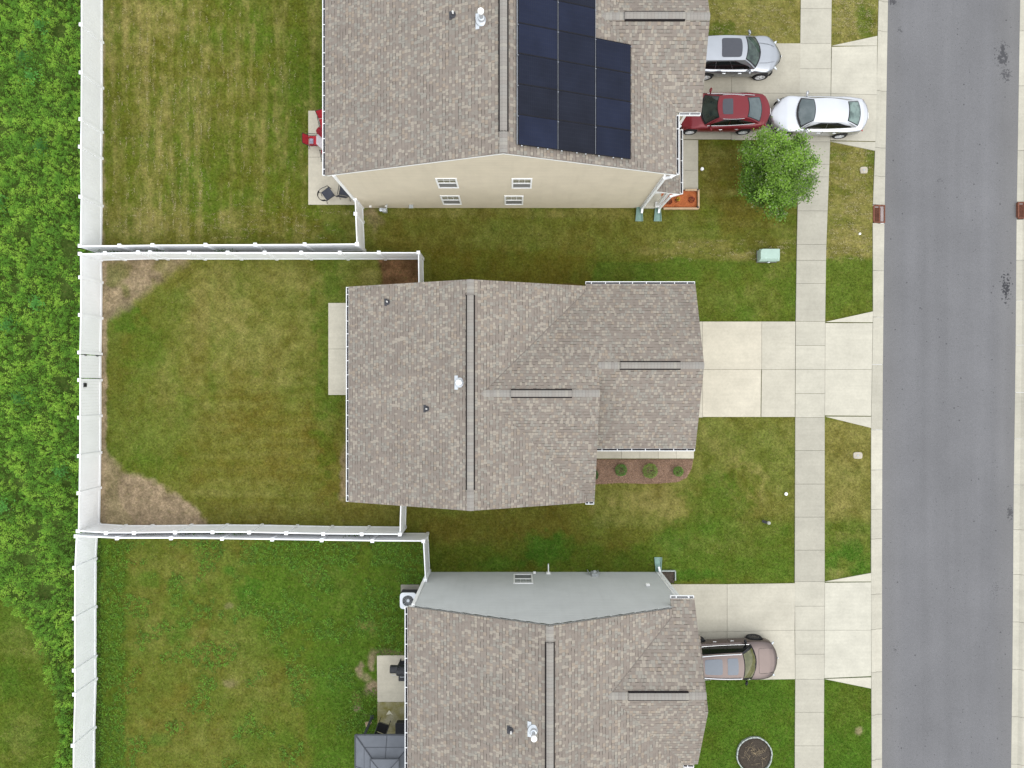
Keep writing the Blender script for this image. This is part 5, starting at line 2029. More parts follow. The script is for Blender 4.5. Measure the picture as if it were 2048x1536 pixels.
# dark red sedan, nose to the left
p_red = paint('dark_red_paint', (.150, .012, .018), .2, .32, .2, .28)
cx = (8.09 + 12.93) / 2
LX = 12.93 - 8.09
X = lambda wx: cx - wx       # nose towards -x in the world
S = sedan_spec(X(9.02), X(11.72), LX, 1.84, p_red, xb=X(12.44), xc=X(9.36), doors=[(X(10.62), X(9.72)), (X(11.42), X(10.62))],
               g=dict(xc=X(9.36), bc=.28, xrf=X(10.14), tc=.12, xb=X(12.46), bcr=.16, xrr=X(11.66), tcr=.08, zb=.97, zr=1.43, wb=.80, wr=.55, bow=.055, arch=.04, rb=.86, rr=.94, zbr=1.03, zrr=1.37),
               sidewin=[(.04, .42), (.428, .74), (.75, .93)], ctaper=.74, wglass=wg_red, rglass=wg_redr, sunroof=[(X(10.36), X(10.88), .40, M['roof_glass'])], trim=2, frit=.06, handle=M['chrome'],
               lamps=[(LX / 2 - .22, .84, .62, (.14, .4, .12), M['lamp_clear'], 'headlight'), (-LX / 2 + .24, .78, .84, (.10, .30, .12), M['lamp_red'], 'tail_light')])
red, fn = make_car('parked_car', 'dark red sedan parked nose in under the roof edge', 'car', (cx, 13.66, .033), PI, S)

# white sedan, nose to the left, behind the red one
p_white = paint('white_paint', (.54, .55, .575), .85, .38, .15)
cx = (12.97 + 17.83) / 2
LX = 17.83 - 12.97
X = lambda wx: cx - wx
S = sedan_spec(X(13.86), X(16.64), LX, 1.85, p_white, xb=X(17.34), xc=X(14.15), doors=[(X(15.55), X(14.6)), (X(16.32), X(15.55))],
               g=dict(xc=X(14.15), bc=.26, xrf=X(14.98), tc=-.10, xb=X(17.36), bcr=.16, xrr=X(16.60), tcr=.06, zb=.97, zr=1.43, wb=.80, wr=.57, bow=.05, arch=.04, rb=.86, rr=.92, zbr=1.03, zrr=1.37),
               sidewin=[(.05, .43), (.437, .92)], ctaper=.74, wglass=wg_white, rglass=wg_rear, trim=0, frit=.14,
               lamps=[(LX / 2 - .30, .86, .64, (.12, .4, .12), M['lamp_clear'], 'headlight'), (-LX / 2 + .30, .80, .84, (.10, .36, .12), M['lamp_red'], 'tail_light')])
white, fn = make_car('parked_car', 'white sedan parked close behind the dark red sedan', 'car', (cx, 13.49, .033), PI - .022, S)
q = MB()
q.obox((LX / 2 + .015, 0, .58), (.03, .9, .08))
q.build('grille_bar', M['black'], white)

# brown SUV, nose to the right, partly under the roof edge
p_br = paint('brown_grey_paint', (.122, .097, .090), .8, .36, .10)
LX = 4.85
cx = 13.30 - LX / 2
X = lambda wx: wx - cx
S = dict(L=LX, W=1.96, R=.39, xf=X(12.28), xr=X(9.36), paint=p_br, kf=.28, kr=.15, crown=.06, sill=.32,
         zt=[(-LX / 2, .85), (-LX / 2 + .06, 1.08), (-LX / 2 + .5, 1.16), (X(12.1), 1.14), (X(12.8), 1.10), (X(13.12), 1.04), (X(13.25), .94), (LX / 2, .80)],
         wt=[(-LX / 2, .80), (-LX / 2 + .3, .88), (-1.3, .96), (0, .99), (1.1, 1.0), (X(12.8), .97), (X(13.15), .89), (LX / 2, .78)],
         doors=[(X(9.98), X(10.85)), (X(10.85), X(11.75))], grille=(.62, .24, .6), spokes=10, rim=M['alloy_dark'], handle=M['chrome'], pillar=M['frit'],
         g=dict(xc=X(12.13), bc=.26, xrf=X(11.34), tc=.08, xb=X(8.72), bcr=.10, xrr=X(8.98), tcr=.05, zb=1.14, zr=1.74, wb=.86, wr=.66, bow=.03, arch=.02, rb=.9, rr=.84, zbr=1.16, zrr=1.66),
         sidewin=[(.04, .36), (.38, .68), (.70, .94)], ctaper=.86, wglass=wg_brown, sunroof=[(X(11.06), X(10.53), .43, M['roof_glass_blue']), (X(10.28), X(9.42), .42, M['roof_glass_blue'])],
         lamps=[(X(13.18), .88, .86, (.12, .34, .12), M['lamp_clear'], 'headlight'), (-LX / 2 + .08, .86, 1.0, (.08, .3, .12), M['lamp_red'], 'tail_light')], trim=1, rails=M['chrome'], mirror=M['frit'], frit=.2)
brown, fn = make_car('parked_car', 'brown grey sport utility car with two roof windows parked beside the lush lawn', 'car', (cx, -13.80, .033), math.radians(1.6), S)
q = MB()
pts = [(X(12.24), .62), (X(12.22), .3), (X(12.22), -.3), (X(12.24), -.62), (X(12.5), -.64), (X(13.06), -.60)]
zt_ = lambda x: lerp_tab(S['zt'], x)
def hood(x, y):
    w = lerp_tab(S['wt'], x) * S['W'] / 2
    return (x, y, zt_(x) - .012 * (abs(y) / (w * .6)) ** 2 + .001)
for sg in (-1, 1):
    q.tube([hood(x, sg * y) for x, y in ((X(13.0), .60), (X(12.6), .63), (X(12.36), .63), (X(12.28), .60), (X(12.26), .5), (X(12.26), .2), (X(12.26), 0))], .006, 5)
q.build('bonnet_line', M['black'], brown)
# ================================================================== SMALL THINGS
# green transformer box on the front lawn
c = at(1538, 511, .35)
t_ = thing('utility_box', 'mint green metal utility box with cut corners standing on the front lawn', 'utility box', (c.x, c.y, 0))
b = MB()
b.box(c.x - .50, c.x + .46, c.y - .28, c.y + .28, 0, .42)
b.build('cabinet', M['mint'], t_, bevel=.02)
k = MB()
x0, x1, y0, y1 = c.x - .53, c.x + .49, c.y - .30, c.y + .31
e = .10
k.add([(x0, y0, .40), (x1, y0, .40), (x1, y1, .40), (x0, y1, .40), (x0, y0, .46), (x1, y0, .46), (x1, y1, .46), (x0, y1, .46),
       (x0 + .02, y0 + .10, .62), (x1 - .14, y0 + .10, .62), (x1 - .04, y0 + .20, .62), (x1 - .04, y1 - .02, .62), (x0 + .12, y1 - .02, .62), (x0 + .02, y1 - .12, .62)],
      [(3, 2, 1, 0), (0, 1, 5, 4), (1, 2, 6, 5), (2, 3, 7, 6), (3, 0, 4, 7), (4, 5, 9, 8), (5, 10, 9), (5, 6, 11, 10), (6, 7, 12, 11), (7, 13, 12), (7, 4, 8, 13), (8, 9, 10, 11, 12, 13)])
k.build('lid', M['mint'], t_, bevel=.012)
pd = MB()
pd.tone = tone(.3)
pd.box(c.x - .53, c.x + .50, c.y - .31, c.y + .31, -.05, .05)
pd.build('base_pad', M['concrete'], t_, col=True)
h = MB()
h.box(c.x - .06, c.x + .06, c.y - .36, c.y - .315, .2, .34)
h.build('padlock_plate', M['galv'], t_)

# storm drain grates
def grate(px0, px1, py0, py1, label, z=-.06):
    a, b = at(px0, py1, z), at(px1, py0, z)
    t_ = thing('drain_grate', label, 'drain grate', ((a.x + b.x) / 2, (a.y + b.y) / 2, z), 'storm drain grates in the kerbs')
    x0, x1, y0, y1 = a.x, b.x, a.y, b.y
    f = MB()
    w = .045
    f.box(x0, x1, y0, y0 + w, z - .06, z + .02)
    f.box(x0, x1, y1 - w, y1, z - .06, z + .02)
    f.box(x0, x0 + w, y0 + w, y1 - w, z - .06, z + .02)
    f.box(x1 - w, x1, y0 + w, y1 - w, z - .06, z + .02)
    xm = (x0 + x1) / 2
    f.box(xm - .02, xm + .02, y0 + w, y1 - w, z - .06, z + .018)
    f.build('frame', M['rust'], t_)
    g = MB()
    n = 15
    for i in range(n):
        y = y0 + w + (y1 - y0 - 2 * w) * (i + .5) / n
        g.box(x0 + w, xm - .02, y - .011, y + .011, z - .05, z + .012)
        g.box(xm + .02, x1 - w, y - .011, y + .011, z - .05, z + .012)
    g.build('grating', M['rust'], t_)
    p = MB()
    p.box(x0 + .01, x1 - .01, y0 + .01, y1 - .01, z - .5, z - .42)
    p.build('pit_floor', M['rubber'], t_)
    s = MB()
    s.box(x0 - .07, x0 - .004, y0 + .05, y1 - .05, z - .1, z + .10)
    s.build('kerb_hood', M['rust'], t_)
    return t_


grate(1747.5, 1770, 410, 445.5, 'rusty iron storm drain grate beside the front lawn of the house with solar panels')
grate(2036, 2060, 404, 437, 'rusty iron storm drain grate on the far side of the road')

# small round caps and lids in the grass
def cleanout(px, py, r, label, cat, name='cleanout_cap', mat=None):
    p = at(px, py, .05)
    mb = MB()
    mb.lathe([(r, -.05), (r, .05), (r * .9, .065), (r * .35, .07), (r * .3, .095), (0, .1)], (p.x, p.y, 0), 18)
    o = mb.build(name, mat or M['white_plastic'], None, loc=(p.x, p.y, 0))
    return tag(o, label, cat)


cleanout(1404.5, 337.5, .085, 'round white pipe cap in the grass beside the front walk of the top house', 'pipe cap')
cleanout(1572.5, 988, .085, 'round white pipe cap in the lawn next to the pavement below the middle driveway', 'pipe cap')
cleanout(1720, 467.5, .06, 'small white cap in the grass strip below the rusty drain grate', 'pipe cap')
for px, py, sx, sy, lab, nm in ((1716, 911, .46, .34, 'pale rectangular meter lid in the dry grass strip below the middle driveway', 'meter_cover'), (1728, 340, .38, .34, 'pale square meter lid in the grass strip below the white sedan', 'meter_cover')):
    p = at(px, py, .03)
    mb = MB()
    q = [(p.x + (sx / 2) * math.copysign(abs(math.cos(a)) ** .5, math.cos(a)), p.y + (sy / 2) * math.copysign(abs(math.sin(a)) ** .5, math.sin(a))) for a in [2 * PI * i / 28 for i in range(28)]]
    mb.prism(q, -.03, .035)
    o = mb.build(nm, M['pale_lid'], None, loc=(p.x, p.y, 0), bevel=.008)
    tag(o, lab, 'meter cover')
    q = MB()
    q.lathe([(.05, .034), (.05, .045), (0, .046)], (p.x, p.y, 0), 12)
    q.build('reader_lid', M['grey_plastic'], o)
p = at(1534, 1045, .2)
t_ = thing('pipe_stub', 'short grey standpipe with dark base sticking out of the lawn beside the pavement', 'pipe', (p.x, p.y, 0))
q = MB()
q.tube([(p.x - .12, p.y + .02, .0), (p.x - .10, p.y + .02, .14), (p.x + .02, p.y, .26), (p.x + .06, p.y, .30)], [.075, .075, .07, .07], 14)
q.build('base', M['lead'], t_)
q = MB()
q.lathe([(.085, .24), (.09, .30), (.085, .36), (.05, .38), (0, .38)], (p.x + .05, p.y, 0), 16)
q.build('cap', worn('weathered_grey', (.30, .31, .27), .7, .2, amt=.15), t_)

# splash blocks under the downspouts
def splash(px, py, label, rot=0.0):
    p = at(px, py, .05)
    t_ = thing('splash_block', label, 'splash block', (p.x, p.y, 0), 'splash blocks under downspouts', local=True, rz=rot)
    m = MB()
    L = .68
    w0, w1 = .11, .17
    for s in (-1, 1):
        m.add([(s * w0, .34, .0), (s * (w0 + .03), .34, .0), (s * (w1 + .03), -.34, 0), (s * w1, -.34, 0), (s * w0, .34, .13), (s * (w0 + .03), .34, .13), (s * (w1 + .03), -.34, .07), (s * w1, -.34, .07)],
              [(3, 2, 1, 0), (4, 5, 6, 7), (0, 1, 5, 4), (1, 2, 6, 5), (2, 3, 7, 6), (3, 0, 4, 7)])
    m.add([(-w0, .34, .05), (w0, .34, .05), (w1, -.34, .02), (-w1, -.34, .02)], [(0, 3, 2, 1)])
    m.add([(-w0 - .02, .34, 0), (w0 + .02, .34, 0), (w0 + .02, .37, 0), (-w0 - .02, .37, 0), (-w0 - .02, .34, .13), (w0 + .02, .34, .13), (w0 + .02, .37, .13), (-w0 - .02, .37, .13)],
          [(3, 2, 1, 0), (4, 5, 6, 7), (0, 1, 5, 4), (1, 2, 6, 5), (2, 3, 7, 6), (3, 0, 4, 7)])
    m.build('trough', M['splash'], t_)
    return t_


splash(1278.5, 429, 'green splash block under the downspout at the corner of the beige wall')
splash(1315.5, 429, 'green splash block under the downspout beside the red mulch bed')
splash(1316.5, 1128, 'grey green splash block at the corner of the grey sided house', PI)

# timber edging round the red mulch bed, stone ring, little corner bed boards
t_ = thing('bed_edging', 'pale timber edging round the red mulch bed', 'edging', tuple(at(1395, 400)))
for a, b in (((1396, 380), (1396, 418)), ((1396, 418), (1326, 418)), ((1396, 381), (1369, 381))):
    q = MB()
    pa, pb = at(*a), at(*b)
    q.bar((pa.x, pa.y, .07), (pb.x, pb.y, .07), .09, .16)
    q.build('board', M['timber'], t_, bevel=.01)
for px, py in ((1396, 381), (1396, 416)):
    q = MB()
    p = at(px, py)
    q.box(p.x - .08, p.x - .01, p.y - .04, p.y + .04, 0, .17)
    q.build('corner_bracket', M['black'], t_)
cr = at(1508, 1509)
t_ = thing('edging_ring', 'ring of narrow pale edging blocks round the circular bed on the lush lawn', 'edging', tuple(cr))
for i in range(26):
    a0, a1 = 2 * PI * (i + .04) / 26, 2 * PI * (i + .96) / 26
    rj = .865 + random.uniform(-.012, .012)
    q = MB()
    pts = [(cr.x + (rj + o) * math.cos(a), cr.y + (rj * 1.03 + o) * math.sin(a)) for o, a in ((0, a0), (.055, a0), (.055, a1), (0, a1))]
    q.prism(pts, -.03, .11 + random.uniform(-.01, .01))
    q.build('edging_block', M['bed_brick'], t_)
t_ = thing('bed_edging', 'low grey edging boards round the little corner bed by the grey wall', 'edging', tuple(at(1345, 1150)))
for a, b in (((1350, 1141), (1350, 1160)), ((1350, 1141), (1322, 1141))):
    q = MB()
    pa, pb = at(*a), at(*b)
    q.bar((pa.x, pa.y, .06), (pb.x, pb.y, .06), .05, .14)
    q.build('board', M['bed_brick'], t_)

# air conditioning unit beside the grey house
c = at(816, 1202, .82)
t_ = thing('air_conditioner', 'white topped air conditioning unit with round fan beside the grey wall', 'air conditioner', (c.x, c.y, 0))
q = MB()
q.box(c.x - .37, c.x + .37, c.y - .37, c.y + .37, .10, .76)
for i in range(16):
    for s in (-1, 1):
        q.box(c.x - .385, c.x + .385, c.y + s * .375 - .005, c.y + s * .375 + .005, .14 + i * .037, .15 + i * .037)
        q.box(c.x + s * .375 - .005, c.x + s * .375 + .005, c.y - .385, c.y + .385, .14 + i * .037, .15 + i * .037)
q.build('coil_cabinet', worn('dark_coil', (.05, .05, .052), .7, .3), t_)
q = MB()
n = 40
ri, ro = .285, .41
def sq(a):
    k = (abs(math.cos(a)) ** 6 + abs(math.sin(a)) ** 6) ** (-1 / 6)
    return (c.x + ro * k * math.cos(a), c.y + ro * k * math.sin(a))
inn = [(c.x + ri * math.cos(2 * PI * i / n), c.y + ri * math.sin(2 * PI * i / n)) for i in range(n)]
out = [sq(2 * PI * i / n) for i in range(n)]
vs = [(x, y, .83) for x, y in inn] + [(x, y, .81) for x, y in out] + [(x, y, .74) for x, y in out] + [(x, y, .70) for x, y in inn]
fs = []
for i in range(n):
    j = (i + 1) % n
    fs += [[i, n + i, n + j, j], [n + i, 2 * n + i, 2 * n + j, n + j], [i, j, 3 * n + j, 3 * n + i]]
q.add(vs, fs)
q.build('top_cover', worn('ac_white', (.66, .68, .72), .4, .4, amt=.05), t_)
q = MB()
for rr_ in (.09, .15, .21, .27):
    q.tube([(c.x + rr_ * math.cos(2 * PI * i / 24), c.y + rr_ * math.sin(2 * PI * i / 24), .825) for i in range(25)], .004, 5)
for i in range(10):
    a = 2 * PI * i / 10
    q.tube([(c.x + .07 * math.cos(a), c.y + .07 * math.sin(a), .826), (c.x + .29 * math.cos(a), c.y + .29 * math.sin(a), .826)], .004, 5)
q.build('fan_guard', M['galv'], t_)
q = MB()
for i in range(3):
    a = 2 * PI * i / 3 + .5
    pts = []
    for r_, da, z in ((.07, -.5, .70), (.26, -.42, .68), (.275, .35, .74), (.07, .35, .74)):
        pts.append((c.x + r_ * math.cos(a + da), c.y + r_ * math.sin(a + da), z))
    q.poly(pts)
    q.poly([(p[0], p[1], p[2] - .006) for p in pts[::-1]])
q.lathe([(.085, .66), (.085, .765), (.06, .78), (0, .785)], (c.x, c.y, 0), 16)
q.build('fan', M['galv'], t_)
q = MB()
q.tone = tone(.6)
q.box(c.x - .48, c.x + .46, c.y - .46, c.y + .60, -.05, .08)
q.build('base_pad', M['concrete'], t_, col=True)

# smoker grill on the patio of the grey house
c = at(797, 1340, .9)
t_ = thing('smoker_grill', 'black barrel smoker with side firebox and chimney on the concrete patio', 'grill', (c.x, c.y, 0))
q = MB()
q.lathe([(0, -.42), (.24, -.42), (.26, -.40), (.26, .40), (.24, .42), (0, .42)], (c.x + .35, c.y, .95), 24, 'x')
q.build('barrel', M['black'], t_, smooth=False)
q = MB()
q.lathe([(0, -.17), (.19, -.17), (.20, -.15), (.20, .17), (0, .17)], (c.x - .26, c.y, .80), 20, 'x')
q.build('firebox', M['black'], t_)
q = MB()
q.tube([(c.x + .10, c.y + .20, 1.05), (c.x + .06, c.y + .38, 1.12), (c.x + .06, c.y + .40, 1.75)], .04, 10)
q.lathe([(.085, 0), (.09, .02), (.03, .05), (0, .05)], (c.x + .06, c.y + .40, 1.76), 14)
q.build('chimney', M['black'], t_)
q = MB()
q.box(c.x + .0, c.x + .75, c.y - .56, c.y - .30, .86, .89)
for i in range(5):
    q.box(c.x + .0, c.x + .75, c.y - .56 + i * .06, c.y - .54 + i * .06, .89, .90)
q.build('front_shelf', M['black'], t_)
q = MB()
for x in (c.x - .02, c.x + .7):
    for s in (-.22, .22):
        q.bar((x, c.y + s, .03), (x, c.y + s * .8, .8), .04, .04)
q.box(c.x - .05, c.x + .74, c.y - .22, c.y + .22, .26, .28)
q.build('stand', M['black'], t_)
q = MB()
q.tube([(c.x - .34, c.y - .21, .84), (c.x - .34, c.y - .27, .88), (c.x - .14, c.y - .27, .88), (c.x - .14, c.y - .21, .84)], .012, 8)
q.tube([(c.x + .1, c.y - .27, 1.0), (c.x + .1, c.y - .31, 1.0), (c.x + .6, c.y - .31, 1.0), (c.x + .6, c.y - .27, 1.0)], .012, 8)
q.build('handle', M['galv'], t_)

# gazebo with a grey two tier roof
x0, y1 = at(710.5, 1469.5, 2.55).x, at(710.5, 1469.5, 2.55).y
gs = 3.02
x1, y0 = x0 + gs, y1 - gs
xc, yc = (x0 + x1) / 2, (y0 + y1) / 2
t_ = thing('gazebo', 'dark grey metal gazebo with a two tier hipped roof beside the grey house', 'gazebo', (xc, yc, 0))
ap = 3.25
r1 = .56
zt1 = 2.55 + (ap - 2.55) * .70
def tier(mb, hx, z0, hx1, z1):
    lo = [(xc - hx, yc - hx, z0), (xc + hx, yc - hx, z0), (xc + hx, yc + hx, z0), (xc - hx, yc + hx, z0)]
    hi = [(xc - hx1, yc - hx1, z1), (xc + hx1, yc - hx1, z1), (xc + hx1, yc + hx1, z1), (xc - hx1, yc + hx1, z1)]
    mb.add(lo + hi, [(0, 1, 5, 4), (1, 2, 6, 5), (2, 3, 7, 6), (3, 0, 4, 7)])
    mb.add([(p[0], p[1], p[2] - .03) for p in lo + hi], [(4, 5, 1, 0), (5, 6, 2, 1), (6, 7, 3, 2), (7, 4, 0, 3)])
    return lo, hi
q = MB()
lo, hi = tier(q, gs / 2, 2.55, r1, zt1)
ro = q.build('roof', M['canvas'], t_)
q = MB()
for a, b in zip(lo, hi):
    q.bar((a[0], a[1], a[2] + .01), (b[0], b[1], b[2] + .01), .05, .03)
for i in range(4):
    a, b = lo[i], lo[(i + 1) % 4]
    c2, d2 = hi[i], hi[(i + 1) % 4]
    q.bar(a, b, .06, .06)
    ma = [(a[k] + b[k]) / 2 for k in range(3)]
    mb_ = [(c2[k] + d2[k]) / 2 for k in range(3)]
    q.bar((ma[0], ma[1], ma[2] + .006), (mb_[0], mb_[1], mb_[2] + .006), .028, .02)
    for f in (.5,):
        e1 = [a[k] + (c2[k] - a[k]) * f for k in range(3)]
        e2 = [b[k] + (d2[k] - b[k]) * f for k in range(3)]
        q.bar((e1[0], e1[1], e1[2] + .004), (e2[0], e2[1], e2[2] + .004), .018, .014)
    q.bar(c2, d2, .05, .05)
q.build('roof_rib', M['canvas_dark'], ro)
q = MB()
lo2, hi2 = tier(q, r1 + .12, zt1 + .12, .02, ap + .08)
r2 = q.build('top_roof', M['canvas'], t_)
q = MB()
for a, b in zip(lo2, hi2):
    q.bar((a[0], a[1], a[2] + .008), (b[0], b[1], b[2] + .008), .03, .02)
for i in range(4):
    q.bar(lo2[i], lo2[(i + 1) % 4], .035, .035)
q.build('roof_rib', M['canvas_dark'], r2)
for sx_ in (x0 + .30, x1 - .30):
    for sy_ in (y0 + .34, y1 - .34):
        q = MB()
        q.box(sx_ - .05, sx_ + .05, sy_ - .05, sy_ + .05, 0, 2.56)
        q.box(sx_ - .09, sx_ + .09, sy_ - .09, sy_ + .09, 0, .04)
        q.build('post', M['canvas_dark'], t_)

# ---- seats and tables
def sling_chair(label, loc, rz, mat, frame, group=None, pillow=False, back=.52):
    """patio chair of tube frame and stretched cloth, facing +x"""
    t_ = thing('patio_chair', label, 'chair', loc, group, local=True, rz=rz)
    s = MB()
    s.grid(lambda a, b: (-.24 + .50 * a, (b - .5) * .50, .42 - .03 * math.sin(PI * a) + .03 * a), 8, 6, False)
    s.build('seat', mat, t_, smooth=True)
    s = MB()
    s.grid(lambda a, b: (-.26 - .20 * a, (b - .5) * .50 * (1 - .12 * max(0, a - .6)), .44 + back * a), 8, 6, False)
    bk = s.build('backrest', mat, t_, smooth=True)
    f = MB()
    for sg in (-1, 1):
        y = .265 * sg
        f.tube([(.30, y, .02), (.27, y, .43), (-.25, y, .41), (-.46, y * .95, .44 + back)], .014, 8)
        f.tube([(-.38, y, .02), (-.22, y, .42)], .014, 8)
        f.tube([(.26, y, .45), (.24, y * 1.06, .62), (-.30, y * 1.06, .64)], .016, 8)
    f.tube([(-.46, -.25, .44 + back), (-.475, 0, .47 + back), (-.46, .25, .44 + back)], .014, 8)
    f.tube([(.27, -.265, .43), (.27, .265, .43)], .012, 8)
    f.build('frame', frame, t_)
    if pillow:
        p = MB()
        p.grid(lambda a, b: (-.22 + .2 * a, -.04 + (b - .5) * .26, .47 + .03 * math.sin(PI * a)), 5, 5)
        p.build('cushion', worn('striped_cushion', (.30, .30, .38), .8, .1, amt=.5, scale=30), t_)
    return t_


gr = 'red patio chairs round the table'
p = at(622, 282, .45)
sling_chair('red sling chair furthest out from the wall, with a small cushion on its seat', (p.x + .16, p.y, .06), 0.0, M['red_sling'], M['black'], gr, True, .42)
p = at(648, 246, .45)
sling_chair('red sling chair half under the gutter, nearest the lawn end of the patio', (p.x + .06, p.y, .06), -1.35, M['red_sling'], M['black'], gr)
p = at(652, 306, .45)
sling_chair('red sling chair mostly hidden under the gutter below the pale table', (p.x + .06, p.y - .10, .06), 1.75, M['red_sling'], M['black'], gr)
p = at(654, 280, .74)
t_ = thing('patio_table', 'pale patio table between the red chairs, partly under the gutter', 'table', (p.x, p.y, .06))
q = MB()
w = .55
o8 = [(p.x + w * math.cos(a) * 1.05, p.y + w * math.sin(a) * .95) for a in [PI / 8 + PI / 4 * i for i in range(8)]]
q.prism(o8, .74, .765)
q.build('tabletop', M['pale_glass'], t_, bevel=.006)
q = MB()
q.tube([(p.x, p.y, .10), (p.x, p.y, .74)], .03, 10)
q.lathe([(.26, .06), (.26, .10), (.05, .14)], (p.x, p.y, 0), 16)
q.build('pedestal', M['black'], t_)
t_ = thing('folded_umbrella', 'folded dark red umbrella lying over the pale patio table', 'umbrella', (p.x, p.y, .83))
q = MB()
a, b = Vector((p.x - .44, p.y + .50, .90)), Vector((p.x + .25, p.y - .02, .90))
d = (b - a).normalized()
n = Vector((-d.y, d.x, 0))
L = (b - a).length
prof = [(0, .10), (.12, .15), (.4, .17), (.7, .13), (.95, .05), (1, .02)]
ring = []
for k_, (s_, r_) in enumerate(prof):
    for i in range(14):
        an = 2 * PI * i / 14
        rr_ = r_ * (1 + (.25 if i % 2 else -.1))
        ring.append(a + d * L * s_ + n * rr_ * math.cos(an) + Vector((0, 0, max(-.10, rr_ * .6 * math.sin(an)))))
fs = [[k_ * 14 + i, k_ * 14 + (i + 1) % 14, (k_ + 1) * 14 + (i + 1) % 14, (k_ + 1) * 14 + i] for k_ in range(5) for i in range(14)] + [list(range(14))]
q.add(ring, fs)
q.build('canopy', M['maroon'], t_)
q = MB()
q.tube([a - d * .02, b + d * .25], .018, 8)
q.build('pole', M['galv'], t_)

# round backed charcoal chair and dark folding seat on the same patio
p = at(655, 389, .45)
t_ = thing('patio_chair', 'charcoal chair with a rounded open back on the concrete near the fence', 'chair', (p.x, p.y, .06), 'charcoal patio chairs', local=True, rz=math.radians(36))
q = MB()
q.grid(lambda a, b: (-.20 + .48 * a, (b - .5) * .50 * (1 + .05 * a), .42 + .015 * math.sin(PI * b)), 8, 6)
q.build('seat', M['sling'], t_, smooth=True)
q = MB()
def bk(a, b):
    an = PI * .62 + (a) * PI * .76
    r_ = .33
    return (-.10 + r_ * math.cos(an) * 1.05, r_ * math.sin(an) * .9, .60 + .22 * b)
q.grid(bk, 14, 3)
q.build('backrest', M['black'], t_, smooth=True)
q = MB()
arc = [(-.10 + .345 * math.cos(an), .33 * math.sin(an), .66) for an in np.linspace(PI * .45, PI * 1.55, 18)]
arc2 = [(x, y, .83 if -.40 < x < -.2 else .72) for x, y, z in arc]
q.tube([(.30, .27, .03), (.26, .27, .64), (.05, .31, .66)] + arc + [(.05, -.31, .66), (.26, -.27, .64), (.30, -.27, .03)], .018, 8)
for sg in (-1, 1):
    q.tube([(-.30, sg * .24, .02), (-.22, sg * .25, .42), (-.28, sg * .24, .68)], .016, 8)
    q.tube([(-.22, sg * .25, .41), (.28, sg * .265, .41)], .014, 8)
q.build('frame', M['black'], t_)
p = at(688, 381, .45)
sling_chair('charcoal chair half hidden behind the corner of the beige house', (p.x + .05, p.y - .03, .06), math.radians(80), M['sling'], M['black'], 'charcoal patio chairs')

# black seats by the gazebo and a broom
p = at(765, 1452, .45)
sling_chair('black chair at the edge of the mossy patio next to the gazebo', (p.x, p.y - .1, .06), math.radians(70), worn('black_wicker', (.012, .012, .012), .8, .2, amt=.4, scale=30), M['black'], back=.4)
p = at(806, 1458, .4)
t_ = thing('storage_box', 'black storage box on the mossy patio, half under the gutter', 'box', (p.x + .1, p.y - .1, .06))
q = MB()
q.box(p.x - .35, p.x + .65, p.y - .60, p.y + .30, .07, .42)
q.build('bin', M['black'], t_, bevel=.02)
q = MB()
q.box(p.x - .38, p.x + .68, p.y - .63, p.y + .33, .42, .48)
q.build('lid', M['black'], t_, bevel=.02)
p = at(737, 1448, .3)
t_ = thing('broom', 'broom of split straw with a dark handle leaning by the gazebo corner', 'broom', (p.x, p.y, 0))
q = MB()
for i in range(26):
    f = (i / 25 - .5)
    q.tube([(p.x - .07, p.y - .16, .40), (p.x + f * .34 + .04, p.y + .22 - abs(f) * .08, .50 + .04 * math.sin(i * 2.3))], [.014, .011], 5)
q.build('bristle', M['straw'], t_)
q = MB()
q.tube([(p.x - .07, p.y - .15, .40), (p.x - .18, p.y - .75, .10)], .018, 8)
q.build('handle', M['black'], t_)
p = at(779, 1427, .07)
q = MB()
q.prism([(p.x - .17, p.y - .06), (p.x - .02, p.y + .17), (p.x + .17, p.y - .08), (p.x + .06, p.y - .02), (p.x - .05, p.y - .05)], .062, .075)
tag(q.build('paper_scrap', worn('paper', (.55, .52, .40), .8, .2), None, loc=(p.x, p.y, .062)), 'pale torn scrap lying on the mossy patio slab', 'scrap')
# ================================================================== PLANTS
def pts_px(n, x0, x1, y0, y1):
    return RNG.uniform(x0, x1, n), RNG.uniform(y0, y1, n)


def hard_mask(px, py):
    """true where grass cannot grow"""
    m = (px > exa(SW_L, py) - 1) & (px < exa(SW_R, py) + 1)
    m |= px > exa(KB_L, py) - 2
    for pl in DRIVES + PADS:
        m |= in_poly(px, py, pl)
    x, y = (px - 1024) * H / F, (768 - py) * H / F
    for pl in HOUSE_POLY.values():
        m |= in_poly(x, y, pl)
    m |= (px - 1508) ** 2 + (py - 1508) ** 2 < 36 ** 2
    return m


# ---- short lawn grass
n = 330000
px, py = pts_px(n, 196, 1760, -60, 1600)
ej = np.where(py > 1150, 7.0, np.where((px > 1330) & (py > 1000), 3.5, 2.2))
ux, uy = px * H / F, py * H / F
keep = ~hard_mask(px + (fbm(ux, uy, .3, 3, 81) - .5) * 2 * ej + RNG.normal(0, .6, n), py + (fbm(ux, uy, .3, 3, 82) - .5) * 2 * ej + RNG.normal(0, .6, n))
px, py = px[keep], py[keep]
c, bare, dry, z = lawn_at(px, py)
keep = RNG.rand(len(px)) > bare * .9
px, py, c, dry, z = px[keep], py[keep], c[keep], dry[keep], z[keep]
mx, my = pts_px(42000, -150, 200, 1150, 1680)
k2 = in_poly(mx, my, MOWN)
mx, my = mx[k2], my[k2]
mc, mb_, md, mz_ = lawn_at(mx, my)
px, py, c, dry, z = np.concatenate([px, mx]), np.concatenate([py, my]), np.concatenate([c, mc]), np.concatenate([dry, md]), np.concatenate([z, mz_])
n = len(px)
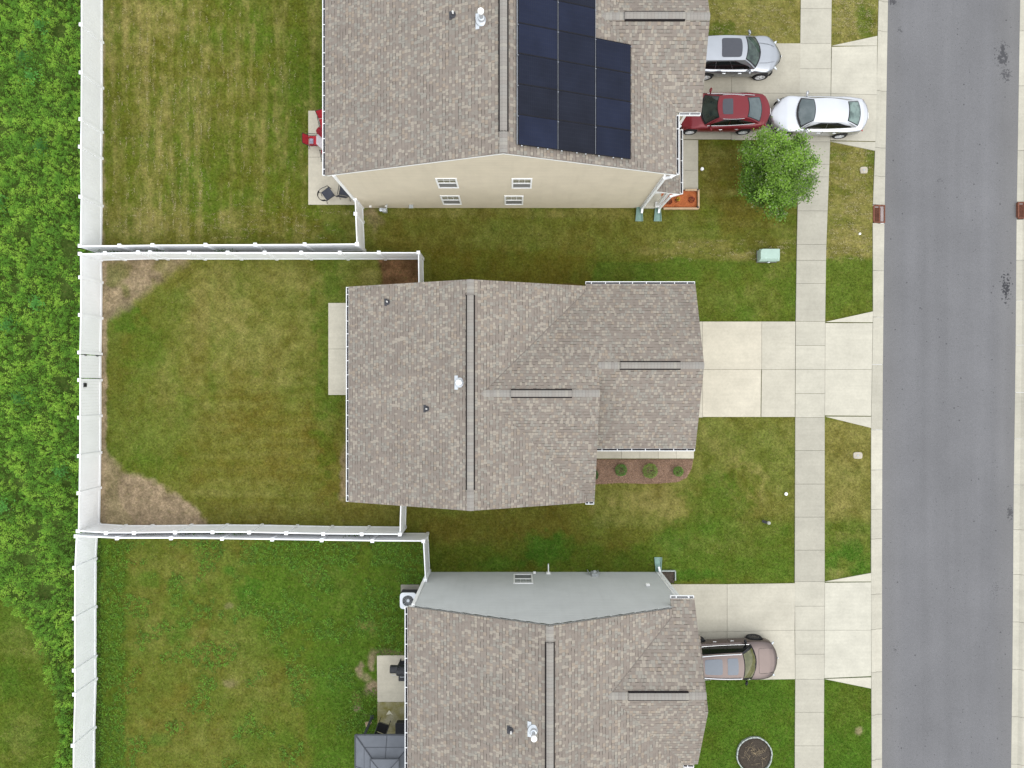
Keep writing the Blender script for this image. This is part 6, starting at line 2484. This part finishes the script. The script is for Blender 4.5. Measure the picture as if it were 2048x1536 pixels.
x, y = (px - 1024) * H / F, (768 - py) * H / F
lush = np.clip((c[:, 1] - c[:, 0]) / .05, 0, 1)
Lb = RNG.uniform(.035, .075, n) * (1 + .9 * lush)
wb_ = RNG.uniform(.012, .026, n)
a = RNG.rand(n) * 2 * PI
el = RNG.uniform(.25, 1.15, n)
d = np.stack([np.cos(a) * np.cos(el), np.sin(a) * np.cos(el), np.sin(el)], 1)
s = np.stack([-np.sin(a), np.cos(a), np.zeros(n)], 1)
b0 = np.stack([x, y, z - .004], 1)
tri = np.stack([b0 - s * wb_[:, None] / 2, b0 + s * wb_[:, None] / 2, b0 + d * Lb[:, None]], 1).reshape(-1, 3)
j = RNG.normal(1.12, .24, n)[:, None]
cc = np.clip(c * j * (1 + RNG.normal(0, .07, (n, 3))), .004, .6)
pale = RNG.rand(n) < np.clip(dry * .34 - .02, .004, .2)
cc[pale] = np.array([.30, .255, .13]) * RNG.uniform(.6, 1.25, (pale.sum(), 1))
cols = np.repeat(cc, 3, 0)
# dead straw lying in flecks: along the mowing lines in the upper yard, across them in front
fx, fy, fa = [], [], []
for (x0, y0, x1, y1), cnt, vert in (((215, 8, 600, 470), 330, 1), ((240, 20, 420, 470), 200, 1), ((240, 405, 700, 480), 90, 0), ((1425, 4, 1598, 82), 130, 0), ((1664, 0, 1752, 72), 110, 0), ((1655, 300, 1742, 520), 230, 0), ((1300, 480, 1590, 520), 70, 0)):
    for q_ in range(cnt):
        cx_, cy_ = RNG.uniform(x0, x1), RNG.uniform(y0, y1)
        if vert:
            cx_ = x0 + round((cx_ - x0) / 13.5) * 13.5 + RNG.normal(0, 2.5)
        m_ = RNG.randint(4, 16)
        lx_, ly_ = (.9, 4.5) if vert else (4.0, 1.1)
        fx.append(cx_ + RNG.normal(0, lx_, m_))
        fy.append(cy_ + RNG.normal(0, ly_, m_))
fx, fy = np.concatenate(fx), np.concatenate(fy)
kp = ~hard_mask(fx, fy)
fx, fy = fx[kp], fy[kp]
m_ = len(fx)
_, _, _, fz = lawn_at(fx, fy)
cen = np.stack([(fx - 1024) * H / F, (768 - fy) * H / F, fz + .055], 1)
fv = leaves_array(cen, RNG.uniform(.035, .08, m_), .25, .8, RNG).reshape(-1, 4, 3)
ft = np.concatenate([fv[:, [0, 1, 2]], fv[:, [0, 2, 3]]], 1).reshape(-1, 3)
fc = np.array([.36, .31, .18]) * RNG.uniform(.6, 1.25, (m_, 1))
tri = np.concatenate([tri, ft])
cols = np.concatenate([cols, np.repeat(fc, 6, 0)])
tag(np_mesh('grass', tri, 3, M['blade'], cols), kind='stuff')

# ---- clover and broad weeds in the lower yard
n = 14000
px, py = pts_px(n, 196, 850, 1082, 1580)
w = fbm(px * H / F, py * H / F, 1.2, 3, 71) + .25 * (px < 250) + .2 * (py < 1130) * (px > 480)
keep = (w > .56) & ~hard_mask(px, py)
px, py = px[keep], py[keep]
x, y = (px - 1024) * H / F, (768 - py) * H / F
k = 5
m = len(px)
cx_ = np.repeat(np.stack([x, y, np.full(m, .05)], 1), k, 0) + RNG.normal(0, .045, (m * k, 3)) * np.array([1, 1, .35])
cl = np.array([.105, .205, .024]) * RNG.uniform(.6, 1.45, (m, 1)) * (1 + RNG.normal(0, .08, (m, 3)))
v = leaves_array(cx_, RNG.uniform(.04, .075, m * k), .8, .75, RNG)
tag(np_mesh('lawn_weeds', v, 4, M['leaf'], np.repeat(np.repeat(cl, k, 0), 4, 0)), kind='stuff')

# ---- the overgrown field beyond the fences
n = 34000
px, py = pts_px(n, -165, 203, -150, 1690)
x, y = (px - 1024) * H / F, (768 - py) * H / F
nz = fbm(x, y, 1.0, 4, 61)
hz = fbm(x, y, .55, 3, 62)
keep = ~in_poly(px + (nz - .5) * 70, py + (nz - .5) * 70, MOWN) & (nz > .20)
for bx, by, br in ((140, 585, 17), (122, 560, 10), (135, 770, 15), (8, 262, 10), (140, 495, 14), (6, 222, 8), (52, 470, 8), (75, 1060, 13), (60, 1115, 14), (95, 1180, 16), (60, 680, 8), (42, 965, 9), (55, 625, 10), (120, 70, 10), (15, 740, 7), (130, 62, 7)):
    keep &= ((px - bx) ** 2 + (py - by) ** 2) > (br * RNG.uniform(.8, 1.6, n)) ** 2
px, py, x, y, nz, hz = px[keep], py[keep], x[keep], y[keep], nz[keep], hz[keep]
m = len(px)
k = 15
hgt = .10 + 1.15 * np.clip(hz - .28, 0, 1) + RNG.uniform(0, .14, m)
rad = RNG.uniform(.05, .12, m)
th = RNG.rand(m, k) * 2 * PI
tt = RNG.rand(m, k) ** .6
rr_ = rad[:, None] * (1.15 - .6 * tt) * np.sqrt(RNG.rand(m, k)) * 1.4
lx = x[:, None] + rr_ * np.cos(th)
ly = y[:, None] + rr_ * np.sin(th)
lz = hgt[:, None] * (.25 + .75 * tt)
lx = np.minimum(lx, np.where(py > 1066, at(183, 0).x, at(199, 0).x)[:, None])
cen = np.stack([lx, ly, lz], -1).reshape(-1, 3)
size = (RNG.uniform(.036, .068, m)[:, None] * RNG.uniform(.7, 1.2, (m, k))).ravel()
sp = fbm(x, y, .5, 4, 63)
pick = np.clip((sp - .36) / .28 + RNG.normal(0, .22, m), 0, 1)[:, None]
dark, midc, brt = np.array([.098, .225, .024]), np.array([.145, .310, .030]), np.array([.235, .400, .048])
base = np.where(pick < .5, dark + (midc - dark) * pick * 2, midc + (brt - midc) * (pick - .5) * 2)
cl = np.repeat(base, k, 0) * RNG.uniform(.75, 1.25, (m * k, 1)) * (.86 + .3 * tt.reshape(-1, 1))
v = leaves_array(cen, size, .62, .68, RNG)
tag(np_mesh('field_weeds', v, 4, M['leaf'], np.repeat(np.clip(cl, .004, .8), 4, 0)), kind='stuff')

# tall broad leaved weeds standing above the rest
TW = [(96, 62, 'tall broad leaved weed near the top of the overgrown field'), (88, 168, 'blue green weed clump beside a paler one in the upper field'), (95, 300, 'wide blue green weed near the top fence corner'), (18, 408, 'blue green weed at the left edge of the upper field'),
      (95, 612, 'dark grey green weed clump level with the bare fence corner'), (60, 795, 'large pale blue green weed level with the fence latch'), (135, 940, 'dark weed close to the fence below the latch'), (28, 1010, 'grey green weed low in the overgrown field'), (70, 130, 'small blue green weed beside the taller clump in the upper field'), (30, 650, 'small dark weed at the left of the middle field')]
for i, (bx, by, lab) in enumerate(TW):
    p = at(bx, by)
    t_ = thing('tall_weed', lab, 'weed', (p.x, p.y, 0), 'tall weeds in the field')
    nl = 110
    hh = RNG.uniform(.6, 1.0)
    q = MB()
    for s_ in range(5):
        a = RNG.rand() * 6.28
        q.tube([(p.x, p.y, 0), (p.x + .14 * math.cos(a), p.y + .14 * math.sin(a), hh * .6), (p.x + .36 * math.cos(a), p.y + .36 * math.sin(a), hh)], [.012, .009, .005], 5)
    q.build('stem', worn('green_stem_%d' % i, (.06, .10, .03), .8, .1), t_)
    r_ = np.abs(RNG.normal(0, .27, nl))
    a = RNG.rand(nl) * 2 * PI
    cen = np.stack([p.x + r_ * np.cos(a), p.y + r_ * np.sin(a), hh * (1.08 - .5 * r_) + RNG.normal(0, .08, nl)], 1)
    cl = np.array([.070, .205, .036]) * (1 + .25 * math.sin(i * 2.1)) * RNG.uniform(.7, 1.35, (nl, 1))
    v = leaves_array(cen, RNG.uniform(.10, .17, nl), .5, .7, RNG)
    np_mesh('foliage', v, 4, M['leaf'], np.repeat(cl, 4, 0), parent=t_)

# long grass leaning along the outside of the lower fence and thinly along the others
def long_grass(name, px, py, lean, L0, L1, base):
    n = len(px)
    x, y = (px - 1024) * H / F, (768 - py) * H / F
    L_ = RNG.uniform(L0, L1, n)
    a = RNG.normal(lean, .9, n)
    el = RNG.uniform(.25, 1.1, n)
    d = np.stack([np.cos(a) * np.cos(el), np.sin(a) * np.cos(el), np.sin(el)], 1)
    d2 = np.stack([np.cos(a), np.sin(a), .15 * np.ones(n)], 1)
    s = np.stack([-np.sin(a), np.cos(a), np.zeros(n)], 1) * (RNG.uniform(.006, .012, n) * 1.5)[:, None]
    b = np.stack([x, y, np.zeros(n)], 1)
    mid = b + d * L_[:, None] * .65
    tip = mid + d2 * L_[:, None] * .4
    v = np.stack([b - s, b + s, mid + s * .8, tip, mid - s * .8], 1).reshape(-1, 3)
    cl = np.array(base) * RNG.uniform(.6, 1.5, (n, 1)) * (1 + RNG.normal(0, .08, (n, 3)))
    return tag(np_mesh(name, v, 5, M['leaf'], np.repeat(np.clip(cl, .004, .7), 5, 0)), kind='stuff')


n = 15000
py = RNG.uniform(1130, 1680, n)
px = 200 - np.abs(RNG.normal(0, 1, n)) * np.clip((py - 1100) / 8, 12, 27)
long_grass('long_grass', np.minimum(px, 177), py, 3.9, .18, .50, (.15, .24, .032))
n = 700
px = RNG.uniform(192, 200, n)
py = RNG.uniform(1090, 1600, n)
long_grass('fence_grass', px - 0 + np.abs(RNG.normal(0, 3, n)), py, .3, .06, .18, (.075, .13, .018))
# plants growing in the slot between two fences
xs_, ys_, cl_ = [], [], []
for a, b, ya, yb in ((285, 320, -7.42, -7.34), (365, 415, -7.42, -7.34), (430, 455, -7.42, -7.34), (470, 500, -7.44, -7.34), (690, 745, -7.54, -7.38), (265, 335, 6.50, 6.66), (205, 240, 6.48, 6.62), (435, 475, 6.50, 6.66)):
    m = 80
    xs_.append((RNG.uniform(a, b, m) - 1024) * (H - 1.0) / F)
    ys_.append(RNG.uniform(ya, yb, m))
x, y = np.concatenate(xs_), np.concatenate(ys_)
m = len(x)
z = RNG.uniform(.3, 1.55, m)
v = leaves_array(np.stack([x, y, z], 1), RNG.uniform(.05, .09, m), .5, .8, RNG)
tag(np_mesh('slot_weeds', v, 4, M['leaf'], np.repeat(np.array([.04, .095, .018]) * RNG.uniform(.6, 1.4, (m, 1)), 4, 0)), kind='stuff')

# ---- the street tree
p = Vector((12.45, 9.95, 0))
t_ = thing('tree', 'small leafy green tree growing beside the pavement by the parked cars', 'tree', tuple(p))
rt = random.Random(5)
tr = MB()
tr.tube([p + Vector((0, 0, -.1)), p + Vector((.02, 0, .5)), p + Vector((.05, .04, 1.3)), p + Vector((.03, .05, 2.4)), p + Vector((.1, .1, 3.6))], [.11, .085, .07, .05, .02], 10)
tr.build('trunk', M['bark'], t_)
lm = MB()
tips = []
for i in range(30):
    a = 2 * PI * i / 30 * 2.618 + rt.uniform(-.3, .3)
    z0 = rt.uniform(1.0, 3.0)
    ln = rt.uniform(1.15, 1.95) * (1.0 if z0 < 2.4 else .72)
    up = rt.uniform(.45, 1.1)
    st = p + Vector((.04, .04, z0))
    ey = 1.12
    e = st + Vector((ln * math.cos(a) * .93, ln * math.sin(a) * ey, ln * up * .8))
    mid = (st + e) / 2 + Vector((rt.uniform(-.1, .1), rt.uniform(-.1, .1), .1))
    lm.tube([st, mid, e], [.035, .022, .008], 6)
    tips.append((e, 1.0))
    tips.append((mid + (e - mid) * .35, .9))
    for s_ in range(4):
        b = mid + (e - mid) * rt.uniform(-.2, .7)
        e2 = b + Vector((rt.uniform(-.62, .62), rt.uniform(-.62, .62), rt.uniform(.0, .55)))
        lm.tube([b, e2], [.014, .005], 5)
        tips.append((e2, .8))
for i in range(7):
    tips.append((p + Vector((rt.uniform(-.5, .5), rt.uniform(-.5, .6), rt.uniform(3.6, 4.3))), .9))
lm.build('limb', M['bark'], t_)
cen, cl, sz = [], [], []
for (e, s_) in tips:
    # the crown thins out towards the west and the pavement side is paler
    rel = e - p
    m = int(rt.uniform(190, 300) * s_)
    g_ = RNG.normal(0, 1, (m, 3)) * np.array([.19, .19, .12]) * rt.uniform(.7, 1.2)
    cpos = np.array(e) + g_
    tone_ = rt.uniform(.75, 1.65)
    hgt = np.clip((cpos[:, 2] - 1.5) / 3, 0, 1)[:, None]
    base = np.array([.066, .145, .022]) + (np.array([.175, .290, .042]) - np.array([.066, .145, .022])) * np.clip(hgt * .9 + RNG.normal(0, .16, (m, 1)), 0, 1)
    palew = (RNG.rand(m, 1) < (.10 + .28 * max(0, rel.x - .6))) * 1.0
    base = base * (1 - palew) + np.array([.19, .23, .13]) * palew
    cen.append(cpos)
    cl.append(base * tone_ * RNG.uniform(.8, 1.2, (m, 1)))
    sz.append(RNG.uniform(.07, .12, m))
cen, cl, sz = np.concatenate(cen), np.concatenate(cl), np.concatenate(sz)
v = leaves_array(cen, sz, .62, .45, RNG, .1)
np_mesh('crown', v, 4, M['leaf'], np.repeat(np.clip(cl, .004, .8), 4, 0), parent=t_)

# ---- clipped shrubs in the straw bed
def shrub(label, px, py, r, col, cat='shrub', group='clipped shrubs in the straw bed', h=.5, nl=900, name='shrub', squarish=.5):
    p = at(px, py, h * .6)
    t_ = thing(name, label, cat, (p.x, p.y, 0), group)
    q = MB()
    for i in range(6):
        a = i * 1.05
        q.tube([(p.x, p.y, 0), (p.x + r * .6 * math.cos(a), p.y + r * .6 * math.sin(a), h * .7)], [.012, .005], 5)
    q.build('stem', M['bark'], t_)
    d = RNG.normal(0, 1, (nl, 3))
    d /= np.linalg.norm(d, axis=1)[:, None]
    mx_ = np.abs(d[:, :2]).max(1)[:, None]
    d[:, :2] *= (1 + squarish * .25 * (1 - mx_))
    rad = RNG.uniform(.80, 1.02, nl)[:, None]
    cen = np.array([p.x, p.y, h * .55]) + d * rad * np.array([r, r, h * .48])
    cl = np.array(col) * RNG.uniform(.6, 1.5, (nl, 1)) * (1 + RNG.normal(0, .1, (nl, 3)))
    v = leaves_array(cen, RNG.uniform(.035, .06, nl), .6, .35, RNG)
    np_mesh('foliage', v, 4, M['leaf'], np.repeat(np.clip(cl, .004, .7), 4, 0), parent=t_)
    return t_


shrub('middle sized dark green clipped shrub in the straw bed, nearest the gable', 1242.5, 940.5, .31, (.105, .215, .050))
shrub('largest clipped shrub, yellowish green, in the middle of the straw bed', 1300.5, 942, .385, (.180, .255, .065), nl=1300)
shrub('smallest clipped shrub at the rounded end of the straw bed', 1357, 943, .255, (.125, .235, .048), nl=700)
shrub('green shrub mostly hidden beneath the gable edge at the bed end', 1186, 950, .28, (.05, .12, .03))
# flowers in the red mulch
shrub('small dark red leaved plant under the porch gutter in the red mulch', 1338, 403, .16, (.085, .014, .016), 'plant', 'small plants in the red mulch bed', .3, 160, 'bedding_plant')
shrub('yellow flowering plant in the middle of the red mulch bed', 1357, 398, .10, (.52, .36, .03), 'flower', 'small plants in the red mulch bed', .3, 110, 'bedding_plant')
shrub('dark twiggy plant beside the yellow flowers in the red mulch', 1353, 401, .09, (.05, .02, .015), 'plant', 'small plants in the red mulch bed', .22, 70, 'bedding_plant')
shrub('dark red leaved plant near the outer corner of the red mulch bed', 1383, 399, .16, (.12, .018, .022), 'plant', 'small plants in the red mulch bed', .3, 150, 'bedding_plant')
# twigs and dry stems in the circular bed
t_ = thing('dead_shrub', 'sparse dead shrub of dry stems in the circular bed', 'dead shrub', tuple(at(1508, 1508)))
q = MB()
rr_ = random.Random(4)
cb_ = at(1508, 1508)
for i in range(46):
    a, r_ = rr_.uniform(0, 6.28), rr_.uniform(.05, .62)
    b = Vector((cb_.x + r_ * math.cos(a), cb_.y + r_ * math.sin(a), .06))
    e = b + Vector((rr_.uniform(-.3, .3), rr_.uniform(-.3, .3), rr_.uniform(.02, .25)))
    q.tube([b, e], [.006, .003], 4)
q.build('stem', M['straw'], t_)
# pine straw strands give the bed an uneven surface
n = 5200
px, py = pts_px(n, 1180, 1387, 917, 968)
keep = in_poly(px, py, [(1180, 919), (1386, 919), (1383, 936), (1373, 955), (1357, 964), (1320, 967), (1240, 966), (1180, 969)])
px, py = px[keep], py[keep]
n = len(px)
x, y = (px - 1024) * H / F, (768 - py) * H / F
cen = np.stack([x, y, .055 + RNG.rand(n) * .04], 1)
v = leaves_array(cen, RNG.uniform(.07, .15, n), .10, .85, RNG)
cl = np.array([.29, .19, .135]) * RNG.uniform(.45, 1.6, (n, 1))
tag(np_mesh('pine_straw', v, 4, M['blade'], np.repeat(np.clip(cl, .01, .6), 4, 0)), kind='stuff')
# ================================================================== LIGHT AND CAMERA
w = bpy.data.worlds.new('World')
SC.world = w
w.use_nodes = True
nt = w.node_tree
sky = nt.nodes.new('ShaderNodeTexSky')
sky.sky_type = 'NISHITA'
sky.sun_disc = False
EL, AZ = math.radians(54), math.radians(135)      # sun towards the lower right of the picture, behind thin cloud
sky.sun_elevation = EL
sky.sun_rotation = AZ
sky.air_density = 1.0
sky.dust_density = 3.0
hs = nt.nodes.new('ShaderNodeHueSaturation')
hs.inputs['Saturation'].default_value = .22        # overcast: the blue is veiled
nt.links.new(sky.outputs[0], hs.inputs['Color'])
# an even cloud layer in front of it, brightest overhead as overcast skies are
tc = nt.nodes.new('ShaderNodeTexCoord')
sx_ = nt.nodes.new('ShaderNodeSeparateXYZ')
nt.links.new(tc.outputs['Generated'], sx_.inputs[0])
mr = nt.nodes.new('ShaderNodeMapRange')
nt.links.new(sx_.outputs[2], mr.inputs[0])
for i_, v_ in enumerate((0.0, 1.0, 6.0, 9.4)):
    mr.inputs[i_ + 1].default_value = v_
cl_ = nt.nodes.new('ShaderNodeMix')
cl_.data_type = 'RGBA'
cl_.blend_type = 'MULTIPLY'
cl_.inputs[0].default_value = 1.0
cl_.inputs[6].default_value = (.965, 1.0, 1.045, 1)
nt.links.new(mr.outputs[0], cl_.inputs[7])
mx_ = nt.nodes.new('ShaderNodeMix')
mx_.data_type = 'RGBA'
mx_.inputs[0].default_value = .8
nt.links.new(hs.outputs[0], mx_.inputs[6])
nt.links.new(cl_.outputs[2], mx_.inputs[7])
bg = nt.nodes['Background']
nt.links.new(mx_.outputs[2], bg.inputs['Color'])
bg.inputs['Strength'].default_value = .15
sl = bpy.data.lights.new('sun', 'SUN')
sl.energy = .7
sl.angle = math.radians(45)
sl.color = (1.0, .965, .91)
so = bpy.data.objects.new('sun', sl)
COL.objects.link(so)
dv = Vector((math.sin(AZ) * math.cos(EL), math.cos(AZ) * math.cos(EL), math.sin(EL)))
so.rotation_euler = dv.to_track_quat('Z', 'Y').to_euler()
so.location = dv * 60
cam = bpy.data.cameras.new('camera')
cam.sensor_fit = 'HORIZONTAL'
cam.sensor_width = 36.0
cam.lens = 36.0 * F / 2048
cam.clip_start = .5
cam.clip_end = 600
co = bpy.data.objects.new('camera', cam)
co.location = (0, 0, H)
co.rotation_euler = (0, 0, 0)
COL.objects.link(co)
SC.camera = co
SC.view_settings.view_transform = 'Standard'
SC.view_settings.look = 'None'
SC.view_settings.exposure = EXPOSURE
SC.view_settings.gamma = 1.0
SC.cycles.use_denoising = True
try:
    SC.cycles.denoiser = 'OPENIMAGEDENOISE'
    SC.cycles.denoising_input_passes = 'RGB_ALBEDO_NORMAL'
except Exception:
    pass
SC.cycles.max_bounces = 6
SC.cycles.pixel_filter_type = 'BLACKMAN_HARRIS'
